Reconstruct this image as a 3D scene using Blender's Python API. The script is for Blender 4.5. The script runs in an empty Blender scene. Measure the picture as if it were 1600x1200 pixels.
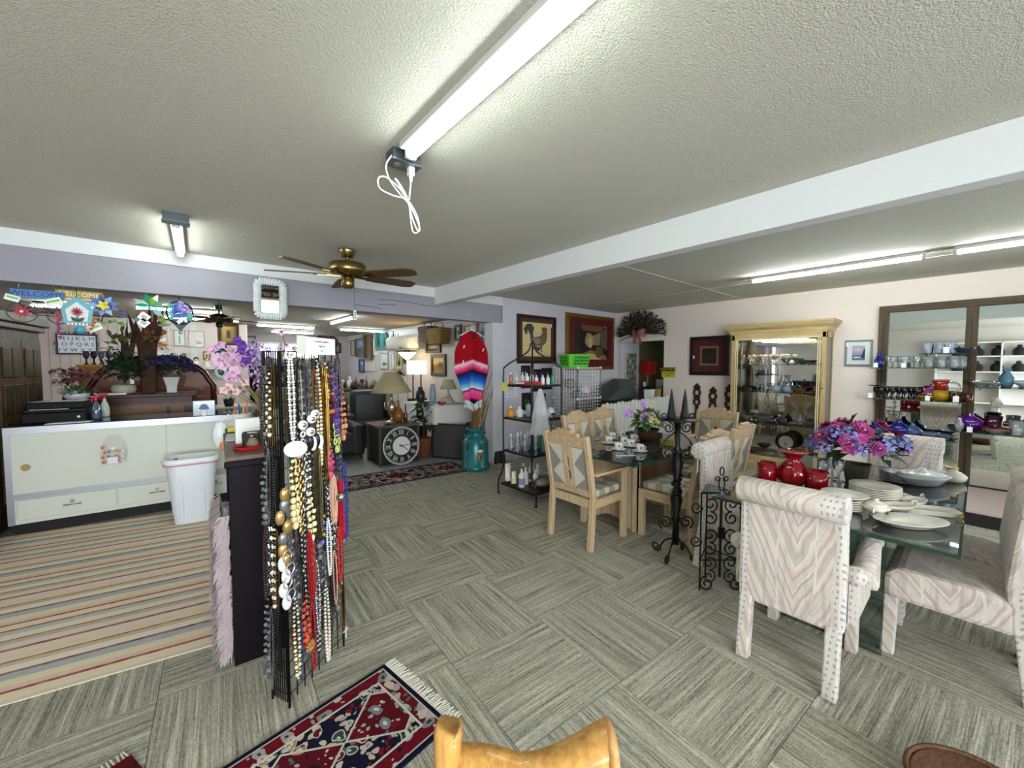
import bpy, math, random
from mathutils import Vector as V, Matrix
R = math.radians
rnd = random.Random(11)
scene = bpy.context.scene
col = scene.collection

# ---------------------------------------------------------------- camera, world, lights, exposure
CAMH, FPX, YAW, PITCH = 1.6, 622.0, R(40.4), R(2.8)
cam_d = bpy.data.cameras.new('camera')
cam_d.sensor_fit = 'HORIZONTAL'; cam_d.sensor_width = 36.0; cam_d.lens = 36.0*FPX/1600.0
cam_d.clip_start = 0.05; cam_d.clip_end = 100
cam = bpy.data.objects.new('camera', cam_d); col.objects.link(cam)
cam.location = (0, 0, CAMH); cam.rotation_euler = (R(90)-PITCH, 0, -YAW)
scene.camera = cam
world = bpy.data.worlds.new('world'); scene.world = world; world.use_nodes = True
_bg = world.node_tree.nodes['Background']
_bg.inputs[0].default_value = (0.86, 0.93, 1.0, 1); _bg.inputs[1].default_value = 1.0
TUBE = 24.0
def area_light(name, loc, rot, sx, sy, power, color=(1, 1, 1)):
    d = bpy.data.lights.new(name, 'AREA'); d.shape = 'RECTANGLE'; d.size = sx; d.size_y = sy
    d.energy = power; d.color = color
    o = bpy.data.objects.new(name, d); col.objects.link(o); o.location = loc; o.rotation_euler = rot
    return o
area_light('daylight_shop_window_west', (-1.2, -3.1, 1.45), (R(90), 0, 0), 3.9, 1.5, 105, (0.93, 0.97, 1.0))
area_light('daylight_shop_window_east', (4.0, -3.1, 1.45), (R(90), 0, 0), 4.2, 1.5, 14, (0.93, 0.97, 1.0))
scene.view_settings.view_transform = 'Standard'
scene.view_settings.look = 'None'
scene.view_settings.exposure = 1.68
scene.view_settings.gamma = 1.0
scene.view_settings.use_curve_mapping = False
cy = scene.cycles
cy.max_bounces = 8; cy.diffuse_bounces = 4; cy.glossy_bounces = 5; cy.transmission_bounces = 6
cy.transparent_max_bounces = 28; cy.caustics_reflective = False; cy.caustics_refractive = False
cy.sample_clamp_indirect = 4.0

# ---------------------------------------------------------------- helpers: geometry
_fw = V((math.sin(YAW)*math.cos(PITCH), math.cos(YAW)*math.cos(PITCH), -math.sin(PITCH)))
_rt = V((math.cos(YAW), -math.sin(YAW), 0)); _up = _rt.cross(_fw)
def at(px, py, X=None, Y=None, Z=None):
    """point of the room seen at a picture position, on a wall plane X/Y or at a height Z"""
    d = _fw + _rt*((px-800)/FPX) + _up*((600-py)/FPX); o = V((0, 0, CAMH))
    if X is not None: return o + d*(X/d.x)
    if Y is not None: return o + d*(Y/d.y)
    return o + d*((Z-CAMH)/d.z)

class MB:
    """collects shapes; build() links them as ONE mesh object"""
    def __init__(s): s.v = []; s.f = []; s.m = []; s.k = 0; s.T = None
    def add(s, vs, fs):
        o = len(s.v); T = s.T
        s.v += [tuple(T @ V(p)) for p in vs] if T is not None else [tuple(p) for p in vs]
        s.f += [tuple(i+o for i in f) for f in fs]; s.m += [s.k]*len(fs)
        return s
    def mat(s, k): s.k = k; return s
    def tr(s, loc=(0, 0, 0), rot=(0, 0, 0), sc=(1, 1, 1)):
        from mathutils import Euler
        s.T = Matrix.LocRotScale(V(loc), Euler(rot), V(sc)); return s
    def box(s, x0, y0, z0, x1, y1, z1):
        return s.add([(x0,y0,z0),(x1,y0,z0),(x1,y1,z0),(x0,y1,z0),(x0,y0,z1),(x1,y0,z1),(x1,y1,z1),(x0,y1,z1)],
                     [(0,3,2,1),(4,5,6,7),(0,1,5,4),(1,2,6,5),(2,3,7,6),(3,0,4,7)])
    def cb(s, c, d): return s.box(c[0]-d[0]/2, c[1]-d[1]/2, c[2]-d[2]/2, c[0]+d[0]/2, c[1]+d[1]/2, c[2]+d[2]/2)
    def bar(s, a, b, w, h=None, up=(0, 0, 1)):
        """rectangular bar from a to b"""
        a, b = V(a), V(b); h = h or w; d = (b-a).normalized(); u = V(up)
        if abs(d.dot(u)) > .99: u = V((0, 1, 0))
        r = d.cross(u).normalized()*w/2; u = r.cross(d).normalized()*h/2
        return s.add([a-r-u, a+r-u, a+r+u, a-r+u, b-r-u, b+r-u, b+r+u, b-r+u],
                     [(0,1,2,3),(4,7,6,5),(0,4,5,1),(1,5,6,2),(2,6,7,3),(3,7,4,0)])
    def tube(s, pts, r, n=6, closed=False, rs=None):
        pts = [V(p) for p in pts]; m = len(pts); vs = []; fs = []; prev = None
        for i, p in enumerate(pts):
            if closed: d = pts[(i+1) % m]-pts[i-1]
            else: d = pts[min(i+1, m-1)]-pts[max(i-1, 0)]
            if d.length < 1e-9: d = V((0, 0, 1))
            d.normalize()
            if prev is None:
                u = V((0, 0, 1)) if abs(d.z) < .9 else V((1, 0, 0)); a = d.cross(u).normalized()
            else:
                a = prev - d*prev.dot(d)
                a = a.normalized() if a.length > 1e-6 else d.orthogonal().normalized()
            prev = a; b = d.cross(a); rr = rs[i] if rs else r
            vs += [p + (a*math.cos(2*math.pi*k/n)+b*math.sin(2*math.pi*k/n))*rr for k in range(n)]
        for i in range(m if closed else m-1):
            j = (i+1) % m
            fs += [(i*n+k, i*n+(k+1) % n, j*n+(k+1) % n, j*n+k) for k in range(n)]
        if not closed: fs += [tuple(range(n))[::-1], tuple((m-1)*n+k for k in range(n))]
        return s.add(vs, fs)
    def cyl(s, a, b, r, r2=None, n=12): return s.tube([a, b], r, n, rs=[r, r if r2 is None else r2])
    def lathe(s, prof, c=(0, 0, 0), n=16, flute=None):
        """prof: (radius, z) from bottom to top"""
        vs = []; fs = []; m = len(prof)
        for i, (r, z) in enumerate(prof):
            for k in range(n):
                t = 2*math.pi*k/n; q = r*(1+(flute[0]*math.cos(flute[1]*t) if flute and r > flute[2] else 0))
                vs.append((c[0]+q*math.cos(t), c[1]+q*math.sin(t), c[2]+z))
        for i in range(m-1):
            fs += [(i*n+k, i*n+(k+1) % n, (i+1)*n+(k+1) % n, (i+1)*n+k) for k in range(n)]
        if prof[0][0] > 1e-4: fs.append(tuple(range(n))[::-1])
        if prof[-1][0] > 1e-4 and prof[-1][1] >= prof[-2][1]: fs.append(tuple((m-1)*n+k for k in range(n)))
        return s.add(vs, fs)
    def ball(s, c, r, n=8, m=5):
        if not hasattr(r, '__len__'): r = (r, r, r)
        vs = [(c[0], c[1], c[2]-r[2])]; fs = []
        for i in range(1, m):
            a = math.pi*i/m-math.pi/2
            vs += [(c[0]+r[0]*math.cos(a)*math.cos(2*math.pi*k/n), c[1]+r[1]*math.cos(a)*math.sin(2*math.pi*k/n), c[2]+r[2]*math.sin(a)) for k in range(n)]
        vs.append((c[0], c[1], c[2]+r[2])); t = len(vs)-1
        fs += [(0, 1+(k+1) % n, 1+k) for k in range(n)]
        for i in range(m-2):
            fs += [(1+i*n+k, 1+i*n+(k+1) % n, 1+(i+1)*n+(k+1) % n, 1+(i+1)*n+k) for k in range(n)]
        fs += [(t, 1+(m-2)*n+k, 1+(m-2)*n+(k+1) % n) for k in range(n)]
        return s.add(vs, fs)
    def prism(s, poly, y0, y1):
        """poly in (x, z), extruded along y from y0 to y1"""
        n = len(poly)
        return s.add([(x, y0, z) for x, z in poly]+[(x, y1, z) for x, z in poly],
                     [tuple(range(n)), tuple(range(2*n-1, n-1, -1))]+[(i, n+i, n+(i+1) % n, (i+1) % n) for i in range(n)])
    def prismz(s, poly, z0, z1):
        n = len(poly)
        return s.add([(x, y, z0) for x, y in poly]+[(x, y, z1) for x, y in poly],
                     [tuple(range(n))[::-1], tuple(range(n, 2*n))]+[(i, (i+1) % n, n+(i+1) % n, n+i) for i in range(n)])
    def grid(s, fn, nu, nv):
        vs = [fn(i/nu, j/nv) for i in range(nu+1) for j in range(nv+1)]
        return s.add(vs, [(i*(nv+1)+j, (i+1)*(nv+1)+j, (i+1)*(nv+1)+j+1, i*(nv+1)+j+1) for i in range(nu) for j in range(nv)])
    def leaf(s, a, b, w, droop=0.0, up=(0, 0, 1)):
        a, b = V(a), V(b); d = b-a; r = d.cross(V(up))
        r = r.normalized()*w/2 if r.length > 1e-6 else V((w/2, 0, 0)); m = (a+b)/2+V(up)*(d.length*.12); q = b-V(up)*droop
        c = a+d*.25+V(up)*d.length*.08
        return s.add([a, c-r*.75, c+r*.75, m-r, m+r, q], [(0,1,2),(1,3,4,2),(3,5,4)])
    def mesh(s, name, mats, smooth=False):
        me = bpy.data.meshes.new(name); me.from_pydata(s.v, [], s.f)
        for m in (mats if isinstance(mats, (list, tuple)) else [mats]): me.materials.append(m)
        if max(s.m, default=0) > 0: me.polygons.foreach_set('material_index', s.m)
        if smooth: me.polygons.foreach_set('use_smooth', [True]*len(s.f))
        me.update()
        return me
    def build(s, name, mats, parent=None, smooth=False, bevel=0, solid=0, sub=0):
        o = ob(name, s.mesh(name, mats, smooth), parent)
        if solid:
            q = o.modifiers.new('thickness', 'SOLIDIFY'); q.thickness = solid; q.offset = 0
        if sub:
            q = o.modifiers.new('smooth', 'SUBSURF'); q.levels = sub; q.render_levels = sub
        if bevel:
            q = o.modifiers.new('bevel', 'BEVEL'); q.width = bevel; q.segments = 2; q.limit_method = 'ANGLE'; q.angle_limit = R(35)
        if smooth == 'auto':
            pass
        return o
def ob(name, data, parent=None, loc=None, rot=None, sc=None):
    o = bpy.data.objects.new(name, data); col.objects.link(o)
    if parent is not None: o.parent = parent
    if loc is not None: o.location = loc
    if rot is not None: o.rotation_euler = rot
    if sc is not None: o.scale = sc
    return o
def tag(o, label, cat, group=None):
    o['label'] = label; o['category'] = cat
    if group: o['group'] = group
    return o
def thing(name, label, cat, loc=(0, 0, 0), rz=0, group=None):
    o = ob(name, None, None, loc, (0, 0, rz)); o.empty_display_size = .1
    return tag(o, label, cat, group)
def struct(o): o['kind'] = 'structure'; return o
def stuff(o): o['kind'] = 'stuff'; return o
def dup(root, loc=None, rz=None, label=None, parent=None):
    r = root.copy(); col.objects.link(r); r.parent = parent
    if loc is not None: r.location = loc
    if rz is not None: r.rotation_euler = (0, 0, rz)
    if label: r['label'] = label
    for c in root.children: dup(c, parent=r)
    return r
def lettering(txt, size, m, parent, loc, rot, name='lettering', align='CENTER', ext=0.0008):
    c = bpy.data.curves.new(name, 'FONT'); c.body = txt; c.size = size; c.align_x = align; c.align_y = 'CENTER'; c.extrude = ext
    c.resolution_u = 2; c.materials.append(m)
    o = ob(name+'_source', c); bpy.context.view_layer.update()
    me = bpy.data.meshes.new_from_object(o.evaluated_get(bpy.context.evaluated_depsgraph_get()))
    bpy.data.objects.remove(o); me.materials.clear(); me.materials.append(m)
    return ob(name, me, parent, loc, rot)
def ellipse(cx, cy, rx, ry, n=16, a0=0): return [(cx+rx*math.cos(2*math.pi*k/n+a0), cy+ry*math.sin(2*math.pi*k/n+a0)) for k in range(n)]
def spiral(c, r0, r1, a0, turns, n=22, ax=(1, 0, 0), ay=(0, 0, 1)):
    c, ax, ay = V(c), V(ax), V(ay); o = []
    for i in range(n+1):
        t = i/n; a = a0+turns*2*math.pi*t; r = r0+(r1-r0)*t; o.append(c+ax*(r*math.cos(a))+ay*(r*math.sin(a)))
    return o
def smoothpath(pts, n=6):
    """Catmull-Rom through the points"""
    P = [V(p) for p in pts]; o = []
    for i in range(len(P)-1):
        a, b, c, d = P[max(i-1, 0)], P[i], P[i+1], P[min(i+2, len(P)-1)]
        for k in range(n):
            t = k/n; o.append(.5*((2*b)+(c-a)*t+(2*a-5*b+4*c-d)*t*t+(3*b-a-3*c+d)*t**3))
    return o+[P[-1]]

# ---------------------------------------------------------------- helpers: materials
def C(h):
    h = h.lstrip('#'); o = []
    for i in (0, 2, 4):
        x = int(h[i:i+2], 16)/255; o.append(x/12.92 if x <= .04045 else ((x+.055)/1.055)**2.4)
    return (*o, 1)
class Sk:
    """a node socket with arithmetic"""
    def __init__(s, nt, sk): s.nt, s.sk = nt, sk
    def op(s, o, b=None, c=None):
        n = s.nt.nodes.new('ShaderNodeMath'); n.operation = o; s.nt.links.new(s.sk, n.inputs[0])
        for i, x in ((1, b), (2, c)):
            if x is None: continue
            if isinstance(x, Sk): s.nt.links.new(x.sk, n.inputs[i])
            else: n.inputs[i].default_value = x
        return Sk(s.nt, n.outputs[0])
    def __add__(s, b): return s.op('ADD', b)
    def __sub__(s, b): return s.op('SUBTRACT', b)
    def __mul__(s, b): return s.op('MULTIPLY', b)
    def fract(s): return s.op('FRACT')
    def abs(s): return s.op('ABSOLUTE')
    def floor(s): return s.op('FLOOR')
    def lt(s, b): return s.op('LESS_THAN', b)
    def gt(s, b): return s.op('GREATER_THAN', b)
class Mt:
    """material under construction"""
    def __init__(s, name):
        s.m = bpy.data.materials.new(name); s.m.use_nodes = True; s.nt = s.m.node_tree; s.b = s.nt.nodes['Principled BSDF']
    def n(s, t, **kw):
        x = s.nt.nodes.new('ShaderNode'+t)
        for k, v in kw.items(): setattr(x, k, v)
        return x
    def link(s, a, b): s.nt.links.new(a.sk if isinstance(a, Sk) else a, b)
    def obj(s):
        c = s.n('TexCoord'); x = s.n('SeparateXYZ'); s.link(c.outputs['Object'], x.inputs[0])
        return [Sk(s.nt, q) for q in x.outputs]
    def vec(s, scale=(1, 1, 1)):
        c = s.n('TexCoord'); m = s.n('Mapping'); s.link(c.outputs['Object'], m.inputs[0]); m.inputs['Scale'].default_value = scale
        return m.outputs[0]
    def noise(s, scale=5, detail=3, stretch=(1, 1, 1), rough=.5, w=None):
        x = s.n('TexNoise'); x.inputs['Scale'].default_value = scale; x.inputs['Detail'].default_value = detail; x.inputs['Roughness'].default_value = rough
        s.link(s.vec(stretch), x.inputs['Vector']); return Sk(s.nt, x.outputs[0])
    def rand(s):
        return Sk(s.nt, s.n('ObjectInfo').outputs['Random'])
    def ramp(s, f, stops, const=False):
        x = s.n('ValToRGB'); e = x.color_ramp.elements; x.color_ramp.interpolation = 'CONSTANT' if const else 'LINEAR'
        while len(e) < len(stops): e.new(.5)
        for q, (p, c) in zip(e, stops): q.position = p; q.color = C(c) if isinstance(c, str) else c
        s.link(f, x.inputs[0]); return Sk(s.nt, x.outputs[0])
    def mix(s, f, a, b, mode='MIX'):
        x = s.n('Mix', data_type='RGBA', blend_type=mode)
        for v, i in ((f, 0), (a, 6), (b, 7)):
            if isinstance(v, Sk): s.link(v, x.inputs[i])
            elif isinstance(v, str): x.inputs[i].default_value = C(v)
            else: x.inputs[i].default_value = v
        return Sk(s.nt, x.outputs[2])
    def color(s, c):
        if isinstance(c, Sk): s.link(c, s.b.inputs['Base Color'])
        else: s.b.inputs['Base Color'].default_value = C(c) if isinstance(c, str) else c
        return s
    def set(s, rough=None, metal=None, spec=None, coat=None, sheen=None):
        for k, v in (('Roughness', rough), ('Metallic', metal), ('Specular IOR Level', spec), ('Coat Weight', coat), ('Sheen Weight', sheen)):
            if v is not None:
                if isinstance(v, Sk): s.link(v, s.b.inputs[k])
                else: s.b.inputs[k].default_value = v
        return s
    def bump(s, h, strength=.3, dist=.01):
        x = s.n('Bump'); x.inputs['Strength'].default_value = strength; x.inputs['Distance'].default_value = dist
        s.link(h, x.inputs['Height']); s.link(x.outputs[0], s.b.inputs['Normal']); return s
_cache = {}
def pm(c, rough=.5, metal=0, spec=.5, noise=None, bump=None, coat=0, sheen=0, name=None):
    """plain surface, colour c, optionally mottled"""
    key = (c, rough, metal, spec, noise, bump, coat, sheen)
    if key in _cache: return _cache[key]
    m = Mt(name or 'paint_'+c.lstrip('#')); m.set(rough, metal, spec, coat, sheen)
    if noise: # (scale, amount)
        f = m.noise(noise[0], 4); m.color(m.mix((f-.5)*(2*noise[1])+.5, tuple(x*(1-noise[1]) for x in C(c)[:3])+(1,), tuple(min(1, x*(1+noise[1])) for x in C(c)[:3])+(1,)))
    else: m.color(c)
    if bump: m.bump(m.noise(bump[0], 4), bump[1], .01)
    _cache[key] = m.m; return m.m
def wood(c1, c2, axis=2, scale=9, rough=.45, coat=0, name='wood'):
    key = ('wood', c1, c2, axis, scale, rough, coat)
    if key in _cache: return _cache[key]
    m = Mt(name); st = [1, 1, 1]; st[axis] = .08
    f = m.noise(scale*3, 5, tuple(st), .6); g = m.noise(scale*12, 3, tuple(st), .6)
    m.color(m.ramp(f*.7+g*.3, [(.32, c2), (.62, c1)])).set(rough, spec=.28, coat=coat).bump(g, .12, .004)
    _cache[key] = m.m; return m.m
def glass(c='#ffffff', tint=.9, gloss=1.0, body=0.0, name='glass', rough=.02):
    """clear or coloured glass: tinted see-through + fresnel mirror + optional body colour"""
    key = ('glass', c, tint, gloss, body, rough)
    if key in _cache: return _cache[key]
    m = bpy.data.materials.new(name); m.use_nodes = True; nt = m.node_tree; nt.nodes.clear()
    o = nt.nodes.new('ShaderNodeOutputMaterial'); t = nt.nodes.new('ShaderNodeBsdfTransparent'); g = nt.nodes.new('ShaderNodeBsdfGlossy')
    cc = C(c); t.inputs[0].default_value = tuple(x*tint for x in cc[:3])+(1,); g.inputs['Roughness'].default_value = rough
    g.inputs[0].default_value = (.95, .97, 1, 1)
    fr = nt.nodes.new('ShaderNodeFresnel'); fr.inputs[0].default_value = 1.5
    mx = nt.nodes.new('ShaderNodeMixShader'); mm = nt.nodes.new('ShaderNodeMath'); mm.operation = 'MULTIPLY'; mm.inputs[1].default_value = gloss
    nt.links.new(fr.outputs[0], mm.inputs[0]); nt.links.new(mm.outputs[0], mx.inputs[0])
    base = t.outputs[0]
    if body:
        d = nt.nodes.new('ShaderNodeBsdfDiffuse'); d.inputs[0].default_value = cc; m2 = nt.nodes.new('ShaderNodeMixShader'); m2.inputs[0].default_value = body
        nt.links.new(base, m2.inputs[1]); nt.links.new(d.outputs[0], m2.inputs[2]); base = m2.outputs[0]
    nt.links.new(base, mx.inputs[1]); nt.links.new(g.outputs[0], mx.inputs[2]); nt.links.new(mx.outputs[0], o.inputs[0])
    _cache[key] = m; return m
def emit(c, s, name='lamp_glow'):
    key = ('emit', c, s)
    if key in _cache: return _cache[key]
    m = Mt(name); m.color(c); m.b.inputs['Emission Color'].default_value = C(c); m.b.inputs['Emission Strength'].default_value = s
    _cache[key] = m.m; return m.m
mirror_m = Mt('mirror_silver'); mirror_m.color('#e6ece8').set(.015, 1.0); mirror_m = mirror_m.m
WHITE = pm('#e8e8e6', .45); BLACK = pm('#121214', .45); IRON = pm('#0c0c0d', .38, .3); CHROME = pm('#c8ccd0', .18, 1.0)
GOLD = pm('#b08a3c', .3, .9); SILVER = pm('#c4c8cc', .25, 1.0); PAPER = pm('#eceef2', .8); DARK = pm('#1a1715', .6)
# ================================================================ the setting
def carpet():
    m = Mt('carpet_tile'); x, y, z = m.obj(); r = m.rand()*37.0
    cmb = m.n('CombineXYZ'); m.link(x*1.0+r, cmb.inputs[0]); m.link(y*.02+r, cmb.inputs[1])
    a = m.n('TexNoise'); a.inputs['Scale'].default_value = 42; a.inputs['Detail'].default_value = 2; m.link(cmb.outputs[0], a.inputs['Vector'])
    b = m.n('TexNoise'); b.inputs['Scale'].default_value = 170; b.inputs['Detail'].default_value = 1; m.link(cmb.outputs[0], b.inputs['Vector'])
    g = m.noise(260, 2, (1, .5, 1)); fl = m.noise(130, 2, (1, .25, 1))
    f = Sk(m.nt, a.outputs[0])*.3+Sk(m.nt, b.outputs[0])*.3+g*.26+fl*.18
    c = m.ramp(f, [(.37, '#4c4a42'), (.45, '#827f71'), (.52, '#a19f90'), (.58, '#b8b6a7'), (.65, '#d0cec0')])
    m.color(c).set(.95, spec=.15).bump(g+Sk(m.nt, b.outputs[0]), .5, .004); return m.m
CARPET = carpet()
CONCRETE = pm('#a6acac', .42, 0, .5, (1.6, .16), None)
def plaster(name, c, sc, st, amt=.05):
    m = Mt(name); f = m.noise(1.3, 3); c0 = C(c)
    m.color(m.mix(f, tuple(x*(1-amt) for x in c0[:3])+(1,), tuple(min(1, x*(1+amt)) for x in c0[:3])+(1,))).set(.85, spec=.2)
    m.bump(m.noise(sc, 4, rough=.55), st, .012); return m.m
CEIL = plaster('ceiling_orange_peel', '#d3d1c4', 150, .9, .04)
PINK = plaster('wall_pink_plaster', '#e6dbd4', 30, .35, .04)
LAV = plaster('wall_lavender_paint', '#cbc9d3', 18, .12, .05)
BEAMW = plaster('beam_white_paint', '#dde1e2', 60, .18, .03)
HEADER = plaster('header_lavender_paint', '#9a99a4', 24, .4, .05)
WALLW = plaster('wall_off_white', '#cfc9c6', 25, .2, .04)
TRIMW = pm('#cdccd4', .5, 0, .4, (2, .06))
XR, YB, CH = 7.25, 5.08, 2.69
def slab(name, m, *b, kind=True, parent=None):
    o = MB().box(*b).build(name, m, parent)
    if kind and parent is None: struct(o)
    return o
fl = slab('floor', pm('#3c3a36', .95), -3.6, -3.2, -.08, XR, YB+.04, -.011)
tile_me = MB().box(-.3085, -.3085, -.010, .3085, .3085, 0).mesh('carpet_tile', CARPET)
TS, TA = .62, R(-4)
for i in range(-12, 14):
    for j in range(-12, 9):
        cx, cyy = 1.44-1.125*0+i*TS, 2.09+j*TS
        dx, dy = cx-1.125, cyy-2.41
        wx, wy = 1.125+dx*math.cos(TA)-dy*math.sin(TA), 2.41+dx*math.sin(TA)+dy*math.cos(TA)
        if not (-3.9 < wx < XR+.3 and -2.9 < wy < YB+.3): continue
        if wy < -1.2 and wx < 2.0: continue
        ob('carpet_tile', tile_me, fl, (wx, wy, 0), (0, 0, TA+(R(90) if (i+j) % 2 else 0)))
slab('floor_of_back_room', CONCRETE, -3.2, YB+.04, -.08, 4.4, 13.2, -.004)
slab('ceiling', CEIL, -3.6, -3.2, CH, XR+.02, YB, CH+.08)
slab('ceiling_of_back_room', plaster('back_ceiling', '#b7b0a6', 40, .3), -3.2, YB+.16, 2.48, 4.4, 13.2, 2.56)
# right wall with its doorway
wr = struct(MB().box(XR, -3.2, 0, XR+.12, 3.98, CH).box(XR, 3.98, 2.07, XR+.12, YB+.1, CH).box(XR, 4.97, 0, XR+.12, YB+.1, 2.07).build('wall_right', PINK))
MB().box(XR-.012, 4.95, 0, XR+.13, 5.0, 2.07).build('door_casing', TRIMW, wr)
# little room behind the doorway
al = struct(MB().box(XR+.12, 4.97, 0, 7.98, 5.07, 2.5).build('wall_of_side_room', LAV))
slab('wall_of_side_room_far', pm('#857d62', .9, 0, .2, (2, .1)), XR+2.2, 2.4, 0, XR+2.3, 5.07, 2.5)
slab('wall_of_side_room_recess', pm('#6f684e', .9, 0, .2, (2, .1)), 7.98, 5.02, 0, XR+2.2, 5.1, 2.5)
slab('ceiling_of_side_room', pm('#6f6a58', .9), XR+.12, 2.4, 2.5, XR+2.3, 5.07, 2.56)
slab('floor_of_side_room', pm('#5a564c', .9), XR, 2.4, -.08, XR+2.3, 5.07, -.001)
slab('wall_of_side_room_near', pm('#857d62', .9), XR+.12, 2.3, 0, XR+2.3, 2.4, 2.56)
# lavender wall beyond the doorway and its white corner board
struct(MB().box(4.1, YB, 0, XR, YB+.17, CH).build('wall_back', LAV))
struct(MB().box(3.9, YB-.02, 0, 4.12, YB+.19, 2.27).build('trim_1', TRIMW))
struct(MB().box(4.12, YB-.02, 0, XR, YB, .1).build('baseboard_back', pm('#a9a7ae', .6)))
struct(MB().box(XR-.016, -3.2, 0, XR, 3.98, .1).build('baseboard_right', pm('#b9b1ae', .6)))
# header beam of the wide opening, cracked lavender paint, with a white cove board above
hd = struct(MB().box(-3.6, YB, 2.27, 4.12, YB+.17, 2.56).build('beam_header', HEADER, bevel=.006))
MB().box(-3.6, YB-.012, 2.557, 4.12, YB+.17, CH).build('cove_board', BEAMW, hd)
CR = pm('#4d4a58', .9)
for pts in ([(2.05, 2.44), (2.25, 2.452), (2.5, 2.447), (2.75, 2.428), (2.95, 2.43)], [(1.75, 2.345), (1.95, 2.34), (2.1, 2.325)], [(2.05, 2.375), (2.2, 2.392), (2.3, 2.39)]):
    MB().tube([(x, YB-.0005, z) for x, z in pts], .0035, 4).build('paint_crack', CR, hd)
for x, z in ((3.1, 2.42), (3.6, 2.4)):
    MB().lathe([(.035, 0), (.03, .004), (0, .004)], n=12).tr().build('wood_knot', HEADER, hd).matrix_local = Matrix.Translation((x, YB-.001, z)) @ Matrix.Rotation(R(90), 4, 'X')
# white beam towards the windows
bm = struct(MB().box(2.87, -3.2, 2.45, 3.0, YB, CH).build('beam_white', BEAMW, bevel=.006))
for (x0, y0, x1, y1) in ((3.0, 2.6, XR, 2.62), (5.9, -3.2, 5.92, YB)):
    struct(MB().box(x0, y0, CH-.004, x1, y1, CH).build('trim_2', pm('#c9cac4', .8)))
# left wall and window wall behind the photographer
slab('wall_left', WALLW, -3.7, -3.2, 0, -3.6, YB+.17, CH)
wf = MB()
for b in ((-3.6, 0, XR, .75), (-3.6, 2.15, XR, CH), (-3.6, .75, -3.2, 2.15), (.8, .75, 1.6, 2.15), (6.4, .75, XR, 2.15)):
    wf.box(b[0], -3.3, b[1], b[2], -3.2, b[3])
struct(wf.build('wall_front', pm('#d8d0bd', .8)))
PANE = glass('#f4fbff', .97, 1.0)
for k, (x0, x1) in enumerate(((-3.2, .8), (1.6, 6.4))):
    w = MB()
    for i in range(4):
        xx = x0+(x1-x0)*i/3; w.box(xx-.03, -3.28, .75, xx+.03, -3.2, 2.15)
    w.box(x0, -3.28, .75, x1, -3.2, .81).box(x0, -3.28, 2.09, x1, -3.2, 2.15)
    wo = struct(w.build('window_%d' % (k+1), WHITE))
    for i in range(3):
        a, b = x0+(x1-x0)*i/3+.03, x0+(x1-x0)*(i+1)/3-.03
        MB().box(a, -3.25, .81, b, -3.244, 2.09).build('pane', PANE, wo)
# back room shell
slab('wall_back_room_far', pm('#b9aeb2', .85, 0, .3, (.6, .05)), -3.2, 13.0, 0, 4.4, 13.2, 2.5)
slab('wall_back_room_right', pm('#d2ced0', .85, 0, .3, (.8, .05)), 4.2, YB+.17, 0, 4.4, 13.0, 2.5)
slab('wall_back_room_left', pm('#cfc2c0', .85), -3.3, YB+.17, 0, -3.2, 13.0, 2.5)
# partition of slatted panels behind the counter
pt = slab('wall_partition', pm('#cdbfbb', .8), -3.2, 10.3, 0, 1.25, 10.4, 2.46)
for x in (-.62, .33): MB().box(x-.05, 10.285, 0, x+.05, 10.3, 2.46).build('upright', pm('#c9c9c8', .6), pt)
for k in range(9):
    MB().box(-.55, 10.292, 1.0+k*.16, .28, 10.3, 1.008+k*.16).build('groove', pm('#9c8f8c', .8), pt)
for k in range(14):
    MB().box(-2.2+k*.12, 10.292, .9, -2.192+k*.12, 10.3, 2.46).build('groove', pm('#9c8f8c', .8), pt)

# ---------------------------------------------------------------- lamps and the ceiling fan
CHAN = pm('#c9ccc8', .4)
def tube_lamp(label, a, b, z, box_end=None, r=.021, group='fluorescent tube lamps', wide=.075, f=.8):
    a, b = V((a[0], a[1], 0)), V((b[0], b[1], 0)); L = (b-a).length
    t = thing('tube_lamp', label, 'lamp', (a.x, a.y, z), math.atan2((b-a).y, (b-a).x), group)
    MB().box(0, -wide/2, -.035, L, wide/2, 0).build('channel', CHAN, t, bevel=.006)
    MB().cyl((.02, 0, -.05), (L-.02, 0, -.05), r, n=10).build('tube', emit('#f2fbf6', TUBE*f), t, True)
    for x in (0, L-.025): MB().box(x, -.026, -.075, x+.025, .026, -.03).build('end_cap', CHAN, t, bevel=.004)
    return t
tm = tube_lamp('long glowing tube lamp overhead with a knotted white cord at its end', (.93, 1.88), (.915, .64), CH, f=.5, r=.028, wide=.11)
t2 = tube_lamp('short glowing tube lamp on the ceiling above the shop counter', (.05, 3.9), (.09, 4.95), CH, f=.5)
tube_lamp('glowing tube lamp above the white glass table, nearer the curio cabinet', (5.56, 1.9), (5.56, .38), CH, f=1.3)
tube_lamp('glowing tube lamp cut off by the picture edge near the mirror wall', (5.56, .2), (5.56, -1.3), CH, f=.8)
BZ = 2.48
tube_lamp('tube lamp on the side room ceiling beyond the wreath', (8.3, 2.8), (8.3, 3.7), 2.5, f=.3)  # unseen lamp, added to brighten the side room and its red flower
tube_lamp('crosswise tube lamp in the back room behind the wicker mirror', (1.36, 9.9), (2.5, 9.9), BZ)
tube_lamp('crosswise tube lamp in the back room above the wall air conditioner', (3.02, 9.85), (4.1, 9.85), BZ)
tube_lamp('lengthwise tube lamp in the back room below the fan pull chain', (2.46, 7.2), (2.46, 8.5), BZ)
tube_lamp('tube lamp in the back room behind the hanging flower spinner', (-.4, 8.0), (.65, 8.0), BZ)
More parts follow.
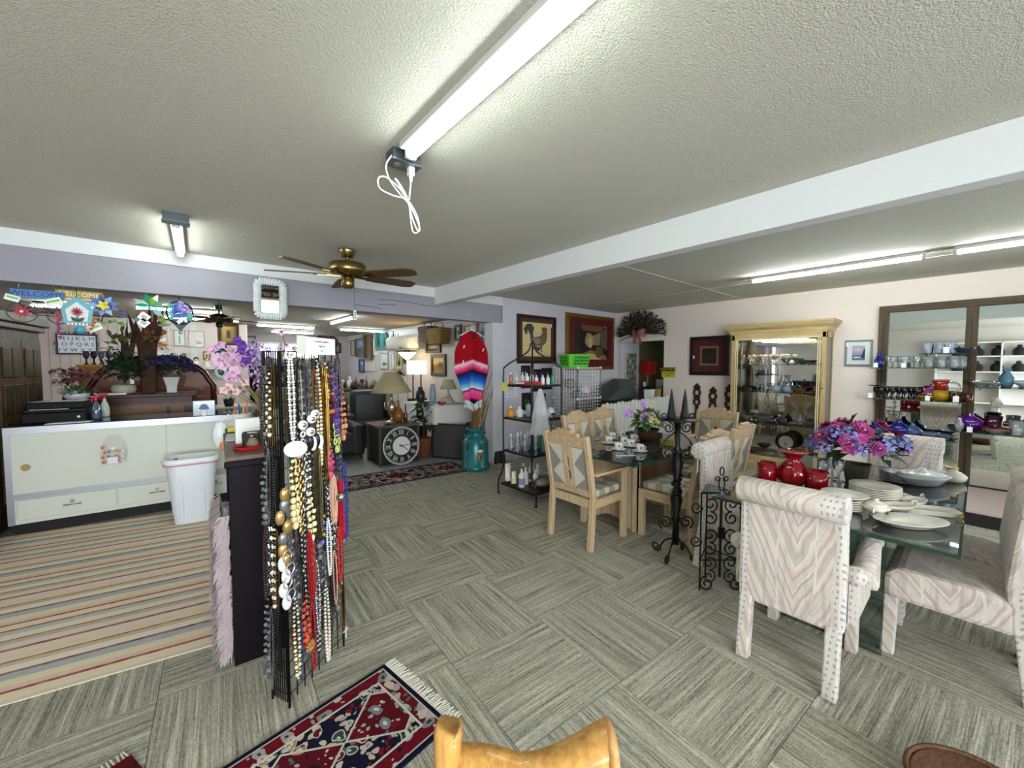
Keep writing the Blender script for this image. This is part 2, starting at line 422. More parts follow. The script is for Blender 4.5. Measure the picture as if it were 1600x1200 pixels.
tube_lamp('tube lamp in the back room above the framed flamingo picture', (-.1, 9.25), (1.0, 9.25), BZ)
tube_lamp('tube lamp in the back room above the alphabet sign', (-1.5, 8.6), (-.75, 8.6), BZ)
tube_lamp('tube lamp far back in the back room over the collectibles', (1.9, 11.6), (2.9, 11.6), BZ)
for t, lab in ((tm, 'grey junction box with a plug on the ceiling'), (t2, 'grey junction box at the end of short tube')):
    s = 1 if t is tm else -1
    p = (.945, 1.98) if t is tm else (.05, 3.84)
    j = thing('junction_box', lab, 'junction box', (p[0], p[1], CH))
    MB().box(-.075, -.045, -.055, .075, .045, 0).build('box', pm('#5b646a', .4, .6), j, bevel=.004)
    MB().box(-.08, -.05, -.062, .08, .05, -.055).build('cover_plate', pm('#7b868c', .35, .6), j)
    MB().cyl((-.035, 0, -.066), (-.035, 0, -.061), .018, n=14).build('socket', pm('#8d8a78', .5), j)
cd = thing('power_cord', 'knotted white power cord hanging from the ceiling junction box', 'cord', (.945, 1.97, CH-.06))
CW = pm('#eff1f0', .4)
MB().box(.02, -.016, -.045, .052, .016, 0).cyl((.036, 0, -.045), (.036, 0, -.075), .011, .007).build('plug', CW, cd, bevel=.004)
cp = smoothpath([(-.05, -.03, .05), (-.095, 0, -.02), (-.085, 0, -.09), (-.03, 0, -.15), (.03, 0, -.2), (.08, 0, -.29), (.075, 0, -.32), (.045, 0, -.27), (.02, 0, -.19), (-.02, 0, -.12), (-.05, 0, -.085), (-.03, .01, -.09),
                 (.02, .01, -.16), (.035, .01, -.25), (.05, .012, -.325), (.085, .012, -.31), (.075, .01, -.24), (.02, .01, -.17), (-.06, .012, -.165), (-.125, .012, -.15), (-.135, .012, -.105), (-.1, .01, -.085), (-.03, .005, -.12), (.018, 0, -.17), (.03, 0, -.12), (.036, 0, -.07)], 7)
MB().tube(cp, .0042, 6).build('cable', CW, cd, True)
MB().tube(spiral((.019, 0, -.168), .011, .011, 0, 2, 20, (1, 0, 0), (0, 1, 0)), .003, 5).build('tie', pm('#e4d8d8', .5), cd)

BRASS = pm('#8a7648', .28, .95); BLADE = wood('#6b5232', '#47341f', 0, 7, .4)
fan = thing('ceiling_fan', 'antique brass ceiling fan with five wooden blades', 'fan', (1.30, 3.95, CH))
MB().lathe([(.045, -.075), (.055, -.07), (.075, -.01), (.075, 0)], n=24).build('canopy', BRASS, fan, True)
MB().cyl((0, 0, -.15), (0, 0, -.07), .018).build('downrod', BRASS, fan)
MB().lathe([(.06, -.245), (.155, -.225), (.165, -.2), (.165, -.145), (.15, -.13), (.06, -.12), (0, -.12)], n=28).build('motor_housing', BRASS, fan, True)
MB().lathe([(.0, -.36), (.045, -.36), (.058, -.33), (.058, -.27), (.04, -.245), (.0, -.245)], n=20).build('switch_housing', BRASS, fan, True)
for k, a in enumerate((-52, 2, 80, 157, -151)):
    bl = ob('blade', bpy.data.meshes.get('fan_blade') or MB().prismz([(.19, -.055), (.28, -.07), (.62, -.078), (.69, -.055), (.7, 0), (.69, .055), (.62, .078), (.28, .07), (.19, .055)], -.006, .006).mesh('fan_blade', BLADE), fan, (0, 0, -.238), (R(-11), 0, R(a)))
    ir = ob('blade_iron', bpy.data.meshes.get('fan_iron') or MB().box(.06, -.018, -.014, .2, .018, -.004).prismz([(.18, -.03), (.26, -.045), (.3, 0), (.26, .045), (.18, .03)], -.013, -.0065).mesh('fan_iron', BRASS), bl)
pc = MB().tube([(.05, -.03, -.33), (.05, -.03, -.57)], .0022, 4).build('pull_chain', pm('#4c463a', .5, .5), fan)
MB().box(.038, -.036, -.66, .062, -.024, -.57).build('tag', pm('#e9e7df', .6), pc)
for k in range(3): MB().box(.044, -.0375, -.645+k*.024, .056, -.036, -.633+k*.024).build('print', BLACK, pc)
f2 = thing('ceiling_fan', 'small dark ceiling fan hanging in the back room', 'fan', (.55, 7.4, BZ))
MB().lathe([(.05, -.06), (.06, 0)], n=14).cyl((0, 0, -.12), (0, 0, -.05), .015).build('canopy', pm('#3b342c', .3, .8), f2)
MB().lathe([(.05, -.25), (.12, -.22), (.13, -.16), (.05, -.12), (0, -.12)], n=18).lathe([(.03, -.33), (.05, -.3), (.04, -.25)], n=12).build('motor_housing', pm('#3b342c', .3, .8), f2, True)
for k in range(4):
    ob('blade', bpy.data.meshes.get('dark_blade') or MB().prismz([(.12, -.03), (.25, -.06), (.52, -.065), (.54, 0), (.52, .065), (.25, .06), (.12, .03)], -.005, .005).mesh('dark_blade', pm('#2e251d', .4)), f2, (0, 0, -.2), (R(8), 0, R(20+90*k)))
    MB().tr(rot=(0, 0, R(65+90*k))).cyl((.1, 0, -.24), (.17, 0, -.22), .03, .045, 10).build('lamp_cup', pm('#6a5a42', .3, .8), f2)
# ================================================================ flowers
def blossom_mesh(kind, c1, c2='#e8d35a', c3=None):
    key = (kind, c1, c2, c3)
    if key in _cache: return _cache[key]
    b = MB(); m1 = pm(c1, .6, noise=(6, .12)); m2 = pm(c2, .6); m3 = pm(c3, .6) if c3 else m1; q = random.Random(str(key))
    if kind in ('daisy', 'mum'):
        rings = ((11, 1.0, .15), (9, .75, .35)) if kind == 'daisy' else ((14, 1.0, .05), (12, .8, .3), (9, .55, .55))
        for n, r, h in rings:
            for k in range(n):
                a = 2*math.pi*k/n+h*3; b.leaf((0, 0, h*.2), (r*math.cos(a), r*math.sin(a), h*.8), 2.6*r/n, .05)
        b.mat(1).ball((0, 0, .3), (.2, .2, .12), 8, 4)
    elif kind == 'orchid':
        for k, (w, r) in enumerate(((.75, 1), (.9, .95), (.6, .9), (.6, .9), (.9, .95))):
            a = R(90+72*k); b.leaf((0, 0, 0), (r*math.cos(a), r*math.sin(a), .25), w, .12)
        b.mat(2)
        for k in range(3): a = R(-90+35*(k-1)); b.leaf((0, 0, .05), (.5*math.cos(a), .5*math.sin(a), .4), .3)
        b.mat(1).ball((0, 0, .15), (.12, .12, .15), 6, 4)
    elif kind == 'rose':
        for n, r, h in ((7, 1.0, .25), (6, .75, .55), (5, .5, .75)):
            for k in range(n):
                a = 2*math.pi*k/n+h*5; b.mat(2 if (k+n) % 3 == 0 else 0).leaf((0, 0, 0), (r*math.cos(a), r*math.sin(a), h), 1.25*r, .1)
        b.mat(1).ball((0, 0, .5), (.14, .14, .16), 6, 4)
    elif kind == 'cluster':
        for k in range(26):
            z = q.uniform(-.1, 1); a = q.uniform(0, 6.28); rr = math.sqrt(max(0, 1-z*z)); p = V((rr*math.cos(a), rr*math.sin(a), z)); t = p.orthogonal().normalized(); u = p.cross(t)
            b.mat(k % 2*2)
            for e in range(4):
                d = (t*math.cos(e*1.57+k)+u*math.sin(e*1.57+k)); b.leaf(p*.9, p*1.0+d*.3, .26, 0, tuple(p))
    elif kind == 'spray':
        for k in range(14):
            a = q.uniform(0, 6.28); z = q.uniform(.2, 1); r = q.uniform(.3, 1)
            b.mat(k % 3).leaf((0, 0, 0), (r*math.cos(a), r*math.sin(a), z), .3, .05)
    me = b.mesh(kind+'_blossom', [m1, m2, m3]); _cache[key] = me; return me
def put(me, parent, name, loc, d=(0, 0, 1), s=.03, roll=0):
    o = ob(name, me, parent); q = V(d).normalized().to_track_quat('Z', 'Y').to_matrix().to_4x4()
    o.matrix_local = Matrix.Translation(V(loc)) @ q @ Matrix.Rotation(roll, 4, 'Z') @ Matrix.Diagonal((s, s, s, 1)); return o
GREEN = pm('#3f6a35', .55, noise=(8, .3)); DKGREEN = pm('#22391f', .5, noise=(8, .3)); OLIVE = pm('#6b6a32', .6, noise=(8, .3))
def foliage(parent, c, r, n, size, m, name='foliage', seed=1, zmin=-.3, h=1.0):
    q = random.Random(seed); b = MB()
    for _ in range(n):
        z = q.uniform(zmin, 1); a = q.uniform(0, 6.28); rr = math.sqrt(max(0, 1-z*z)); d = V((rr*math.cos(a), rr*math.sin(a), z*h)); t = q.uniform(.45, .95)
        p = V(c)+d*r*t; e = p+(d+V((q.uniform(-.6, .6), q.uniform(-.6, .6), q.uniform(-.3, .5)))).normalized()*size*q.uniform(.7, 1.3)
        b.leaf(p, e, size*.45, size*.15)
    return stuff(b.build(name, m, parent))
def stems(parent, base, tips, r, m, name='stem'):
    b = MB()
    for t in tips:
        t = V(t); k = V(base)+(t-V(base))*.5+V((0, 0, .03)); b.tube(smoothpath([base, k, t], 3), r, 4)
    return b.build(name, m, parent)

# ================================================================ left: shop counter
ALU = pm('#a9acb2', .35, .7, .5, (20, .1)); CREAM = pm('#d5d9cf', .5, 0, .4, (3, .05)); KICK = pm('#0c0b0b', .7)
ct = thing('shop_counter', 'cream showcase counter with aluminium edges, sliding panels and drawers', 'counter', (-1.2, 5.74, 0), R(-4))
W = 1.78
MB().box(.02, .07, 0, W-.02, .52, .11).build('toe_kick', KICK, ct)
MB().box(0, .012, .11, W, .55, .36).box(0, .03, .36, .02, .55, 1.0).box(W-.02, .03, .36, W, .55, 1.0).box(.02, .53, .36, W-.02, .55, 1.0).build('body', CREAM, ct)
for i, (a, b) in enumerate(((.06, .72), (.735, 1.33), (1.345, 1.73))):
    d = MB().box(a, -.004, .15, b, .014, .335).build('drawer', CREAM, ct, bevel=.004)
    xm = (a+b)/2+(.02 if i == 0 else .0)
    MB().tube([(xm-.06, -.004, .235), (xm-.05, -.022, .24), (xm+.05, -.022, .24), (xm+.06, -.004, .235)], .006, 6).build('handle', pm('#a5a7a6', .3, .9), d, True)
    MB().cyl((xm, -.014, .27), (xm, -.004, .27), .015, n=14).build('lock', pm('#a5a7a6', .3, .9), d)
MB().box(0, -.004, .345, W, .02, .395).build('lower_rail', ALU, ct)
MB().box(0, -.006, .955, W, .03, 1.02).box(0, .03, .99, .03, .55, 1.02).box(W-.03, .03, .99, W, .55, 1.02).build('upper_rail', ALU, ct)
for x in (0, W-.04): MB().box(x, -.005, .11, x+.04, .03, .955).build('corner_post', ALU, ct)
sp = MB().box(.04, .0, .395, 1.12, .012, .955).build('sliding_panel', CREAM, ct)
MB().box(1.09, .016, .395, W-.04, .026, .955).build('sliding_panel', CREAM, ct)
MB().cyl((.125, -.003, .64), (.125, .001, .64), .032, n=20).build('finger_pull', pm('#a58d5c', .5), sp)
MB().cyl((1.09, -.02, .55), (1.09, .0, .55), .011, n=10).cyl((1.09, -.03, .55), (1.09, -.02, .55), .016, n=10).build('panel_lock', CHROME, sp)
MB().box(.0, .0, 1.02, W, .55, 1.028).build('glass_top', glass('#cfe8df', .8), ct)
MB().box(.03, .03, .97, W-.03, .53, .985).build('display_deck', pm('#8f9a96', .6), ct)
CT = 1.029
def on_counter(x, y): return Matrix.Rotation(R(-4), 4, 'Z') @ V((x, y, 0)) + V((-1.2, 5.74, 0))
# candy bag hanging from the panel
p = at(178, 705, Y=5.66)
bg = thing('candy_bag', 'clear plastic bag of wrapped candy taped to the counter panel', 'bag', (p.x, 5.675, p.z))
CLEAR = glass('#ffffff', .95, .4, .1)
MB().grid(lambda u, v: (.10*(u-.5)*2*(.45+.55*math.sin(math.pi*min(1, .15+v*.9))), -.012-.05*math.sin(math.pi*u)*math.sin(math.pi*v)*(1-.3*v), -.13+.3*v), 10, 8).build('bag', CLEAR, bg, True)
q = random.Random(3)
for k in range(16):
    c = ('#d8572a', '#8e2418', '#e3b23a', '#d86a6a', '#e9e2e0')[k % 5]
    x = -.07+.14*(k % 5)/4; z = -.1+.05*(k//5)
    put(blossom_mesh('spray', c, '#f0ece8', c), bg, 'sweet', (x+q.uniform(-.01, .01), -.028, z), (0, -1, .2), .028)
MB().box(-.045, -.064, -.115, .03, -.06, -.05).build('label', pm('#dfe3ee', .6), bg)
# waste bin
def rrect(w, d, r=.3, n=5):
    o = []
    for cx, cyy, a in ((w/2, d/2, 0), (-w/2, d/2, 90), (-w/2, -d/2, 180), (w/2, -d/2, 270)):
        k = min(w, d)*r
        for i in range(n+1):
            t = R(a+90*i/n); o.append((cx-math.copysign(k, cx)+k*math.cos(t), cyy-math.copysign(k, cyy)+k*math.sin(t)))
    return o
def taper(secs, r=.3, inner=True):
    """lofted rounded-rectangle tub; secs: (w, d, z)"""
    b = MB(); n = None; vs = []
    for w, d, z in secs: p = rrect(w, d, r); n = len(p); vs += [(x, y, z) for x, y in p]
    fs = [tuple(range(n))[::-1]]
    for i in range(len(secs)-1): fs += [(i*n+k, i*n+(k+1) % n, (i+1)*n+(k+1) % n, (i+1)*n+k) for k in range(n)]
    return b.add(vs, fs)
bn = thing('waste_bin', 'tall white plastic waste bin with liner beside the counter', 'bin', (.12, 5.22, .006), R(-4))
WP = pm('#dfe6ee', .4, 0, .5, (12, .06))
taper([(.31, .24, 0), (.31, .24, .02), (.36, .27, .35), (.41, .29, .62), (.40, .28, .62), (.33, .25, .1)]).build('body', WP, bn, True, bevel=.003)
MB().box(-.1, -.142, .06, -.075, -.128, .5).box(.075, -.142, .06, .1, -.128, .5).build('moulded_rib', WP, bn, bevel=.006)
taper([(.445, .325, .6), (.45, .33, .625), (.44, .32, .655), (.41, .29, .66), (.38, .26, .56)]).build('liner', pm('#eef2f5', .35), bn, True)
MB().tube([(x*1.012, y*1.012, .598) for x, y in rrect(.44, .32)], .006, 5, True).build('drawstring', pm('#c98a90', .5), bn, True)
MB().box(-.13, -.09, .56, -.11, -.075, .66).build('dark_strap', BLACK, bn)
# things on the counter
def crate(name, label, cat, loc, rz, parts, group=None):
    t = thing(name, label, cat, loc, rz, group)
    for nm, m, b, bv in parts: MB().box(*b).build(nm, m, t, bevel=bv)
    return t
c = on_counter(.3, .33)
pr = thing('printer', 'black office printer with paper tray on the counter', 'printer', (c.x, c.y, CT), R(-8))
MB().box(-.22, -.18, 0, .22, .18, .1).build('base', pm('#0c0f10', .5, 0, .2), pr, bevel=.01)
MB().box(-.21, -.15, .1, .21, .18, .13).build('paper_tray', pm('#181b1d', .5, 0, .2), pr, bevel=.006)
MB().box(-.2, -.15, .13, .2, .18, .2).build('lid', pm('#0a0c0d', .5, 0, .2), pr, bevel=.012)
MB().box(-.16, -.19, .131, .1, -.155, .134).build('paper_sheet', PAPER, pr)
for k in range(4): MB().box(-.19+k*.1, -.1, .2, -.11+k*.1, .08, .203).build('control_strip', pm('#8f9596', .4), pr)
MB().cyl((.17, -.185, .05), (.17, -.175, .05), .012, n=10).build('button', SILVER, pr)
c = on_counter(.35, .05)
MB().box(0, 0, 0, .3, .1, .004).box(.02, .01, .004, .31, .11, .007).build('sheaf_of_paper', PAPER).location = (c.x-.1, c.y-.03, CT)
tag(bpy.data.objects['sheaf_of_paper'], 'white paper sheets lying in front of the printer', 'paper'); bpy.data.objects['sheaf_of_paper'].rotation_euler = (0, 0, R(-4))
def spray_bottle(loc, body, label, fill=None):
    t = thing('spray_bottle', label, 'bottle', loc, R(200))
    MB().lathe([(.036, 0), (.039, .02), (.039, .09), (.03, .14), (.014, .175), (.014, .2)], n=16).build('bottle', body, t, True)
    if fill: MB().lathe([(.034, .003), (.036, .02), (.036, .07), (0, .07)], n=14).build('liquid', fill, t, True)
    MB().cyl((0, 0, .2), (0, 0, .225), .016).box(-.03, -.012, .225, .045, .012, .25).build('nozzle', pm('#c42e3c', .4), t, bevel=.003)
    MB().tube([(.025, 0, .226), (.032, 0, .2), (.026, 0, .18)], .005, 5).build('trigger', pm('#c42e3c', .4), t)
p = at(150, 656, Z=CT); spray_bottle((p.x, p.y+.06, CT), glass('#dfeef8', .9, 1, .1), 'clear spray bottle half full of blue cleaner', glass('#3f7fb8', .9, .4, .5))
p = at(164, 651, Z=CT); spray_bottle((p.x, p.y+.02, CT), pm('#e9e9e4', .4), 'white spray bottle with a red trigger on the counter')
p = at(320, 650, Z=CT)
st = thing('glass_tile', 'decorated glass block with blue crest standing on the counter', 'ornament', (p.x, p.y+.05, CT), R(-10))
MB().box(-.1, -.02, 0, .1, .02, .17).build('block', pm('#a7b3bd', .15, .3, .6, (40, .5)), st, bevel=.006)
MB().prism([(-.05, .08), (-.02, .13), (.02, .13), (.05, .08), (0, .06)], -.023, -.02).build('crest', pm('#5d6fa6', .5), st)
MB().box(-.02, -.03, 0, .02, -.024, .07).build('price_tag', PAPER, st)
p = at(112, 618, Y=6.2)
cu = thing('potted_plant', 'green trailing plant in a white and blue teacup planter', 'plant', (p.x, 6.2, CT+.0))
MB().lathe([(.05, 0), (.055, .01), (.1, .06), (.11, .1), (.1, .1), (.06, .03)], n=20).build('planter', pm('#d9e0e8', .25, noise=(14, .2)), cu, True)
MB().tube(spiral((.13, 0, .06), .03, .03, -1.6, .5, 10), .008, 6).build('handle', pm('#d9e0e8', .25), cu, True)
foliage(cu, (0, 0, .1), .15, 110, .06, GREEN, seed=4, zmin=-.1, h=.5)
crate('equipment_box', 'black boxy equipment behind the printer under the planter', 'box', (-.86, 6.38, 0), R(-4), [('body', pm('#15171a', .5), (-.2, 0, 0, .14, .34, 1.17), .006), ('top_sheet', PAPER, (-.18, .03, 1.17, .12, .3, 1.176), 0)])
cu.location = (-.83, 6.56, 1.177)
# ---------------------------------------------------------------- dark wooden piano behind the counter and what stands on it
DW = wood('#4a2010', '#220c06', 0, 6, .4, .05); LW = wood('#7d5a35', '#4c331c', 0, 6, .4)
pi = thing('upright_piano', 'dark reddish wooden upright piano behind the counter', 'piano', (-.24, 6.75, 0), R(-4))
MB().box(-.45, 0, 0, .42, .5, 1.19).build('case', DW, pi)
MB().box(-.49, -.03, 1.19, .46, .52, 1.235).build('lid', DW, pi, bevel=.008)
MB().box(-.4, -.012, .9, .16, 0, 1.1).build('front_panel', LW, pi)
MB().box(.2, -.012, .9, .34, 0, 1.1).build('side_panel', LW, pi)
for x in (-.45, .36): MB().box(x, -.03, .0, x+.06, 0, 1.19).build('pilaster', DW, pi)
PT = 1.236
hb = thing('headboard', 'arched reddish wooden bed headboard standing behind the piano', 'headboard', (-.2, 7.55, 0), R(-4))
arch = [(-.66, .9), (-.66, 1.28)]+[(-.62*math.cos(R(a)), 1.3+.4*math.sin(R(a))) for a in range(10, 171, 16)]+[(.66, 1.28), (.66, .9)]
MB().prism(arch, 0, .03).build('panel', wood('#8a4a20', '#5a2a10', 0, 5, .45, .05), hb)
MB().tube([(x, .005, z) for x, z in arch], .04, 8).build('rim', wood('#4a180a', '#2a0c05', 0, 5, .3, .2), hb, True)
for x in (-.64, .58): MB().box(x, -.02, 0, x+.06, .05, .95).build('leg', DW, hb)
# plants on the piano
t = thing('potted_plant', 'bushy plant with dried stalks in a round white pot', 'plant', (-.47, 6.86, PT))
MB().lathe([(.06, 0), (.1, .02), (.115, .06), (.1, .11), (.08, .12), (.08, .1)], n=18, flute=(.04, 14, .05)).build('pot', pm('#b9b9a4', .5), t, True)
foliage(t, (0, 0, .25), .2, 240, .1, DKGREEN, seed=5, h=1.1)
foliage(t, (0, 0, .55), .16, 60, .11, OLIVE, 'dried_leaves', seed=6, h=1.3)
q = random.Random(9)
for k in range(4):
    a = q.uniform(-.16, .2); MB().leaf((0, 0, .1), (a, q.uniform(-.05, .1), .95+q.uniform(-.1, .2)), .05, 0, (0, 1, 0)).build('feather', pm('#2b1a17', .7), t)
MB().box(.07, -.19, .13, .105, -.187, .2).build('price_tag', PAPER, t)
t = thing('feather_vase', 'square brown vase with tall dark red feathers on the piano', 'vase', (-.24, 6.92, PT))
taper([(.15, .15, 0), (.16, .16, .3), (.19, .19, .62), (.18, .18, .62), (.14, .14, .5)], .12).build('vase', pm('#3c2012', .6, 0, .2, (6, .3)), t)
for k in range(6):
    a = -.16+.32*k/5; MB().leaf((a*.3, 0, .5), (a*1.1, q.uniform(-.06, .06), 1.05+q.uniform(-.18, .16)), .07, 0, (0, 1, 0)).build('feather', pm(('#5b1f14', '#6d2a1a', '#3f1712')[k % 3], .7), t)
foliage(t, (0, -.02, .6), .17, 70, .11, pm('#7b5a30', .7), 'dried_leaves', seed=8)
foliage(t, (0, -.06, .3), .16, 60, .09, DKGREEN, 'ivy', seed=18)
t = thing('potted_flower', 'dark blue flowers in a white square urn on the piano', 'plant', (-.02, 6.86, PT))
taper([(.11, .11, 0), (.1, .1, .02), (.11, .11, .08), (.17, .17, .2), (.15, .15, .2), (.1, .1, .15)], .1).build('urn', pm('#cfd3cf', .4, noise=(20, .15)), t)
foliage(t, (0, 0, .26), .19, 90, .07, DKGREEN, seed=10, h=.55)
q = random.Random(12)
for k in range(46):
    a = q.uniform(0, 6.28); r = q.uniform(.02, .25); put(blossom_mesh('cluster', '#1c1c48', '#4a4488', '#2a2860'), t, 'blossom', (r*math.cos(a), r*math.sin(a)*.8, .3+.14*(1-(r/.24)**2)+q.uniform(-.03, .03)), (math.cos(a)*r*3, math.sin(a)*r*3, .6), .055)
MB().box(-.03, -.1, -.1, .03, -.096, -.0).build('price_tag', PAPER, t)
MB().box(-.26, -.02, 0, -.02, .1, .02).build('white_box', WHITE).location = (-.42, 6.72, PT)
tag(bpy.data.objects['white_box'], 'flat white box at the edge of the piano lid', 'box')
# armoire
OAKD = wood('#6f5a3c', '#43331f', 2, 8, .5); OAKD2 = wood('#5c4a30', '#37291a', 2, 8, .5)
ar = thing('armoire', 'tall carved brown wooden armoire with paneled doors', 'armoire', (-1.27, 5.98, 0), R(83))
# local x runs away from the camera, front faces -y (into the shop)
L = 1.05
MB().box(0, .02, 0, L, .5, 2.0).build('body', OAKD2, ar)
MB().box(-.05, -.06, 2.02, L+.05, .55, 2.12).box(-.02, -.03, 1.96, L+.02, .52, 2.02).box(-.035, -.045, 2.06, L+.035, .535, 2.09).build('cornice', OAKD2, ar, bevel=.01)
for k in range(2):
    x0 = .06+k*.47; dr = MB().box(x0, -.005, .25, x0+.46, .02, 1.86).build('door', OAKD, ar, bevel=.004)
    for r_ in range(4):
        for c_ in range(2):
            MB().box(x0+.05+c_*.19, -.018, .36+r_*.37, x0+.22+c_*.19, -.004, .66+r_*.37).build('raised_panel', OAKD2, dr, bevel=.012)
MB().lathe([(0, -.05), (.03, -.04), (.035, 0), (.02, .03), (0, .04)], (.53, -.03, 1.12), 10).build('knob', BLACK, ar)
MB().tube([(.53, -.03, 1.08), (.53, -.03, .92)], .004, 4).build('tassel', pm('#c9b98a', .6), ar)
# dark cabinet at the picture edge with two dials
dk = thing('dark_cabinet', 'very dark cabinet at the picture edge beside the counter', 'cabinet', (-1.62, 5.42, 0), R(-4))
MB().box(-.3, 0, 0, .335, .4, 1.75).build('body', pm('#0d0a0a', .4), dk, bevel=.01)
MB().box(-.32, -.03, 1.75, .345, .42, 1.8).build('top', pm('#160f0d', .4), dk, bevel=.008)
for z, r, c, lab in ((1.98, .11, '#d8d6c8', 'cream rimmed round dial above the dark cabinet'), (1.5, .13, '#8e8a8e', 'silver rimmed dark red dial on the dark cabinet')):
    w = thing('round_dial', lab, 'clock', (-1.36, 5.33, z), R(-4))
    MB().tube([(r*math.cos(a/12*math.pi), 0, r*math.sin(a/12*math.pi)) for a in range(24)], .016, 8, True).build('rim', pm(c, .3, .3), w, True)
    MB().tr(rot=(R(90), 0, 0)).cyl((0, 0, -.02), (0, 0, .0), r*.98, n=24).build('face', pm('#2b1714' if r > .12 else '#dcdccf', .4), w)
    for k in range(8): MB().box(r*.75*math.cos(k*.785)-.008, -.006, r*.75*math.sin(k*.785)-.008, r*.75*math.cos(k*.785)+.008, 0, r*.75*math.sin(k*.785)+.008).build('mark', BLACK, w)
    MB().box(-.01, 0, -.01, .01, .05, .01).build('hook', BLACK, w)
for k in range(6):
    tag(MB().lathe([(.03, 0), (.035, .03), (.02, .1), (.012, .14)], n=8).build('dark_bottle', pm('#2a2226', .3)), 'small dark bottle on the floor by the counter, %s from the camera' % ('first', 'second', 'third', 'fourth', 'fifth', 'sixth')[k], 'bottle', 'bottles beside the counter').location = (-1.24+.03*(k % 2), 5.0+.06*k, .006)
# burgundy flowers, small table
t = thing('potted_flower', 'burgundy silk flowers in a dark blue vase beside the armoire', 'plant', (-.99, 7.25, 1.0))
MB().lathe([(.05, 0), (.07, .1), (.05, .2), (.04, .22)], n=14).build('vase', pm('#22305c', .25), t, True)
foliage(t, (0.06, 0, .42), .2, 60, .08, DKGREEN, seed=21, h=.6)
for k in range(34):
    a = q.uniform(0, 6.28); r = q.uniform(.0, .24); put(blossom_mesh('cluster', '#7a2d38', '#c9b04a', '#a65a5e'), t, 'blossom', (.08+r*math.cos(a), r*math.sin(a)*.7, .42+q.uniform(-.1, .13)), (math.cos(a), math.sin(a)-.5, .6), .035)
crate('side_stand', 'white slatted stand under the burgundy flowers', 'stand', (-.99, 7.25, 0), 0, [('top', WHITE, (-.2, -.2, .97, .25, .2, 1.0), 0), ('leg', WHITE, (.17, -.18, 0, .21, -.14, .97), 0), ('leg', WHITE, (-.18, -.18, 0, -.14, -.14, .97), 0), ('leg', WHITE, (.17, .14, 0, .21, .18, .97), 0), ('leg', WHITE, (-.18, .14, 0, -.14, .18, .97), 0)])
# yellow cabinet with glass vases
yc = thing('yellow_cabinet', 'mustard yellow wooden cabinet behind the piano', 'cabinet', (-1.0, 8.1, 0), R(-4))
MB().box(0, 0, 0, .62, .4, 1.56).build('body', pm('#b98222', .5, noise=(4, .15)), yc)
MB().box(-.02, -.02, 1.56, .64, .42, 1.6).build('top', pm('#c08a28', .5), yc, bevel=.006)
for k in range(2): MB().box(.03+.29*k, -.012, 1.0, .29+.29*k, 0, 1.5).build('door', pm('#a97518', .5), yc, bevel=.005)
for k in range(7):
    g = tag(MB().lathe([(.03, 0), (.012, .03), (.01, .07), (.035, .12), (.032, .19), (.028, .19)], n=10).build('goblet', glass(('#56456e', '#2a2a36', '#7d8ea8')[k % 3], .7, 1, .35), smooth=True), 'dark glass goblet on the yellow cabinet, %s from the armoire' % ('first', 'second', 'third', 'fourth', 'fifth', 'sixth', 'seventh')[k], 'glass', 'goblets on the yellow cabinet'); g.location = (-.93+.075*k, 8.2, 1.6)
# alphabet sign on the partition
al_ = thing('alphabet_sign', 'white alphabet board with dark frame hung on the partition', 'sign', (0, 0, 0))
p0, p1 = at(88, 522, Y=10.28), at(152, 553, Y=10.28); cx, cz = (p0.x+p1.x)/2, (p0.z+p1.z)/2; hw, hh = (p1.x-p0.x)/2, (p0.z-p1.z)/2
al_.location = (cx, 10.291, cz)
MB().box(-hw, -.01, -hh, hw, .0, hh).build('board', pm('#dfe6f2', .6), al_)
fr = MB()
for b in ((-hw-.012, -hh-.012, hw+.012, -hh+.012), (-hw-.012, hh-.012, hw+.012, hh+.012), (-hw-.012, -hh, -hw+.012, hh), (hw-.012, -hh, hw+.012, hh)): fr.box(b[0], -.022, b[1], b[2], .0, b[3])
fr.build('frame', pm('#20202c', .5), al_)
for k, s in enumerate(('H I J K L M', 'N O P Q R S T', 'U V W X Y Z')): lettering(s, .092, pm('#32343c', .7), al_, (0, -.0115, .095-.1*k), (R(90), 0, 0))
foliage(al_, (0, -.02, hh+.02), .05, 10, .04, OLIVE, 'garland_end', seed=3)
gl = MB(); q = random.Random(2)
for k in range(90): x = q.uniform(-hw, hw); gl.leaf((x, -.02, hh+.01+q.uniform(-.02, .02)), (x+q.uniform(-.03, .03), -.04, hh+.02+q.uniform(-.03, .04)), .02)
stuff(gl.build('garland', pm('#5a5a46', .7), al_))
MB().box(-hw+.02, -.005, hh, -hw+.03, .0, hh+.3).box(hw-.03, -.005, hh, hw-.02, 0, hh+.3).build('hanging_strap', BLACK, al_)
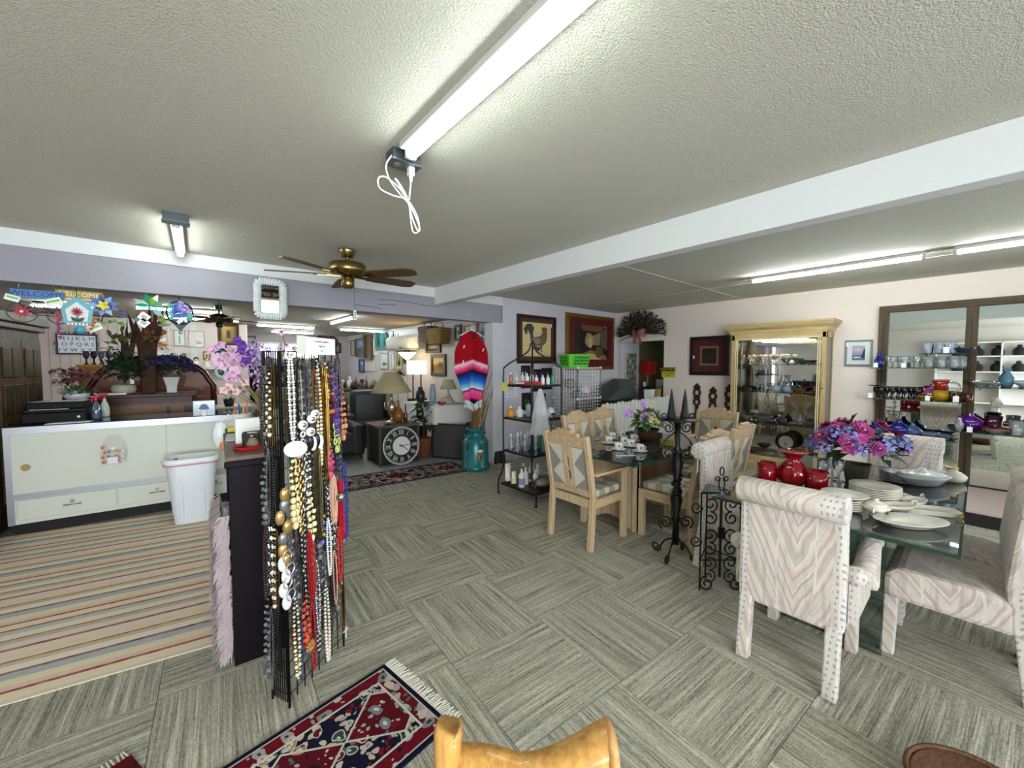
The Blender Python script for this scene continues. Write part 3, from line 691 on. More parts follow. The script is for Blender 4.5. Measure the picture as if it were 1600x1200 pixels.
# ================================================================ pictures
def framebars(w, h, fw, d, y0=0):
    b = MB(); a, c = w/2, h/2
    for q in ([(-a, -c), (a, -c), (a-fw, -c+fw), (-a+fw, -c+fw)], [(a, -c), (a, c), (a-fw, c-fw), (a-fw, -c+fw)], [(a, c), (-a, c), (-a+fw, c-fw), (a-fw, c-fw)], [(-a, c), (-a, -c), (-a+fw, -c+fw), (-a+fw, c-fw)]):
        b.prism(q, y0-d, y0)
    return b
def picture(label, c, w, h, face='Y', frame='#2a1c16', fw=.03, d=.03, mats=(), ground='#cfc4a0', art=(), gl=False, cat='picture', group=None, tagat=None, rough=.45, inner=None, tilt=0, name='framed_picture', grad=None):
    t = thing(name, label, cat, c, R(-90) if face == 'X' else 0, group)
    if tilt: t.rotation_euler = (0, R(tilt), t.rotation_euler[2]) if face == 'Y' else (R(0), R(0), R(-90))
    framebars(w, h, fw, d).build('frame', frame if not isinstance(frame, str) else pm(frame, rough), t, bevel=min(.004, fw*.2))
    if inner: framebars(w-2*fw, h-2*fw, inner[1], d+.004).build('inner_moulding', inner[0] if not isinstance(inner[0], str) else pm(inner[0], .3, .6), t)
    a, b, y = w/2-fw, h/2-fw, -d*.35
    layers = list(mats)
    MB().box(-a, y, -b, a, 0, b).build('mount' if layers else 'print', pm(layers[0][1], .8) if layers else (ground if not isinstance(ground, str) else pm(ground, .7)), t)
    k = 1
    for i, (ins, cc) in enumerate(layers):
        a2, b2 = a-ins, b-ins
        nxt = layers[i+1][1] if i+1 < len(layers) else ground
        MB().box(-a2, y-.0012*k, -b2, a2, y-.0012*(k-1), b2).build('print' if i+1 == len(layers) else 'mount', nxt if not isinstance(nxt, str) else pm(nxt, .7), t)
        a, b = a2, b2; k += 1
    if art:
        cols = []; m = MB()
        for e, (cc, poly) in enumerate(art):
            if cc not in cols: cols.append(cc)
            m.mat(cols.index(cc)).prism([(x*a, z*b) for x, z in poly], y-.0012*(k-1)-.0004*(e+1), y-.0012*(k-1)-.0004*e)
        m.build('print', [pm(x, .7) for x in cols], t)
    if gl: MB().box(-w/2+fw, -d*.8, -h/2+fw, w/2-fw, -d*.8+.002, h/2-fw).build('glazing', glass('#ffffff', .96, .8), t)
    if tagat: MB().box(tagat[0]-.012, -d-.003, tagat[1]-.03, tagat[0]+.012, -d-.001, tagat[1]+.03).build('price_tag', PAPER, t)
    return t
def span(px0, py0, px1, py1, X=None, Y=None):
    a = at(px0, py0, X=X, Y=Y); b = at(px1, py1, X=X, Y=Y); c = (a+b)/2
    return c, (abs(b.x-a.x) if Y is not None else abs(b.y-a.y)), abs(a.z-b.z)
blob = lambda cx, cz, rx, rz, n=12, j=0, s=0: [(cx+rx*(1+j*math.sin(s+3.1*k))*math.cos(2*math.pi*k/n), cz+rz*(1+j*math.cos(s+2.3*k))*math.sin(2*math.pi*k/n)) for k in range(n)]
YP = 10.299
def ppic(label, a, **kw):
    c, w, h = span(*a, Y=YP); return picture(label, (c.x, YP, c.z), w, h, **kw)
ppic('colourful animal poster on the white partition wall', (230, 510, 265, 546), frame='#d9d9d4', fw=.012, ground='#c9b79a', art=[('#7a3326', blob(0, .6, .9, .35, 10, .2)), ('#c9a832', blob(-.5, -.2, .4, .5, 10, .2, 1)), ('#2a2622', blob(-.1, .5, .25, .4, 8, .2)), ('#e6e6ea', blob(.45, -.1, .35, .25, 8, .2)), ('#a8632e', blob(.2, -.65, .7, .2, 9, .2)), ('#d8d8d0', blob(0, .45, .12, .15, 8))])
ppic('small mermaid picture on the partition wall', (271, 516, 290, 541), frame='#8b8b88', fw=.012, ground='#ccd4cc', art=[('#4a8a80', blob(0, -.1, .15, .6, 10, .2)), ('#3f7d74', [(-.35, -.8), (0, -.5), (.35, -.75), (0, -.65)]), ('#c9a58e', blob(.02, .55, .14, .2, 8)), ('#5d4a3a', blob(.05, .75, .2, .14, 8, .2))])
ppic('flamingo picture on the partition wall', (294, 517, 320, 543), frame='#8b8b88', fw=.01, ground='#d9dad2', art=[('#7c4a52', [(-.75, .85), (-.55, .95), (-.4, .7), (-.65, .2), (-.75, -.1), (-.62, -.1), (-.48, .25), (-.25, .7), (-.5, 1.0), (-.8, .95), (-.9, .6), (-.8, .6)]), ('#d9a0b0', blob(-.1, -.35, .6, .25, 12, .12)), ('#c98a9c', blob(.3, -.5, .45, .18, 9, .2)), ('#c9cdc0', blob(.5, .5, .35, .3, 8, .3))])
ppic('blank white framed board low on the partition', (233, 549, 267, 563), frame='#c9d0d0', fw=.012, ground='#d4dad8')
ppic('tiny dark photo frame on the partition', (284, 552, 291, 561), frame='#2a2a2e', fw=.01, ground='#8a8a92')
ppic('small pale drawing pinned to the partition', (272, 544, 283, 557), frame='#c4b8b4', fw=.006, ground='#d4cfca', art=[('#a8a0a8', blob(0, 0, .3, .5, 3))])
ppic('small framed portrait near the green lantern', (317, 549, 329, 562), frame='#6b5a42', fw=.02, ground='#c9b890', art=[('#7a4a32', blob(0, 0, .5, .4, 8, .2))])
# two dolls on a shelf of the partition
crate('wall_shelf', 'narrow white shelf carrying two dolls on the partition', 'shelf', (.62, 10.14, 1.51), 0, [('board', WHITE, (-.4, -.06, 0, .3, .145, .02), 0), ('bracket', WHITE, (-.3, 0, -.1, -.28, .145, 0), 0), ('bracket', WHITE, (.18, 0, -.1, .2, .145, 0), 0)])
for k, x in enumerate((.36, .53)):
    d = thing('doll', ('doll with black hair and white dress on the shelf', 'doll with light brown hair and white dress on the shelf')[k], 'doll', (x, 10.14, 1.53))
    MB().lathe([(.07, 0), (.06, .03), (.035, .1), (.03, .13), (.015, .14)], n=10).build('dress', pm('#d8d8d2', .7), d, True)
    MB().ball((0, 0, .17), .033, 10, 6).build('head', pm('#d9b49c', .6), d, True)
    MB().ball((0, .008, .18), (.042, .036, .04), 10, 6).build('hair', pm('#1a1512' if k == 0 else '#8a6a4a', .7), d, True)
    for s in (-1, 1): MB().cyl((s*.03, 0, .11), (s*.055, -.02, .05), .01, .008, 6).build('arm', pm('#d9b49c', .6), d)
# framed gold picture hanging in the back room
c, w, h = span(339, 504, 374, 540, Y=8.2)
g = picture('gold matted picture in dark frame hanging from the back room ceiling', (c.x, 8.2, c.z), w, h, frame='#3a2618', fw=.035, mats=((.03, '#8f7440'), (.055, '#a98c4e')), ground='#6b4a3a', art=[('#4a3a5c', blob(0, 0, .6, .7, 8, .2))])
MB().tube([(-w*.3, -.01, h/2), (-w*.25, -.01, BZ-c.z)], .002, 4).tube([(w*.3, -.01, h/2), (w*.25, -.01, BZ-c.z)], .002, 4).build('hanging_wire', DARK, g)
# ================================================================ ornaments hanging under the header
HY = 5.115
def wire_ring(c, rx, rz, r=.004, n=24): return [(c[0]+rx*math.cos(2*math.pi*k/n), c[1], c[2]+rz*math.sin(2*math.pi*k/n)) for k in range(n)]
def tagcard(parent, x, z, s=.045, rot=.5, c='#e9efe6', y=-.02):
    MB().tr((x, y, z), (0, rot, 0)).box(-s, -.001, -s*.6, s, .001, s*.6).mat(1).box(-s*.8, -.0016, -s*.1, s*.8, -.001, s*.3).build('tag', [pm(c, .7), pm('#8fb86a', .7)], parent)
p = at(58, 460, Y=HY)
b = thing('welcome_sign', 'blue WELCOME sign with flowered bicycle hanging from the beam', 'sign', (p.x, HY, p.z))
MB().box(-.145, -.006, -.035, .15, .004, .035).build('board', pm('#3d74b0', .5), b, bevel=.003)
lettering('WELCOME', .062, pm('#1c2f5e', .6), b, (.0, -.0065, 0), (R(90), 0, 0))
MB().tube([(-.1, 0, .03)]+[(-.1*math.cos(R(a)), 0, .05+.07*math.sin(R(a))) for a in range(0, 181, 20)]+[(.1, 0, .03)], .0035, 5).build('hanger', pm('#8a7250', .4, .6), b, True)
MB().tube(wire_ring((-.085, 0, -.15), .085, .085), .005, 5, True).tube(wire_ring((.115, 0, -.175), .065, .06), .005, 5, True).tube([(-.085, 0, -.15), (.0, 0, -.07), (.115, 0, -.175)], .005, 5).tube([(-.03, 0, -.06), (.06, 0, -.06)], .007, 5).tube([(-.1, 0, -.035), (-.1, 0, -.08), (-.02, 0, -.17), (.115, 0, -.175)], .004, 4).build('bicycle_frame', pm('#2b3034', .4, .6), b)
for x, z, s, cs in ((-.085, -.15, .06, ('#b0304c', '#e8d9c8')), (.115, -.175, .045, ('#9a6a2c', '#e8d9c8'))):
    put(blossom_mesh('daisy', cs[0], cs[1]), b, 'flower', (x, -.008, z), (0, -1, 0), s)
tagcard(b, -.13, -.045, .04, .3); tagcard(b, .09, -.055, .05, -.35)
p = at(122, 460, Y=HY+.05)
b = thing('welcome_sign', 'gold WELCOME sign with white letters hanging from the beam', 'sign', (p.x, HY+.05, p.z))
MB().box(-.135, -.006, -.04, .16, .004, .03).mat(1).box(-.135, -.005, -.05, .165, .003, -.04).build('board', [pm('#b5973c', .5), WHITE], b)
lettering('WELCOME', .055, pm('#f2efe6', .6), b, (.0, -.0065, -.004), (R(90), 0, 0))
MB().tube([(-.09, 0, .03)]+[(-.09*math.cos(R(a)), 0, .045+.065*math.sin(R(a))) for a in range(0, 181, 20)]+[(.09, 0, .03)], .003, 5).build('hanger', pm('#8a7250', .4, .6), b, True)
p = at(121, 492, Y=HY-.03)
b = thing('birdhouse_ornament', 'turquoise birdhouse sun catcher with red flower under the beam', 'ornament', (p.x, HY-.03, p.z))
house = [(-.07, -.07), (-.085, .05), (0, .14), (.085, .05), (.07, -.07)]
MB().prism([(x*1.15, z*1.12+.005) for x, z in house], 0, .01).build('frame', pm('#4f9fae', .4), b)
MB().prism([(x*.82, z*.8+.0) for x, z in house], -.004, 0).build('panel', pm('#cfd6da', .4), b)
for k in range(6): MB().box(-.06+.022*k, -.006, -.09, -.05+.022*k, .004, -.07).build('picket', pm('#e6eef2', .5), b)
put(blossom_mesh('daisy', '#a8324c', '#5c1f2c'), b, 'flower', (0, -.008, .025), (0, -1, 0), .045)
MB().leaf((0, -.007, -.06), (-.04, -.008, -.02), .03, 0, (0, -1, 0)).leaf((0, -.007, -.06), (.045, -.008, -.02), .03, 0, (0, -1, 0)).leaf((0, -.007, -.06), (0, -.008, .0), .01, 0, (0, -1, 0)).build('leaf_print', pm('#2c4a30', .5), b)
MB().ball((.01, 0, -.13), (.035, .03, .035), 10, 6).tube([(.01, 0, -.1), (0, 0, -.075)], .003, 4).build('bell', pm('#3f98b8', .25), b, True)
MB().tube([(0, 0, .15), (0, 0, .23)], .003, 4).build('hook', DARK, b)
for k in range(8): put(blossom_mesh('spray', '#b8478a', '#8a3f78'), b, 'flower', (-.115+.01*(k % 2), -.005, .05-.035*k), (0, -1, 0), .025)
for k in range(4): put(blossom_mesh('spray', '#c9662c', '#b8334c'), b, 'flower', (.11-.01*k, -.005, -.03-.03*k), (0, -1, 0), .025)
p = at(162, 478, Y=HY)
b = thing('bird_spinner', 'blue and yellow metal bird flower hanging from a black hook', 'ornament', (p.x, HY, p.z))
for k in range(9):
    a = R(20+k*40); MB().leaf((0, 0, 0), (.11*math.cos(a), -.02, .1*math.sin(a)), .05, 0, (0, -1, 0)).build('petal', pm(('#3a5fa8', '#6f9fd0', '#27407c')[k % 3], .35), b)
for k in range(5):
    a = R(50+k*72); MB().leaf((0, -.02, 0), (.05*math.cos(a), -.04, .05*math.sin(a)), .03, 0, (0, -1, 0)).build('petal', pm('#d8c84a', .4), b)
MB().tube(smoothpath([(0, 0, .1), (-.005, 0, .14), (-.004, 0, .17)], 3), .006, 5).ball((-.004, 0, .175), .014, 6, 4).build('hook', BLACK, b)
for k in range(7): MB().leaf((-.1+.03*k, 0, -.14), (-.12+.045*k, -.02, -.17+.03*(k % 3)), .035, 0, (0, -1, 0)).build('leaf', pm(('#4c7c3c', '#6f9a58')[k % 2], .45), b)
MB().tube([(0, 0, -.05), (-.02, 0, -.15)], .004, 4).build('stem', DARK, b)
for k in range(5): MB().leaf((.08, 0, -.03-.01*k), (.16, -.01, -.02-.02*k), .014, 0, (0, -1, 0)).build('tail_feather', pm(('#6b3f7a', '#2b2f5c')[k % 2], .5), b)
tagcard(b, -.06, -.2, .045, -.5)
MB().leaf((-.18, 0, -.03), (-.09, 0, .02), .06, 0, (0, -1, 0)).leaf((-.2, 0, -.08), (-.1, 0, -.06), .02, 0, (0, -1, 0)).build('white_wing', pm('#dfe3ea', .4), b)
p = at(235, 480, Y=HY)
b = thing('leaf_ornament', 'green and turquoise glass bird ornament with white price cards', 'ornament', (p.x, HY, p.z))
for k, (x, z, x2, z2, w, cc) in enumerate(((0, 0, -.12, .07, .05, '#b9d8cf'), (0, .02, -.03, .13, .06, '#3fa06a'), (0, .02, .06, .12, .06, '#9ccc4a'), (0, 0, .1, .05, .06, '#5fae8c'), (-.1, .02, .03, -.03, .06, '#3aa88a'), (0, -.02, .14, -.01, .05, '#7cd0c4'), (.02, -.02, .09, -.09, .05, '#b8d4d8'), (-.02, -.05, -.08, -.08, .05, '#cf6a3c'), (.05, -.1, .11, -.14, .05, '#8fae2c'), (-.12, -.13, -.05, -.12, .05, '#7fa09c'), (.04, -.17, .15, -.16, .04, '#76988c'))):
    MB().leaf((x, -.004*k, z), (x2, -.004*k-.01, z2), w, 0, (0, -1, 0)).build('glass_leaf', glass(cc, .9, .8, .6), b)
for x, z in ((-.045, -.1), (-.05, -.155)): MB().tr((x, -.055, z), (0, R(42), 0)).box(-.035, -.001, -.035, .035, .001, .035).mat(1).box(-.02, -.002, -.015, .02, -.001, .015).build('price_card', [pm('#eef0ee', .7), pm('#a8b4ac', .7)], b)
MB().tube([(0, 0, .12), (0, 0, .16)], .003, 4).tube([(0, 0, .0), (0, 0, -.17)], .003, 4).build('hook', DARK, b)
p = at(281, 489, Y=HY)
b = thing('flower_spinner', 'teardrop flower spinner with blue, violet and white petals', 'ornament', (p.x, HY, p.z))
q = random.Random(4)
for k in range(70):
    a = q.uniform(0, 6.28); r = .085*math.sqrt(q.random()); x, z = r*math.cos(a), r*math.sin(a)
    cc = '#e4ecf2' if z < -.04 and abs(x) < .05 else '#8f7ac8' if z > 0 and x > 0 else '#2f62b8' if abs(x) < .04 else '#5aa8a0'
    MB().leaf((x-.012*math.cos(a), -.012-.0004*k, z-.012*math.sin(a)), (x+.034*math.cos(a), -.03-.0004*k, z+.034*math.sin(a)), .034, 0, (0, -1, 0)).build('petal', pm(cc, .4), b)
MB().tube(wire_ring((0, 0, 0), .1, .11), .01, 6, True).prism([(-.09, -.06), (0, -.18), (.09, -.06)], .0, .006).build('frame', pm('#2c3a3c', .4, .4), b)
MB().tube([(0, 0, .11), (0, 0, .19)], .008, 5).build('hook', DARK, b)
MB().ball((0, 0, -.19), .018, 8, 5).build('glass_bead', glass('#ffffff', .9, 1, .1), b, True)
# wicker framed mirror on the header
c, w, h = span(394, 433, 448, 501, Y=YB-.03)
mr = thing('wicker_mirror', 'white wicker framed mirror hung on the lavender beam', 'mirror', (c.x, YB-.045, c.z))
mr.rotation_euler = (R(4.3), 0, 0)
n = 15; hw, hh = w/2-.035, h/2-.035
strand = MB().tr(sc=(1, 1, 1)).ball((0, 0, 0), (.018, .03, .042), 8, 6).mesh('wicker_strand', pm('#d3dadc', .5))
path = []
per = rrect(2*hw, 2*hh, .18, 4); P = [V((x, 0, z)) for x, z in per]
tot = sum((P[(i+1) % len(P)]-P[i]).length for i in range(len(P))); N = 52; acc = 0; i = 0; seg = (P[1]-P[0]).length
for k in range(N):
    s = tot*k/N
    while acc+seg < s: acc += seg; i += 1; seg = (P[(i+1) % len(P)]-P[i % len(P)]).length
    a, b2 = P[i % len(P)], P[(i+1) % len(P)]; pt_ = a+(b2-a)*((s-acc)/max(seg, 1e-6)); d = (b2-a).normalized()
    ob('wicker_strand', strand, mr, (pt_.x, -.03, pt_.z), (0, math.atan2(-d.z, d.x)+R(12), 0))
MB().box(-hw, -.012, -hh, hw, -.004, hh).build('mirror_glass', mirror_m, mr)
MB().box(-.02, -.034, hh-.03, .02, -.03, hh+.03).build('price_tag', PAPER, mr)
# sign on the window wall that the mirror shows
sg = thing('wooden_sign', 'dark wooden sign with cream letters above the shop windows', 'sign', (2.2, -3.199, 2.36))
MB().box(-.36, -.0, -.1, .36, .02, .1).prism([(-.3, .1), (-.15, .16), (0, .2), (.15, .16), (.3, .1)], 0, .02).build('board', pm('#3a140c', .5), sg)
lettering('FINE GIFT', .14, pm('#e6d8b0', .6), sg, (0, .021, -.005), (R(90), 0, R(180)))
# ================================================================ poncho on its hanger in the doorway
pp = at(737, 515, Y=YB-.16)
po = thing('poncho', 'red striped serape poncho with white fringe on a white hanger', 'poncho', (pp.x, YB-.16, 0))
zt = at(737, 515, Y=YB-.16).z; zb = at(735, 632, Y=YB-.16).z
def pcol():
    m = Mt('serape_wool'); x, y, z = m.obj()
    f = (z+x.abs()*.3-(zb-.0))*(1/(zt-zb))
    c = m.ramp(f, [(0, '#201014'), (.07, '#16131a'), (.09, '#d42a6e'), (.19, '#e85a98'), (.225, '#20202c'), (.235, '#e8eef6'), (.26, '#8fc4ea'), (.33, '#2c7ad0'), (.4, '#1b3f9c'), (.46, '#121428'), (.485, '#b81f4a'), (.53, '#e8508c'), (.585, '#f2c8da'), (.61, '#a51426'), (.66, '#9c0f1c'), (1, '#a31220')])
    m.color(c).set(.9, spec=.1).bump(m.noise(160, 2, (1, 1, 3)), .3, .004); return m.m
wl, wr_, H_ = .27, .3, zt-zb
def cloth(u, v):
    # u across, v down
    x = (u-.5)*2; w = .09+.2*math.sin(min(1, v/.24)*math.pi/2) if v < .5 else .29-.13*((v-.5)/.5)**.8
    z = zt-.03-.1*abs(x)**1.5*min(1, v*4)-v*(H_-.03)*(1-.16*abs(x)*v)
    return (x*w+(.05*max(0, v-.4)), .02*math.sin(9*u+4*v)+.014*math.sin(21*u)*v-.015*math.cos(x*1.5), z)
pon = MB().grid(cloth, 28, 26).build('cloth', pcol(), po, True, solid=.006)
fr = MB(); q = random.Random(8)
for k in range(26):
    u = (k+.5)/26; a = V(cloth(u, 1)); fr.tube([a, a+V((q.uniform(-.012, .012), q.uniform(-.01, .01), -.05)), a+V((q.uniform(-.025, .025), 0, -.11))], .006, 4)
fr.build('fringe', pm('#dfe3ea', .8), po)
MB().tube(smoothpath([(-.21, 0, zt-.1), (-.05, 0, zt-.02), (0, 0, zt), (.06, 0, zt-.02), (.22, 0, zt-.1)], 4), .008, 6).tube([(0, 0, zt), (0, 0, zt+.04)]+[V((.015, 0, zt+.055))+V((.015*math.cos(R(a)), 0, .015*math.sin(R(a)))) for a in range(180, -60, -30)], .004, 5).build('hanger', WHITE, po, True)
MB().tube([(0.01, 0, zt+.065), (.005, .1, zt+.25), (.0, .158, 2.33)], .002, 4).build('string', PAPER, po)
MB().prism([(-.06, zt-.02), (0, zt-.16), (.06, zt-.02), (.05, zt-.015), (0, zt-.12), (-.05, zt-.015)], -.05, -.044).build('neck_trim', pm('#1c1216', .8), po)
for x, z in ((-.2, .26), (-.22, .48), (.23, .3), (.2, .56)): MB().tr((x*.8, -.035, zt-z), (0, R(20), 0)).box(-.008, 0, -.025, .008, .002, .025).build('button_tab', PAPER, po)
# ================================================================ rugs
def stripes_mat():
    m = Mt('striped_rug_weave'); x, y, z = m.obj()
    pal = [('#ead6b4', 3), ('#8e1626', 1.1), ('#e6bfa6', 2), ('#e4d8b4', 3), ('#a9adb2', 3), ('#7a1f30', 1), ('#e8e2cc', 3), ('#d3b18e', 2), ('#55313a', .6), ('#e6d2ae', 3), ('#e8d4c6', 3), ('#a01626', 1.2), ('#d9d6c8', 3), ('#c7a98a', 2), ('#6b2a30', .7), ('#e6dcc0', 3), ('#b8bab4', 2.4), ('#8a2434', 1)]
    tot = sum(w for _, w in pal); st = []; a = 0
    for c, w in pal: st.append((a/tot, c)); a += w
    f = (y*(1/.74)+50.0).fract()
    c = m.ramp(f, st, True); n = m.noise(70, 3, (.35, 1.6, 1)); w = m.noise(300, 1)
    c = m.mix((n-.5)*.8+.16, c, '#f4ecdc'); m.color(c).set(.95, spec=.1).bump(n+w, .5, .005); return m.m
RA = R(-10)
rg = thing('striped_rug', 'large striped woven rug in cream, red and grey in front of counter', 'rug', (.15, 2.80, 0), RA)
MB().box(-2.6, .0, .0005, .3, 2.72, .006).build('weave', stripes_mat(), rg, bevel=.002)
MB().box(-2.6, -.03, .0005, .3, .0, .006).build('hem', pm('#d8cdb4', .9), rg)
def persian(name, ground, border, W_, L_, cell):
    m = Mt(name); x, y, z = m.obj()
    ax, ay = x.abs(), y.abs()
    dx = (ax*-1+W_/2); dy = (ay*-1+L_/2); d = dx.op('MINIMUM', dy)
    # small mirrored floral motifs
    vo = m.n('TexVoronoi'); vo.inputs['Scale'].default_value = 1/cell
    dn = m.noise(9, 2); dm = m.noise(11, 2, (1, 1.3, 1)); cm = m.n('CombineXYZ'); m.link(ax+(dn-.5)*.07, cm.inputs[0]); m.link(ay+(dm-.5)*.07, cm.inputs[1]); m.link(cm.outputs[0], vo.inputs['Vector'])
    v = Sk(m.nt, vo.outputs['Distance']); vc = m.n('SeparateXYZ'); m.link(vo.outputs['Color'], vc.inputs[0]); rc = Sk(m.nt, vc.outputs[0])
    motif = m.ramp(rc, [(0, '#8a8d90'), (.25, '#6f1524'), (.45, '#cbbfae'), (.6, '#31504a'), (.75, '#7d8288'), (.88, '#a88a72')], True)
    v2n = m.n('TexVoronoi'); v2n.inputs['Scale'].default_value = 2.1/cell; m.link(cm.outputs[0], v2n.inputs['Vector'])
    v2 = Sk(m.nt, v2n.outputs['Distance']); vc2 = m.n('SeparateXYZ'); m.link(v2n.outputs['Color'], vc2.inputs[0]); r2 = Sk(m.nt, vc2.outputs[1])
    small = m.ramp(r2, [(0, '#a9a9a6'), (.2, ground), (.35, '#7d1826'), (.5, '#6f7478'), (.62, ground), (.75, '#4d6a60'), (.86, '#c9b8a4')], True)
    ground_ = m.mix(v2.lt(.46), ground, small)
    ring = v.lt(.42); core = v.lt(.16); edge = (v-.42).abs().lt(.04)
    motif = m.mix(v2.lt(.28), motif, m.ramp(r2, [(0, '#d6cfc0'), (.5, '#20223a')], True))
    inner = m.mix(ring, ground_, motif); inner = m.mix(core, inner, '#d6cfc0'); inner = m.mix(edge, inner, '#c9c2b4')
    # lozenge medallion with outlines, repeated along the length
    yy = ((ay*(1/(L_*.36))+.5).fract()-.5).abs()*(L_*.36)
    md = ax*1.0+yy*.75; med = md.lt(W_*.27); medl = (md-W_*.27).abs().lt(.006)
    m2 = m.mix(ring, m.mix(v2.lt(.3), '#5c101c', small), motif); m2 = m.mix(core, m2, '#d9d2c4')
    inner = m.mix(med, inner, m2); inner = m.mix(medl, inner, '#cfc8ba')
    vb = m.mix(ring, m.mix(v2.lt(.3), border, small), m.mix(rc, '#7f858c', '#cdbfb0')); vb = m.mix(core, vb, '#31303c')
    isb = d.lt(W_*.17); c = m.mix(isb, inner, vb)
    for q, w, cc in ((W_*.17, .005, '#d6cfc4'), (W_*.045, .004, '#c9c0b8')): c = m.mix((d-q).abs().lt(w), c, cc)
    c = m.mix(d.lt(W_*.04), c, '#12142c')
    n = m.noise(220, 2); c = m.mix(n*.25, c, '#15101a'); m.color(c).set(.95, spec=.1).bump(n, .6, .004); return m.m
p0, p1, p2 = V((.80, 1.99)), V((.93, 1.47)), V((.10, 1.90))
ang = math.atan2(p0.y-V((.12, 1.87)).y, .80-.12)  # long edge direction
pa = R(9)
pr_ = thing('persian_rug', 'small navy and red oriental rug with white fringe', 'rug', (.85, 1.73, 0), pa)
Wp = .54; Lp = 1.1
o = MB().box(-Wp/2, -Lp/2, .0005, Wp/2, Lp/2, .009).build('pile', persian('oriental_rug_navy', '#15172e', '#6b1020', Wp, Lp, .062), pr_, bevel=.003)
o.location = (-Lp/2, 0, 0); o.rotation_euler = (0, 0, R(90))
q = random.Random(5); fr = MB()
for k in range(60):
    y = -Wp/2+Wp*(k+.5)/60; fr.tube([(0, y, .006), (.03, y+q.uniform(-.004, .004), .007), (.055+q.uniform(0, .012), y+q.uniform(-.009, .009), .003)], .0032, 4)
fr.build('fringe', pm('#e6e2d6', .9), pr_)
rn = thing('runner_rug', 'narrow red and navy oriental runner in the doorway', 'rug', (2.42, 5.37, 0), R(-6))
MB().box(-.35, -1.01, .0005, .35, 1.01, .009).build('pile', persian('oriental_rug_runner', '#1b1d2c', '#57222c', .70, 2.02, .08), rn, bevel=.003).rotation_euler = (0, 0, R(90))
r3 = thing('corner_rug', 'corner of a dark red fringed rug at the picture bottom', 'rug', (-.18, 2.19, 0), R(20))
MB().box(-.7, -.5, .0005, 0, .0, .009).build('pile', persian('oriental_rug_corner', '#2a1a1c', '#6b2028', .5, .7, .06), r3)
fr = MB()
for k in range(50):
    x = -.7*(k+.5)/50; fr.tube([(x, 0, .006), (x+q.uniform(-.006, .006), .05, .003)], .0035, 4)
fr.build('fringe', pm('#cfc8b6', .9), r3)

# ================================================================ low bookcase with what stands on it
BK = pm('#0e050f', .55, 0, .15, (3, .2)); PLANK = wood('#77635a', '#54443e', 1, 8, .55)
bk = thing('bookcase', 'dark purple bookcase end with brown top behind the necklace rack', 'bookcase', (.2, 2.5, 0), R(-4))
BW = .24; BL = 1.15
MB().box(0, 0, 0, BW, .025, 1.1).build('end_panel', BK, bk, bevel=.004)
MB().box(0, BL-.025, 0, BW, BL, 1.1).build('end_panel', BK, bk)
MB().box(BW-.02, .025, .02, BW, BL-.025, 1.1).build('back_panel', BK, bk)
for z in (.08, .42, .76): MB().box(.01, .025, z, BW-.02, BL-.025, z+.02).build('shelf', BK, bk)
MB().box(-.012, -.015, 1.1, BW+.012, BL+.012, 1.125).build('top', PLANK, bk, bevel=.005)
MB().box(-.016, -.02, 1.065, BW+.012, -.0, 1.1).build('edge_moulding', BK, bk, bevel=.006)
BT = 1.126
def ob_(x, y): return Matrix.Rotation(R(-4), 4, 'Z') @ V((x, y, 0)) + V((.2, 2.5, 0))
# sheepskin hanging over the side
fu = thing('sheepskin', 'pale mauve long-haired sheepskin hanging down the bookcase side', 'sheepskin', (.198, 2.56, 0), R(-4))
MB().grid(lambda u, v: (-.03-.012*math.sin(5*v+2*u), u*.5, .05+v*.74), 8, 12).build('hide', pm('#a89a9a', .9), fu, solid=.01)
hr = MB(); q = random.Random(6)
for k in range(2600):
    y, z = q.uniform(-.02, .5), q.uniform(.04, .8); a = V((-.035, y, z)); l = q.uniform(.05, .09)
    e = a+V((-.035-q.uniform(0, .025), q.uniform(-.03, .03), -l)); s = V((0, .007, .002)); hr.add([a-s, a+s, (a+e)/2+V((-.012, 0, 0))+s*.8, e, (a+e)/2+V((-.012, 0, 0))-s*.8], [(0, 1, 2, 4), (4, 2, 3)])
for k in range(700):
    x, z = q.uniform(-.04, .0), q.uniform(.06, .8); a = V((x, -.0, z)); l = q.uniform(.05, .09); e = a+V((-.02+q.uniform(-.02, .02), -.025, -l)); s = V((.007, 0, 0)); hr.add([a-s, a+s, e], [(0, 1, 2)])
stuff(hr.build('wool', pm('#b3a4a6', .9, noise=(12, .25)), fu))
# top of bookcase
t = thing('serving_tray', 'red plastic tray under the candle jar on the bookcase', 'tray', (*ob_(.12, .17).xy, BT), R(8))
taper([(.16, .11, 0), (.19, .13, .02), (.185, .125, .02), (.155, .105, .005)], .2).build('tray', pm('#b0201c', .35), t)
t = thing('candle_jar', 'clear glass jar with tan candle on the red tray', 'jar', (*ob_(.12, .17).xy, BT+.007))
MB().lathe([(.045, 0), (.05, .005), (.052, .07), (.05, .085), (.047, .085), (.048, .01)], n=24).build('jar', glass('#f6fbfb', .94, 1, .03), t, True)
MB().lathe([(.036, .006), (.037, .05), (0, .05)], (.006, 0, 0), 20).build('candle', pm('#c79a68', .5), t, True)
t = thing('card_box', 'white box with small black print leaning on the bookcase', 'box', (*ob_(.12, .38).xy, BT), R(0))
MB().box(-.075, -.02, 0, .075, .03, .15).build('box', pm('#e6e6e4', .5), t, bevel=.003)
MB().box(.045, -.0212, .02, .065, -.02, .055).build('print', BLACK, t)
t = thing('paper_sign', 'sheet of white card lying on the bookcase top', 'card', (*ob_(.1, .62).xy, BT), R(-6))
MB().box(-.1, -.12, 0, .07, .3, .003).build('card', pm('#d6d6d2', .6), t)
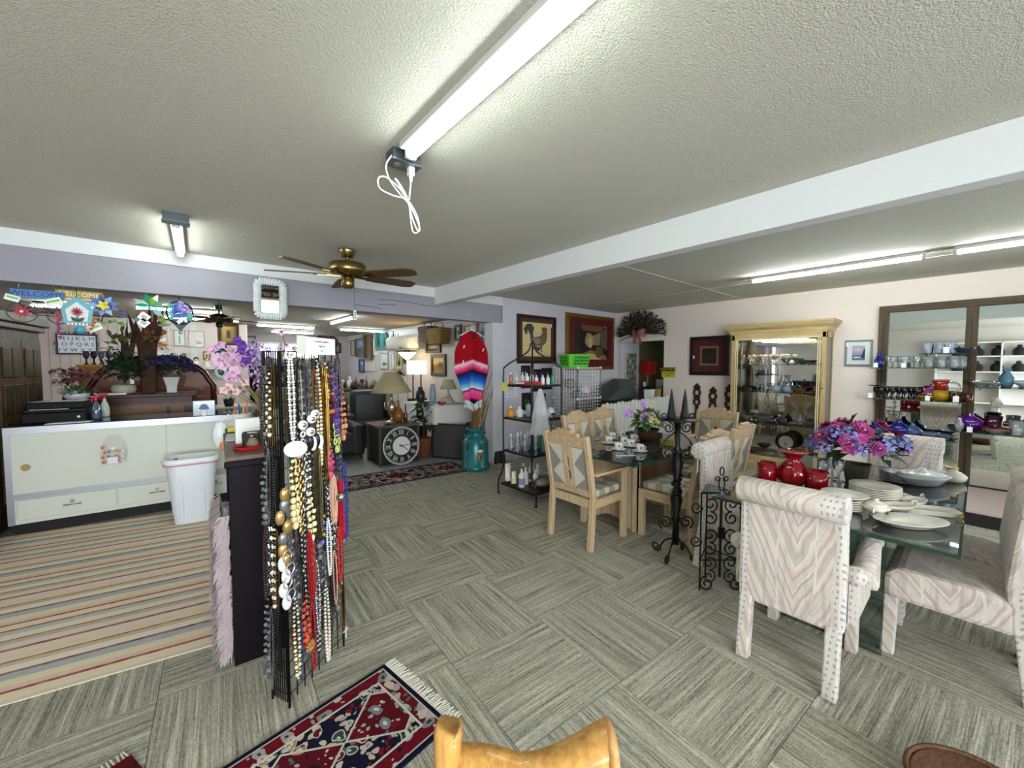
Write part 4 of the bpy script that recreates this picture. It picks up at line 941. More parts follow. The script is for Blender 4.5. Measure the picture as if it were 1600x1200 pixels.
t = thing('foam_cup', 'white drink cup with red logo holding pens', 'cup', (*ob_(.09, .64).xy, BT+.003))
MB().lathe([(.038, 0), (.044, .05), (.046, .052), (.052, .15), (.049, .15), (.04, .01)], n=20).build('cup', pm('#e9ebec', .4), t, True)
MB().lathe([(.0445, .05), (.0455, .053)], n=20).build('band', pm('#2c3a44', .5), t)
MB().tr((.02, -.049, .09), (R(90), 0, R(12))).add(*(lambda P: ([(x, y, 0) for x, y in P], [tuple(range(len(P)))]))(ellipse(0, 0, .012, .016, 10))).build('logo', pm('#b8202c', .5), t)
for k, cc in enumerate(('#b8502c', '#2c3f9c', '#d8a84a', '#c9706a')): MB().cyl((.01*(k-1.5), .01*(k % 2), .03), (.026*(k-1.5), .02*(k % 2), .2+.012*k), .005, n=6).build('pen', pm(cc, .4), t)
t = thing('red_vase', 'glossy dark red teardrop vase on the bookcase', 'vase', (*ob_(.19, .56).xy, BT))
MB().lathe([(.035, 0), (.05, .02), (.056, .08), (.045, .15), (.025, .19), (.02, .2)], n=20).build('vase', pm('#4c0a10', .12, 0, .6, coat=.6), t, True)
t = thing('tape_roll', 'yellow and black tape dispenser behind the card box', 'tape', (*ob_(.05, .84).xy, BT))
MB().box(-.05, -.025, 0, .05, .025, .035).mat(1).box(-.04, -.026, .012, .04, .026, .045).build('body', [BLACK, pm('#c9b52c', .4)], t, bevel=.004)
t = thing('orchid_arrangement', 'lilac and purple silk orchids in a clear crackle glass vase', 'flowers', (*ob_(.25-.02, .36).xy, BT), 0)
MB().lathe([(.04, 0), (.045, .02), (.05, .1), (.045, .17), (.05, .2), (.045, .2), (.04, .02)], n=18, flute=(.03, 9, .02)).build('vase', pm('#c3cbcb', .15, 0, .7, (30, .4)), t, True)
q = random.Random(15); tips = []
def orch(px, py, dy, kind, c1, c2, c3, s):
    w = at(px, py, Y=t.location.y+dy); l = w-t.location; tips.append(l)
    put(blossom_mesh(kind, c1, c2, c3), t, 'blossom', l, (q.uniform(-.5, .5), -1, q.uniform(-.1, .6)), s, q.uniform(0, 6))
for px, py in ((332, 548), (345, 540), (352, 556), (340, 562), (360, 548), (365, 565), (350, 572), (372, 558), (378, 570), (366, 580), (385, 562), (358, 590), (372, 590)): orch(px, py, q.uniform(-.12, .12), 'orchid', '#cfa3c8', '#e8d8a0', '#a86aa8', .036)
for px, py in ((372, 533), (380, 545), (388, 552), (378, 540), (384, 565), (395, 558), (376, 552)): orch(px, py, q.uniform(-.1, .1), 'orchid', '#5b2a94', '#3d1a6c', '#7a44b0', .036)
for px, py in ((398, 538), (406, 548), (400, 556), (412, 560), (394, 568), (405, 572), (415, 575), (398, 582), (410, 588), (404, 600), (420, 566), (392, 548), (414, 545)): orch(px, py, q.uniform(-.08, .08), 'cluster', '#b9a0d0', '#d8cce4', '#9c80bc', .034)
for px, py in ((357, 605), (368, 612), (382, 598), (350, 610)): orch(px, py, q.uniform(-.1, .05), 'orchid', '#d8b8c0', '#c9a84a', '#c98a8c', .03)
for px, py in ((440, 520), (447, 540), (460, 545), (452, 555), (436, 545)): orch(px, py, .1, 'orchid', '#d9b4d0', '#e6dcb0', '#5b2a94', .026)
MB().tube(smoothpath([(0, 0, .15), at(430, 585, Y=t.location.y+.1)-t.location, at(445, 545, Y=t.location.y+.1)-t.location, at(440, 520, Y=t.location.y+.1)-t.location], 5), .004, 5).build('stem', OLIVE, t)
stems(t, (0, 0, .12), tips[::3], .003, pm('#7d7a4a', .6))
for k in range(9):
    a = q.uniform(0, 6.28); e = V((.13*math.cos(a)*q.uniform(.6, 1), .08*math.sin(a), .27+q.uniform(-.04, .06))); MB().leaf((0, 0, .18), e, .05, .04).build('leaf', GREEN, t)
t = thing('wooden_figure', 'small jointed wooden artist figure leaning by the rack', 'figure', (*ob_(.205, .1).xy, BT), R(20))
WD = pm('#b88a58', .5)
MB().cyl((0, 0, .0), (.02, 0, .07), .009, n=8).cyl((-.025, .0, .0), (-.005, 0, .07), .009, n=8).build('leg', WD, t)
MB().ball((.008, 0, .1), (.02, .015, .035), 8, 6).build('torso', WD, t, True)
MB().ball((.01, 0, .155), (.014, .014, .018), 8, 6).build('head', WD, t, True)
t = thing('hanging_bag', 'white plastic bag with orange contents hanging from the bookcase', 'bag', at(345, 680, Y=3.4), R(-4))
MB().ball((0, 0, 0), (.05, .03, .1), 10, 8).build('bag', pm('#dfe3e4', .35), t, True)
MB().ball((.02, -.01, -.07), (.035, .028, .045), 10, 6).build('contents', pm('#d88a5c', .5), t, True)
MB().tube([(0, 0, .09), (.05, .02, .14)], .006, 5).build('strap', WHITE, t)
t = thing('candy_pail', 'small white pail of wrapped candy beside the sheepskin', 'pail', at(352, 800, Y=3.35), 0)
t.location.z = .56
crate('pail_stand', 'thin white wire stand carrying the candy pail', 'stand', (t.location.x, t.location.y, 0), 0, [('shelf', WHITE, (-.08, -.08, .54, .08, .08, .56), 0), ('pole', WHITE, (-.012, -.012, .012, .012, .012, .54), 0), ('foot', WHITE, (-.1, -.1, .006, .1, .1, .012), 0)])
MB().lathe([(.045, 0), (.06, .07), (.057, .07), (.043, .005)], n=16).build('pail', pm('#d8dcea', .4), t, True)
for k in range(10): put(blossom_mesh('spray', ('#c9442c', '#3a4fa8', '#d8a83a', '#d87a8a')[k % 4], '#eee', None) if False else blossom_mesh('spray', ('#c9442c', '#3a4fa8', '#d8a83a', '#d87a8a')[k % 4], '#eeeeee'), t, 'sweet', (.03*math.cos(k*2.4), .03*math.sin(k*2.4), .06), (0, 0, 1), .025)

# ================================================================ necklace rack
P0, P1, P2 = V((.365, 2.03, 0)), V((.69, 2.29, 0)), V((.315, 2.14, 0)); RT = 1.66
rk = thing('necklace_rack', 'black wire grid rack for hanging necklaces', 'display rack', (0, 0, 0))
def panel(a, b, nm):
    g = MB(); n = 8
    for i in range(n+1):
        p = a+(b-a)*i/n; g.tube([p+V((0, 0, .02)), p+V((0, 0, RT))], .0032, 4)
    for k in range(22):
        z = .06+k*(RT-.06)/21; g.tube([a+V((0, 0, z)), b+V((0, 0, z))], .0028, 4)
    g.build('grid_panel', IRON, rk)
    for p in (a, b): MB().cyl(p+V((0, 0, 0)), p+V((0, 0, RT)), .006, n=6).build('post', IRON, rk)
panel(P0, P1, 'front'); panel(P0, P2, 'side')
pd = (P1-P0).normalized(); pn = V((pd.y, -pd.x, 0)); sd = (P2-P0).normalized(); sn = V((sd.y, -sd.x, 0))*-1 if V((sd.y, -sd.x, 0)).y > 0 else V((sd.y, -sd.x, 0))
sgn = thing('price_card', 'handwritten white price card on top of necklace rack', 'card', P0+(P1-P0)*.52+V((0, 0, RT-.01))+pn*.012, math.atan2(pd.y, pd.x))
MB().box(-.06, -.002, 0, .16, .002, .085).build('card', pm('#e9edf4', .7), sgn)
MB().box(-.12, -.001, .002, -.06, .003, .088).build('card_back', pm('#cfcfc8', .7), sgn)
for k, s_ in enumerate(('Costume Jewelry', 'Half off', '1/2')): lettering(s_, .016, pm('#5a5f78', .7), sgn, (.05, -.0025, .066-.024*k), (R(90), 0, 0))
def bead_mesh(b, c, r, m=0): b.mat(m); b.ball(c, r, 6, 4)
def necklace(u, ztop, ln, kind, cols, name, label, side=0, w=.016, off=None, group='necklaces on the wire rack'):
    q = random.Random(int(u*1000+ztop*777+ln*99))
    a, b_, n_, d_ = (P0, P1, pn, pd) if side == 0 else (P0, P2, sn, sd)
    o = a+(b_-a)*u+n_*(off if off is not None else .014+q.random()*.012)+V((0, 0, ztop))
    t = tag(ob(name, None), label, 'necklace', group); t.location = o
    def pt(s):  # s 0..1 around the loop, local coordinates
        v = abs(2*s-1); e = (1-v**2.2)
        x = w*(1 if s > .5 else -1)*math.sin(math.pi*min(1, (1-abs(2*s-1))*1.0))**.5*(1-.15*e)
        return d_*x+V((0, 0, -ln*(1-v)))+n_*.006*math.sin(math.pi*s)
    ms = [pm(c, *pp) for c, pp in cols]
    B = MB(); n = max(10, int(2*ln/.012))
    if kind == 'beads':
        r = .0062; n = int(2*ln/(r*2.05))
        for k in range(n): B.mat(k % len(ms)).ball(pt(k/n), r*(1 if len(ms) < 2 or k % len(ms) else 1.25), 6, 4)
    elif kind == 'pearls':
        n = int(2*ln/.0195)
        for k in range(n): s = k/n; r = .0055+.0055*(1-abs(2*s-1)); B.mat(k % len(ms)).ball(pt(s), r, 7, 5)
    elif kind == 'chain':
        n = int(2*ln/.013)
        for k in range(n): c = pt(k/n); B.mat(k % len(ms)).ball(c, (.0042, .0042, .0085), 4, 3)
    elif kind == 'cord':
        B.tube([pt(k/16) for k in range(17)], .0032, 4)
    elif kind == 'multi':
        for j in range(5):
            dx = d_*((j-2)*.006)+n_*(j % 2)*.006; B.mat(j % len(ms)).tube([pt(k/14)+dx for k in range(15)], .003, 4)
    elif kind == 'links':
        n = int(2*ln/.04)
        for k in range(n):
            c = pt((k+.5)/n); rr = .014; B.mat(k % len(ms)).tube([c+d_*(rr*.75*math.cos(e*1.047))+V((0, 0, rr*1.4*math.sin(e*1.047)))+n_*(.004*(k % 2)) for e in range(6)], .0034, 4, True)
    elif kind == 'chunk':
        n = int(2*ln/.03)
        for k in range(n): s = k/n; g_ = 1-abs(2*s-1); r = .006+.009*g_; B.mat(k % len(ms)).ball(pt(s)+V((q.uniform(-.004, .004), 0, 0)), (r*q.uniform(.8, 1.2), r*.8, r*q.uniform(.8, 1.3)), 6, 4)
    B.build('strand', ms, t, kind in ('beads', 'pearls'))
    return t, lambda s: pt(s), n_
NTH = 'first second third fourth fifth sixth seventh eighth ninth tenth eleventh twelfth thirteenth fourteenth fifteenth sixteenth seventeenth eighteenth nineteenth twentieth twenty-first twenty-second'.split()
mt_ = (.25, .9); gl_ = (.2, 0); st_ = (.4, 0)
GOLDC, SILC, BLK = ('#a8853c', (.28, .95)), ('#b4b8bc', (.22, .95)), ('#101012', (.2, 0))
rows = []
q = random.Random(77)
# first, the striking ones; u along the front panel, z of the hook, length
spec = [
 (.06, 1.65, .40, 'beads', [('#d9d9d6', gl_), ('#c8c8c2', gl_)], 'long white pearl necklace with a big shell disc pendant'),
 (.17, 1.62, .36, 'cord', [BLK], 'black cord necklace with white ring links on the rack top'),
 (.27, 1.62, .28, 'chain', [SILC], 'heavy silver chain necklace with round white dial pendants'),
 (.40, 1.58, .27, 'chain', [('#b0793c', (.3, .8))], 'copper coloured braided chain necklace near the rack middle'),
 (.50, 1.59, .5, 'pearls', [('#e6dccb', gl_), ('#d8b27c', gl_), ('#efe9e0', gl_)], 'cream and amber pearl necklace hanging in the middle'),
 (.60, 1.59, .6, 'multi', [GOLDC, ('#8c6a2c', mt_)], 'many-stranded gold chain necklace right of the pearls'),
 (.70, 1.57, .26, 'chunk', [('#5a2a1a', gl_), ('#c06a3a', gl_), ('#2a1512', gl_)], 'brown and orange chunky bead necklace high on the rack'),
 (.80, 1.58, .34, 'chunk', [('#4a2a7a', gl_), ('#5f3c94', gl_)], 'purple beaded necklace at the upper right of rack'),
 (.90, 1.62, .44, 'chain', [SILC, ('#d8dadc', mt_)], 'pale silver rope necklace at the upper right edge'),
 (.97, 1.45, .25, 'chunk', [('#c98a6a', gl_), ('#b06a4a', gl_)], 'peach coral chip necklace at the right edge of rack'),
 (.80, 1.30, .17, 'links', [('#cbd67a', (.4, 0)), ('#b7c55e', (.4, 0))], 'lime green ring necklace on the right half'),
 (.66, 1.18, .15, 'chunk', [('#b02a6a', gl_), ('#c83f80', gl_)], 'magenta pink bead cluster necklace'),
 (.74, 1.02, .26, 'multi', [('#cf9f86', (.6, 0)), ('#d8ad95', (.6, 0))], 'salmon pink multi-strand necklace hanging low'),
 (.88, .98, .34, 'multi', [('#9c1420', gl_), ('#b01c28', gl_)], 'bright red multi-strand bead necklace at the right'),
 (.96, 1.06, .42, 'beads', [('#1f2a78', gl_), ('#2b3a96', gl_)], 'cobalt blue bead necklace at the right edge'),
 (.27, .80, .34, 'multi', [('#8c1018', (.35, 0)), ('#9c1820', (.35, 0))], 'thick dark red seed bead necklace low on the left'),
 (.14, 1.20, .38, 'links', [('#a8824c', mt_), ('#8c6a3c', mt_)], 'brass oval link necklace below the shell disc'),
 (.06, 1.22, .36, 'chunk', [('#d8cf9c', st_), ('#c9bd84', st_)], 'pale yellow stone nugget necklace on the left'),
 (.30, .98, .22, 'chunk', [('#d6d59a', st_), ('#e0dcae', st_)], 'pale yellow chip necklace above the dark red one'),
 (.42, 1.2, .48, 'multi', [('#7c6f4a', mt_), ('#6a6040', mt_), ('#948658', mt_)], 'wide bronze mesh chain necklace'),
 (.50, .92, .22, 'chunk', [('#3f4a9c', gl_), ('#5a66b8', gl_), ('#8a7a4a', mt_)], 'blue and bronze bead necklace in the lower middle'),
 (.62, .80, .3, 'beads', [('#dfe1e4', gl_)], 'short white bead necklace in the lower middle'),
 (.82, .72, .3, 'beads', [('#a81c20', gl_), ('#c43a34', gl_)], 'red bead necklace low on the right half'),
 (.70, .62, .3, 'cord', [('#c98a6a', (.5, 0))], 'looped pink cord necklace low on the rack'),
 (.40, .62, .36, 'beads', [('#d4d6da', mt_), ('#9aa0a6', mt_)], 'silver bead chain necklace low in the middle'),
 (.55, .46, .4, 'pearls', [('#d8d2c4', gl_)], 'thin pearl drop necklace hanging almost to the floor'),
 (.28, .44, .34, 'beads', [('#8c1420', gl_), ('#a01c28', gl_)], 'long dark red bead loop near the floor'),
 (.16, .50, .24, 'chunk', [('#b8402c', gl_), ('#c9563c', gl_)], 'orange red graduated bead necklace near the floor'),
 (.10, .40, .3, 'cord', [('#26406e', (.4, 0))], 'dark blue cord necklace at the bottom left of rack'),
 (.03, .52, .38, 'pearls', [('#d0ccba', gl_), ('#b8a878', mt_)], 'cream and gold pearl necklace at the lower left edge'),
 (.86, .5, .36, 'chain', [GOLDC], 'thin gold chain necklace with a white cross pendant'),
]
for k, (u, z, ln, kind, cols, lab) in enumerate(spec):
    t, pt, n_ = necklace(u, z, ln, kind, cols, 'necklace', lab, off=.03+.004*(k % 4))
    bt = pt(.5)
    if 'big shell disc' in lab:
        MB().ball(bt+n_*.012+V((0, 0, -.035)), (.05, .008, .038), 16, 8).build('pendant', pm('#dfe0dc', .35, noise=(25, .06)), t, True)
    if 'ring links' in lab:
        for e in range(3): MB().tube([bt+V((0, 0, -.02+.035*e))+pd*(.014*math.cos(j*.785))+V((0, 0, .012*math.sin(j*.785)))+n_*.01 for j in range(8)], .004, 5, True).build('ring', WHITE, t)
    if 'dial pendants' in lab:
        for e, (x, z_) in enumerate(((-.05, -.02), (.0, -.06), (.035, .02), (.01, -.0))):
            c = bt+pd*x+V((0, 0, z_))+n_*.014
            MB().ball(c, (.022, .008, .022), 14, 6).mat(1).ball(c+n_*.006, (.013, .004, .013), 12, 5).build('pendant', [pm('#dcdedc', .3), pm('#8c9094', .25, .8)], t, True)
        for e, (x, cc) in enumerate(((-.03, '#0e0e10'), (.02, '#dfe2e6'), (.045, '#0e0e10'), (.07, '#e6e8ea'), (0, '#0e0e10'))):
            MB().ball(bt+pd*x+V((0, 0, -.11-.01*(e % 2)))+n_*.012, (.017, .007, .036), 10, 6).build('drop', pm(cc, .25), t, True)
    if 'white cross' in lab:
        c = bt+n_*.012; MB().bar(c+V((0, 0, .02)), c+V((0, 0, -.045)), .008, .005, (1, 0, 0)).bar(c-pd*.022, c+pd*.022, .008, .005).build('cross_pendant', pm('#d8d2b8', .4), t)
    if 'orange red' in lab:
        put(blossom_mesh('daisy', '#c9a04a', '#c94a34', '#c9563c'), t, 'flower_pendant', bt+n_*.015, tuple(n_), .035)
    if 'salmon' in lab:
        MB().ball(bt+pd*.03+V((0, 0, .13))+n_*.02, .024, 14, 8).build('silver_ball', pm('#b8babc', .15, 1), t, True)
    if 'links' in lab and 'brass' in lab:
        pass
# the rest of the dense curtain: gold, silver, black, brown, pearl strands in five tiers
fill = [('black bead', 'beads', [BLK]), ('dark brown bead', 'beads', [('#3a2218', gl_)]), ('antique gold chain', 'chain', [('#7d6a3c', mt_)]), ('silver chain', 'chain', [SILC]), ('black and crystal bead', 'beads', [BLK, ('#cfd4d8', gl_)]), ('bronze and pearl', 'pearls', [('#6a5636', mt_), ('#d8cfc0', gl_)]), ('smoky grey bead', 'chunk', [('#4a4c50', gl_), ('#77797c', gl_)]), ('black cord', 'cord', [BLK]), ('pewter link', 'links', [('#6c6e70', mt_)]), ('navy bead', 'beads', [('#1b2140', gl_)])]
q = random.Random(21)
for tier, (z0, zn) in enumerate(((1.61, 22), (1.28, 21), (.98, 21), (.70, 20), (.46, 15))):
    for k in range(zn):
        nm, kind, cols = fill[(k*7+tier*3) % len(fill)]
        u = .02+.96*(k+.5)/zn+q.uniform(-.01, .01); ln = q.uniform(.27, .44) if tier < 4 else q.uniform(.2, .36)
        necklace(u, z0+q.uniform(-.03, .03), ln, kind, cols, 'necklace', '%s necklace, %s from the bookcase end in %s tier of the rack' % (nm, NTH[k], ('top', 'second', 'third', 'fourth', 'bottom')[tier]), w=.012, off=.008+.012*q.random())
for tier, z0 in enumerate((1.6, 1.2, .85, .5)):
    for k in range(4):
        nm, kind, cols = fill[(k*3+tier*5+2) % len(fill)]
        necklace(.14+.24*k, z0+q.uniform(-.03, .03), q.uniform(.3, .4), kind, cols, 'necklace', '%s necklace, %s on the narrow rack side, %s tier' % (nm, NTH[k], ('top', 'second', 'third', 'bottom')[tier]), side=1, w=.012)
# large pendants on the left edge
for z, kind in ((.92, 'gold'), (.66, 'rings')):
    if kind == 'gold':
        t = tag(ob('necklace', None), 'gold and grey shell-shaped drop necklace on the left edge', 'necklace', 'necklaces on the wire rack'); t.location = P0+V((0, 0, z))+pn*.03-pd*.03
        for k in range(7): MB().ball(V((.008*(k % 2)-.01*(k % 3), 0, -.05*k+.1)), (.02, .012, .034), 10, 6).build('drop', pm(('#b8935a', '#8c8c90', '#cfa86a')[k % 3], .25, .7), t, True)
    else:
        t = tag(ob('necklace', None), 'white disc and silver ring necklace on the left edge', 'necklace', 'necklaces on the wire rack'); t.location = P0+V((0, 0, z))+pn*.035-pd*.03
        for k in range(4):
            c = V((.012*(k % 2), 0, .08-.06*k)); MB().tube([c+pd*(.026*math.cos(e*.628))+V((0, 0, .026*math.sin(e*.628))) for e in range(10)], .003, 4, True).build('ring', pm('#c9cacc', .3, .6), t)
            MB().ball(c+V((-.018, 0, -.03)), (.02, .006, .036), 10, 6).build('disc', pm('#cfd0d0', .4), t, True)

# ================================================================ log chair at the very bottom of the picture
PINE = wood('#d2a158', '#9c6c30', 2, 5, .35, .3)
lc = thing('log_chair', 'honey coloured pine log chair cut off by the picture bottom', 'chair', (.62, .72, 0), R(-40.4))
a0, b0 = at(702, 1150, Z=.66)-lc.location, at(925, 1163, Z=.64)-lc.location
Mi = Matrix.Rotation(R(40.4), 4, 'Z'); a0 = Mi @ a0; b0 = Mi @ b0
MB().tube(smoothpath([(a0.x, a0.y, .0), (a0.x, a0.y, .3), (a0.x-.004, a0.y, .64), (a0.x, a0.y, .672)], 4), .036, 12, rs=None).ball((a0.x, a0.y, .67), (.036, .036, .022), 12, 6).build('post', PINE, lc, True)
MB().tube([(b0.x-.02, b0.y-.02, 0), (b0.x-.02, b0.y-.02, .6)], .036, 12).build('post', PINE, lc, True)
def logtop(u, v):
    a = 2*math.pi*v; x = a0.x+.02+(b0.x-a0.x+.02)*u; z = .585+.055*max(0, math.sin((u-.45)*2.9))+.012*math.sin(7*u); r = .036+.03*max(0, u-.4)
    return (x, (a0.y+b0.y)/2+.01-.035*math.sin(2.5*u)+r*1.1*math.cos(a), z+r*math.sin(a))
MB().grid(logtop, 14, 12).build('top_rail', PINE, lc, True)
MB().tr((b0.x+.04, (a0.y+b0.y)/2-.02, .64)).ball((0, 0, 0), (.02, .07, .065), 14, 8).build('cut_end', wood('#dcae78', '#b88048', 1, 5, .4), lc, True)
for dx, dy in ((0, -.42), (.28, -.42)): MB().cyl((a0.x+dx, a0.y+dy, 0), (a0.x+dx, a0.y+dy, .46), .035, n=12).build('leg', PINE, lc, True)
MB().tr((a0.x+.14, a0.y-.22, .42)).box(-.17, -.21, -.02, .17, .2, .02).build('seat', PINE, lc, bevel=.01)
# ================================================================ doorway: milk can with reeds
TEAL = pm('#1f6f70', .3, .2, .5, (5, .1))
mc = thing('milk_can', 'teal painted milk can with decals standing in the doorway', 'milk can', (3.50, 4.98, .009))
MB().lathe([(.205, 0), (.215, .015), (.215, .05), (.2, .06), (.2, .4), (.195, .43), (.13, .5), (.115, .52), (.115, .58), (.14, .6), (.14, .625), (.12, .625), (.105, .55)], n=28).build('body', TEAL, mc, True)
MB().tube([(.2*math.cos(a/14*math.pi), .2*math.sin(a/14*math.pi), .405) for a in range(28)], .007, 5, True).build('band', TEAL, mc, True)
for s in (R(200), R(20)):
    c, n_ = math.cos(s), math.sin(s); t_ = V((-n_, c, 0)); o = V((c, n_, 0))
    MB().tube(smoothpath([o*.12+t_*.05+V((0, 0, .55)), o*.2+t_*.05+V((0, 0, .53)), o*.215+V((0, 0, .5)), o*.2-t_*.05+V((0, 0, .53)), o*.12-t_*.05+V((0, 0, .55))], 4), .011, 6).build('handle', TEAL, mc, True)
def decal(ang, z, w, h, c, nm='decal'):
    b = MB()
    b.grid(lambda u, v: (.2025*math.cos(ang+(u-.5)*w/.2), .2025*math.sin(ang+(u-.5)*w/.2), z+(v-.5)*h*(1-.3*abs(u-.5))), 6, 4).build(nm, pm(c, .5), mc)
a0 = math.atan2(-.78, -.62)
for da, z, w, h, c in ((.42, .24, .09, .1, '#7a5a3a'), (.42, .3, .075, .04, '#d8d8c8'), (.45, .2, .03, .07, '#3a2a20'), (.36, .2, .03, .07, '#a8784a'), (.5, .345, .03, .05, '#4a3a2a'), (-.5, .36, .035, .06, '#2a3438'), (-.62, .34, .02, .05, '#222a2c')): decal(a0+da, z, w, h, c)
ch = MB()
for k in range(12): ch.ball((.204*math.cos(a0-.72), .204*math.sin(a0-.72), .42-.026*k), (.006, .006, .012), 5, 4)
ch.build('chain', SILVER, mc)
MB().bar((-.03+.204*math.cos(a0-.2), .204*math.sin(a0-.2), .42), (.204*math.cos(a0-.55)-.01, .204*math.sin(a0-.55)-.012, .46), .02, .01).build('latch', pm('#9ab4b4', .3, .8), mc)
rd = thing('reed_bundle', 'tall brown dried reeds standing in the milk can', 'reeds', (3.5, 4.98, .45))
q = random.Random(31)
for k in range(34):
    a = q.uniform(0, 6.28); r = q.uniform(0, .08); sx, sy = q.uniform(.02, .42), q.uniform(-.02, .14); h = q.uniform(.55, 1.35)
    MB().tube([(r*math.cos(a), r*math.sin(a), 0), (r*math.cos(a)+sx*.4, r*math.sin(a)+sy*.4, h*.55), (r*math.cos(a)+sx*.85, r*math.sin(a)+sy, h)], .006, 5, rs=[.008, .007, .004]).build('reed', pm(('#6b4a2e', '#8a6a42', '#54361f', '#a8865a')[k % 4], .7), rd)
# boots / dark rubber base at the jamb
t = thing('door_stop', 'black rubber foot at the base of the white jamb', 'door stop', (4.0, YB-.075, 0))
taper([(.2, .09, 0), (.2, .09, .02), (.17, .07, .17), (.15, .06, .19)], .3).build('block', pm('#16181a', .6), t, True)
MB().box(-.06, -.047, .06, .06, -.03, .09).build('ridge', pm('#22262a', .6), t)

# ================================================================ back room
BLK = pm('#17181a', .5); WEATH = wood('#6d6458', '#453e36', 0, 7, .55)
TY = 6.0
bt_ = thing('clock_table', 'black framed box side table with weathered grey top', 'side table', (2.40, TY, 0), R(-3))
MB().box(-.02, -.02, .605, .68, .62, .64).build('top', WEATH, bt_, bevel=.004)
for x in (0, .63):
    for y in (0, .57): MB().box(x, y, 0, x+.035, y+.035, .605).build('post', pm('#4b463f', .5, .3), bt_)
MB().box(.02, .03, .03, .64, .04, .6).box(.02, .04, .03, .03, .58, .6).box(.635, .04, .03, .645, .58, .6).build('side_panel', pm('#141416', .6), bt_)
MB().box(0, 0, .03, .665, .6, .05).build('bottom_shelf', BLK, bt_)
ck = thing('wall_clock', 'large black and white roman numeral clock leaning on the table', 'clock', (2.74, TY-.075, .0), R(-3))
ck.rotation_euler = (R(-5), 0, R(-3)); CR_ = .295
disk = lambda r, y0, y1, n=40: MB().prism(ellipse(0, CR_+.012, r, r, n), y0, y1)
disk(CR_, -.012, 0).build('dial', pm('#101216', .5), ck)
MB().tube([(CR_*math.cos(k*math.pi/24), -.012, CR_+.012+CR_*math.sin(k*math.pi/24)) for k in range(48)], .009, 6, True).build('rim', pm('#d9d9d4', .45), ck, True)
MB().tube([(CR_*.93*math.cos(k*math.pi/24), -.013, CR_+.012+CR_*.93*math.sin(k*math.pi/24)) for k in range(48)], .003, 4, True).build('minute_track', WHITE, ck)
disk(CR_*.5, -.018, -.012).build('centre_plate', pm('#dcdcd8', .5, noise=(12, .06)), ck)
MB().tube([(CR_*.5*math.cos(k*math.pi/20), -.018, CR_+.012+CR_*.5*math.sin(k*math.pi/20)) for k in range(40)], .005, 5, True).build('inner_ring', pm('#8a8d90', .5), ck)
NUM = {0: 'XII', 1: 'I', 2: 'II', 3: 'III', 4: 'IIII', 5: 'V', 6: 'VI', 7: 'VII', 8: 'VIII', 9: 'IX', 10: 'X', 11: 'XI'}
for h in range(12):
    a = R(90-30*h); x, z = CR_*.715*math.cos(a), CR_+.012+CR_*.715*math.sin(a)
    l = lettering(NUM[h], .115, WHITE, ck, (x, -.0145, z), (R(90), 0, 0), 'numeral'); l.scale = (.62 if len(NUM[h]) < 4 else .5, 1.0, 1)
    l.rotation_euler = (R(90), R(30*h), 0)
for a, l, w in ((R(92-360*.245), .2, .008), (R(-38), .13, .01)):
    c = V((0, -.021, CR_+.012)); d = V((math.cos(a), 0, math.sin(a))); MB().bar(c-d*.05, c+d*l, .002, w, (math.sin(a), 0, -math.cos(a))).build('hand', pm('#0b0b0c', .4), ck)
MB().prism(ellipse(0, CR_+.012, .014, .014, 12), -.024, -.018).build('hub', pm('#0b0b0c', .4), ck)
lm = thing('table_lamp', 'silver urn table lamp with a large olive beige shade', 'lamp', (2.74, TY+.3, .641))
MB().lathe([(.1, 0), (.1, .015), (.06, .03), (.02, .05), (.018, .1), (.05, .13), (.075, .2), (.08, .27), (.06, .33), (.03, .36), (.02, .4), (.02, .5)], n=20).build('urn', pm('#c2b68e', .22, .9), lm, True)
for s in (-1, 1): MB().tube(smoothpath([(s*.06, 0, .31), (s*.11, 0, .34), (s*.12, 0, .27), (s*.08, 0, .2)], 4), .008, 6).build('handle', pm('#c2b68e', .22, .9), lm, True)
SHADE = Mt('pleated_shade'); x_, y_, z_ = SHADE.obj(); SHADE.color('#b9ac86').set(.85); SHADE.bump(SHADE.noise(60, 1, (1, 1, .02)), .4, .004); SHADE = SHADE.m
MB().lathe([(.33, .5), (.25, .62), (.12, .82), (.11, .83)], n=32).build('shade', SHADE, lm, True, solid=.004)
MB().cyl((0, 0, .48), (0, 0, .86), .005, n=6).ball((0, 0, .865), .012, 8, 5).build('finial', GOLD, lm)
for nm, lab, x, y, prof, m in (('wine_bottle', 'slender brown glass bottle on the clock table', .52, .16, [(.03, 0), (.032, .02), (.032, .12), (.012, .2), (.011, .3)], pm('#4a2410', .15)), ('amber_vase', 'amber glass onion vase on the clock table', .46, .3, [(.05, 0), (.09, .06), (.1, .11), (.06, .19), (.02, .26), (.012, .36)], pm('#9a5a1c', .15, 0, .6)), ('glass_dish', 'purple glass dish on the clock table', .2, .12, [(.03, 0), (.05, .01), (.085, .03), (.08, .03), (.03, .01)], pm('#5a2c40', .15))):
    tag(MB().lathe(prof, n=18).build(nm, m, smooth=True), lab, nm.split('_')[1]).location = (2.40+x, TY+y, .641)
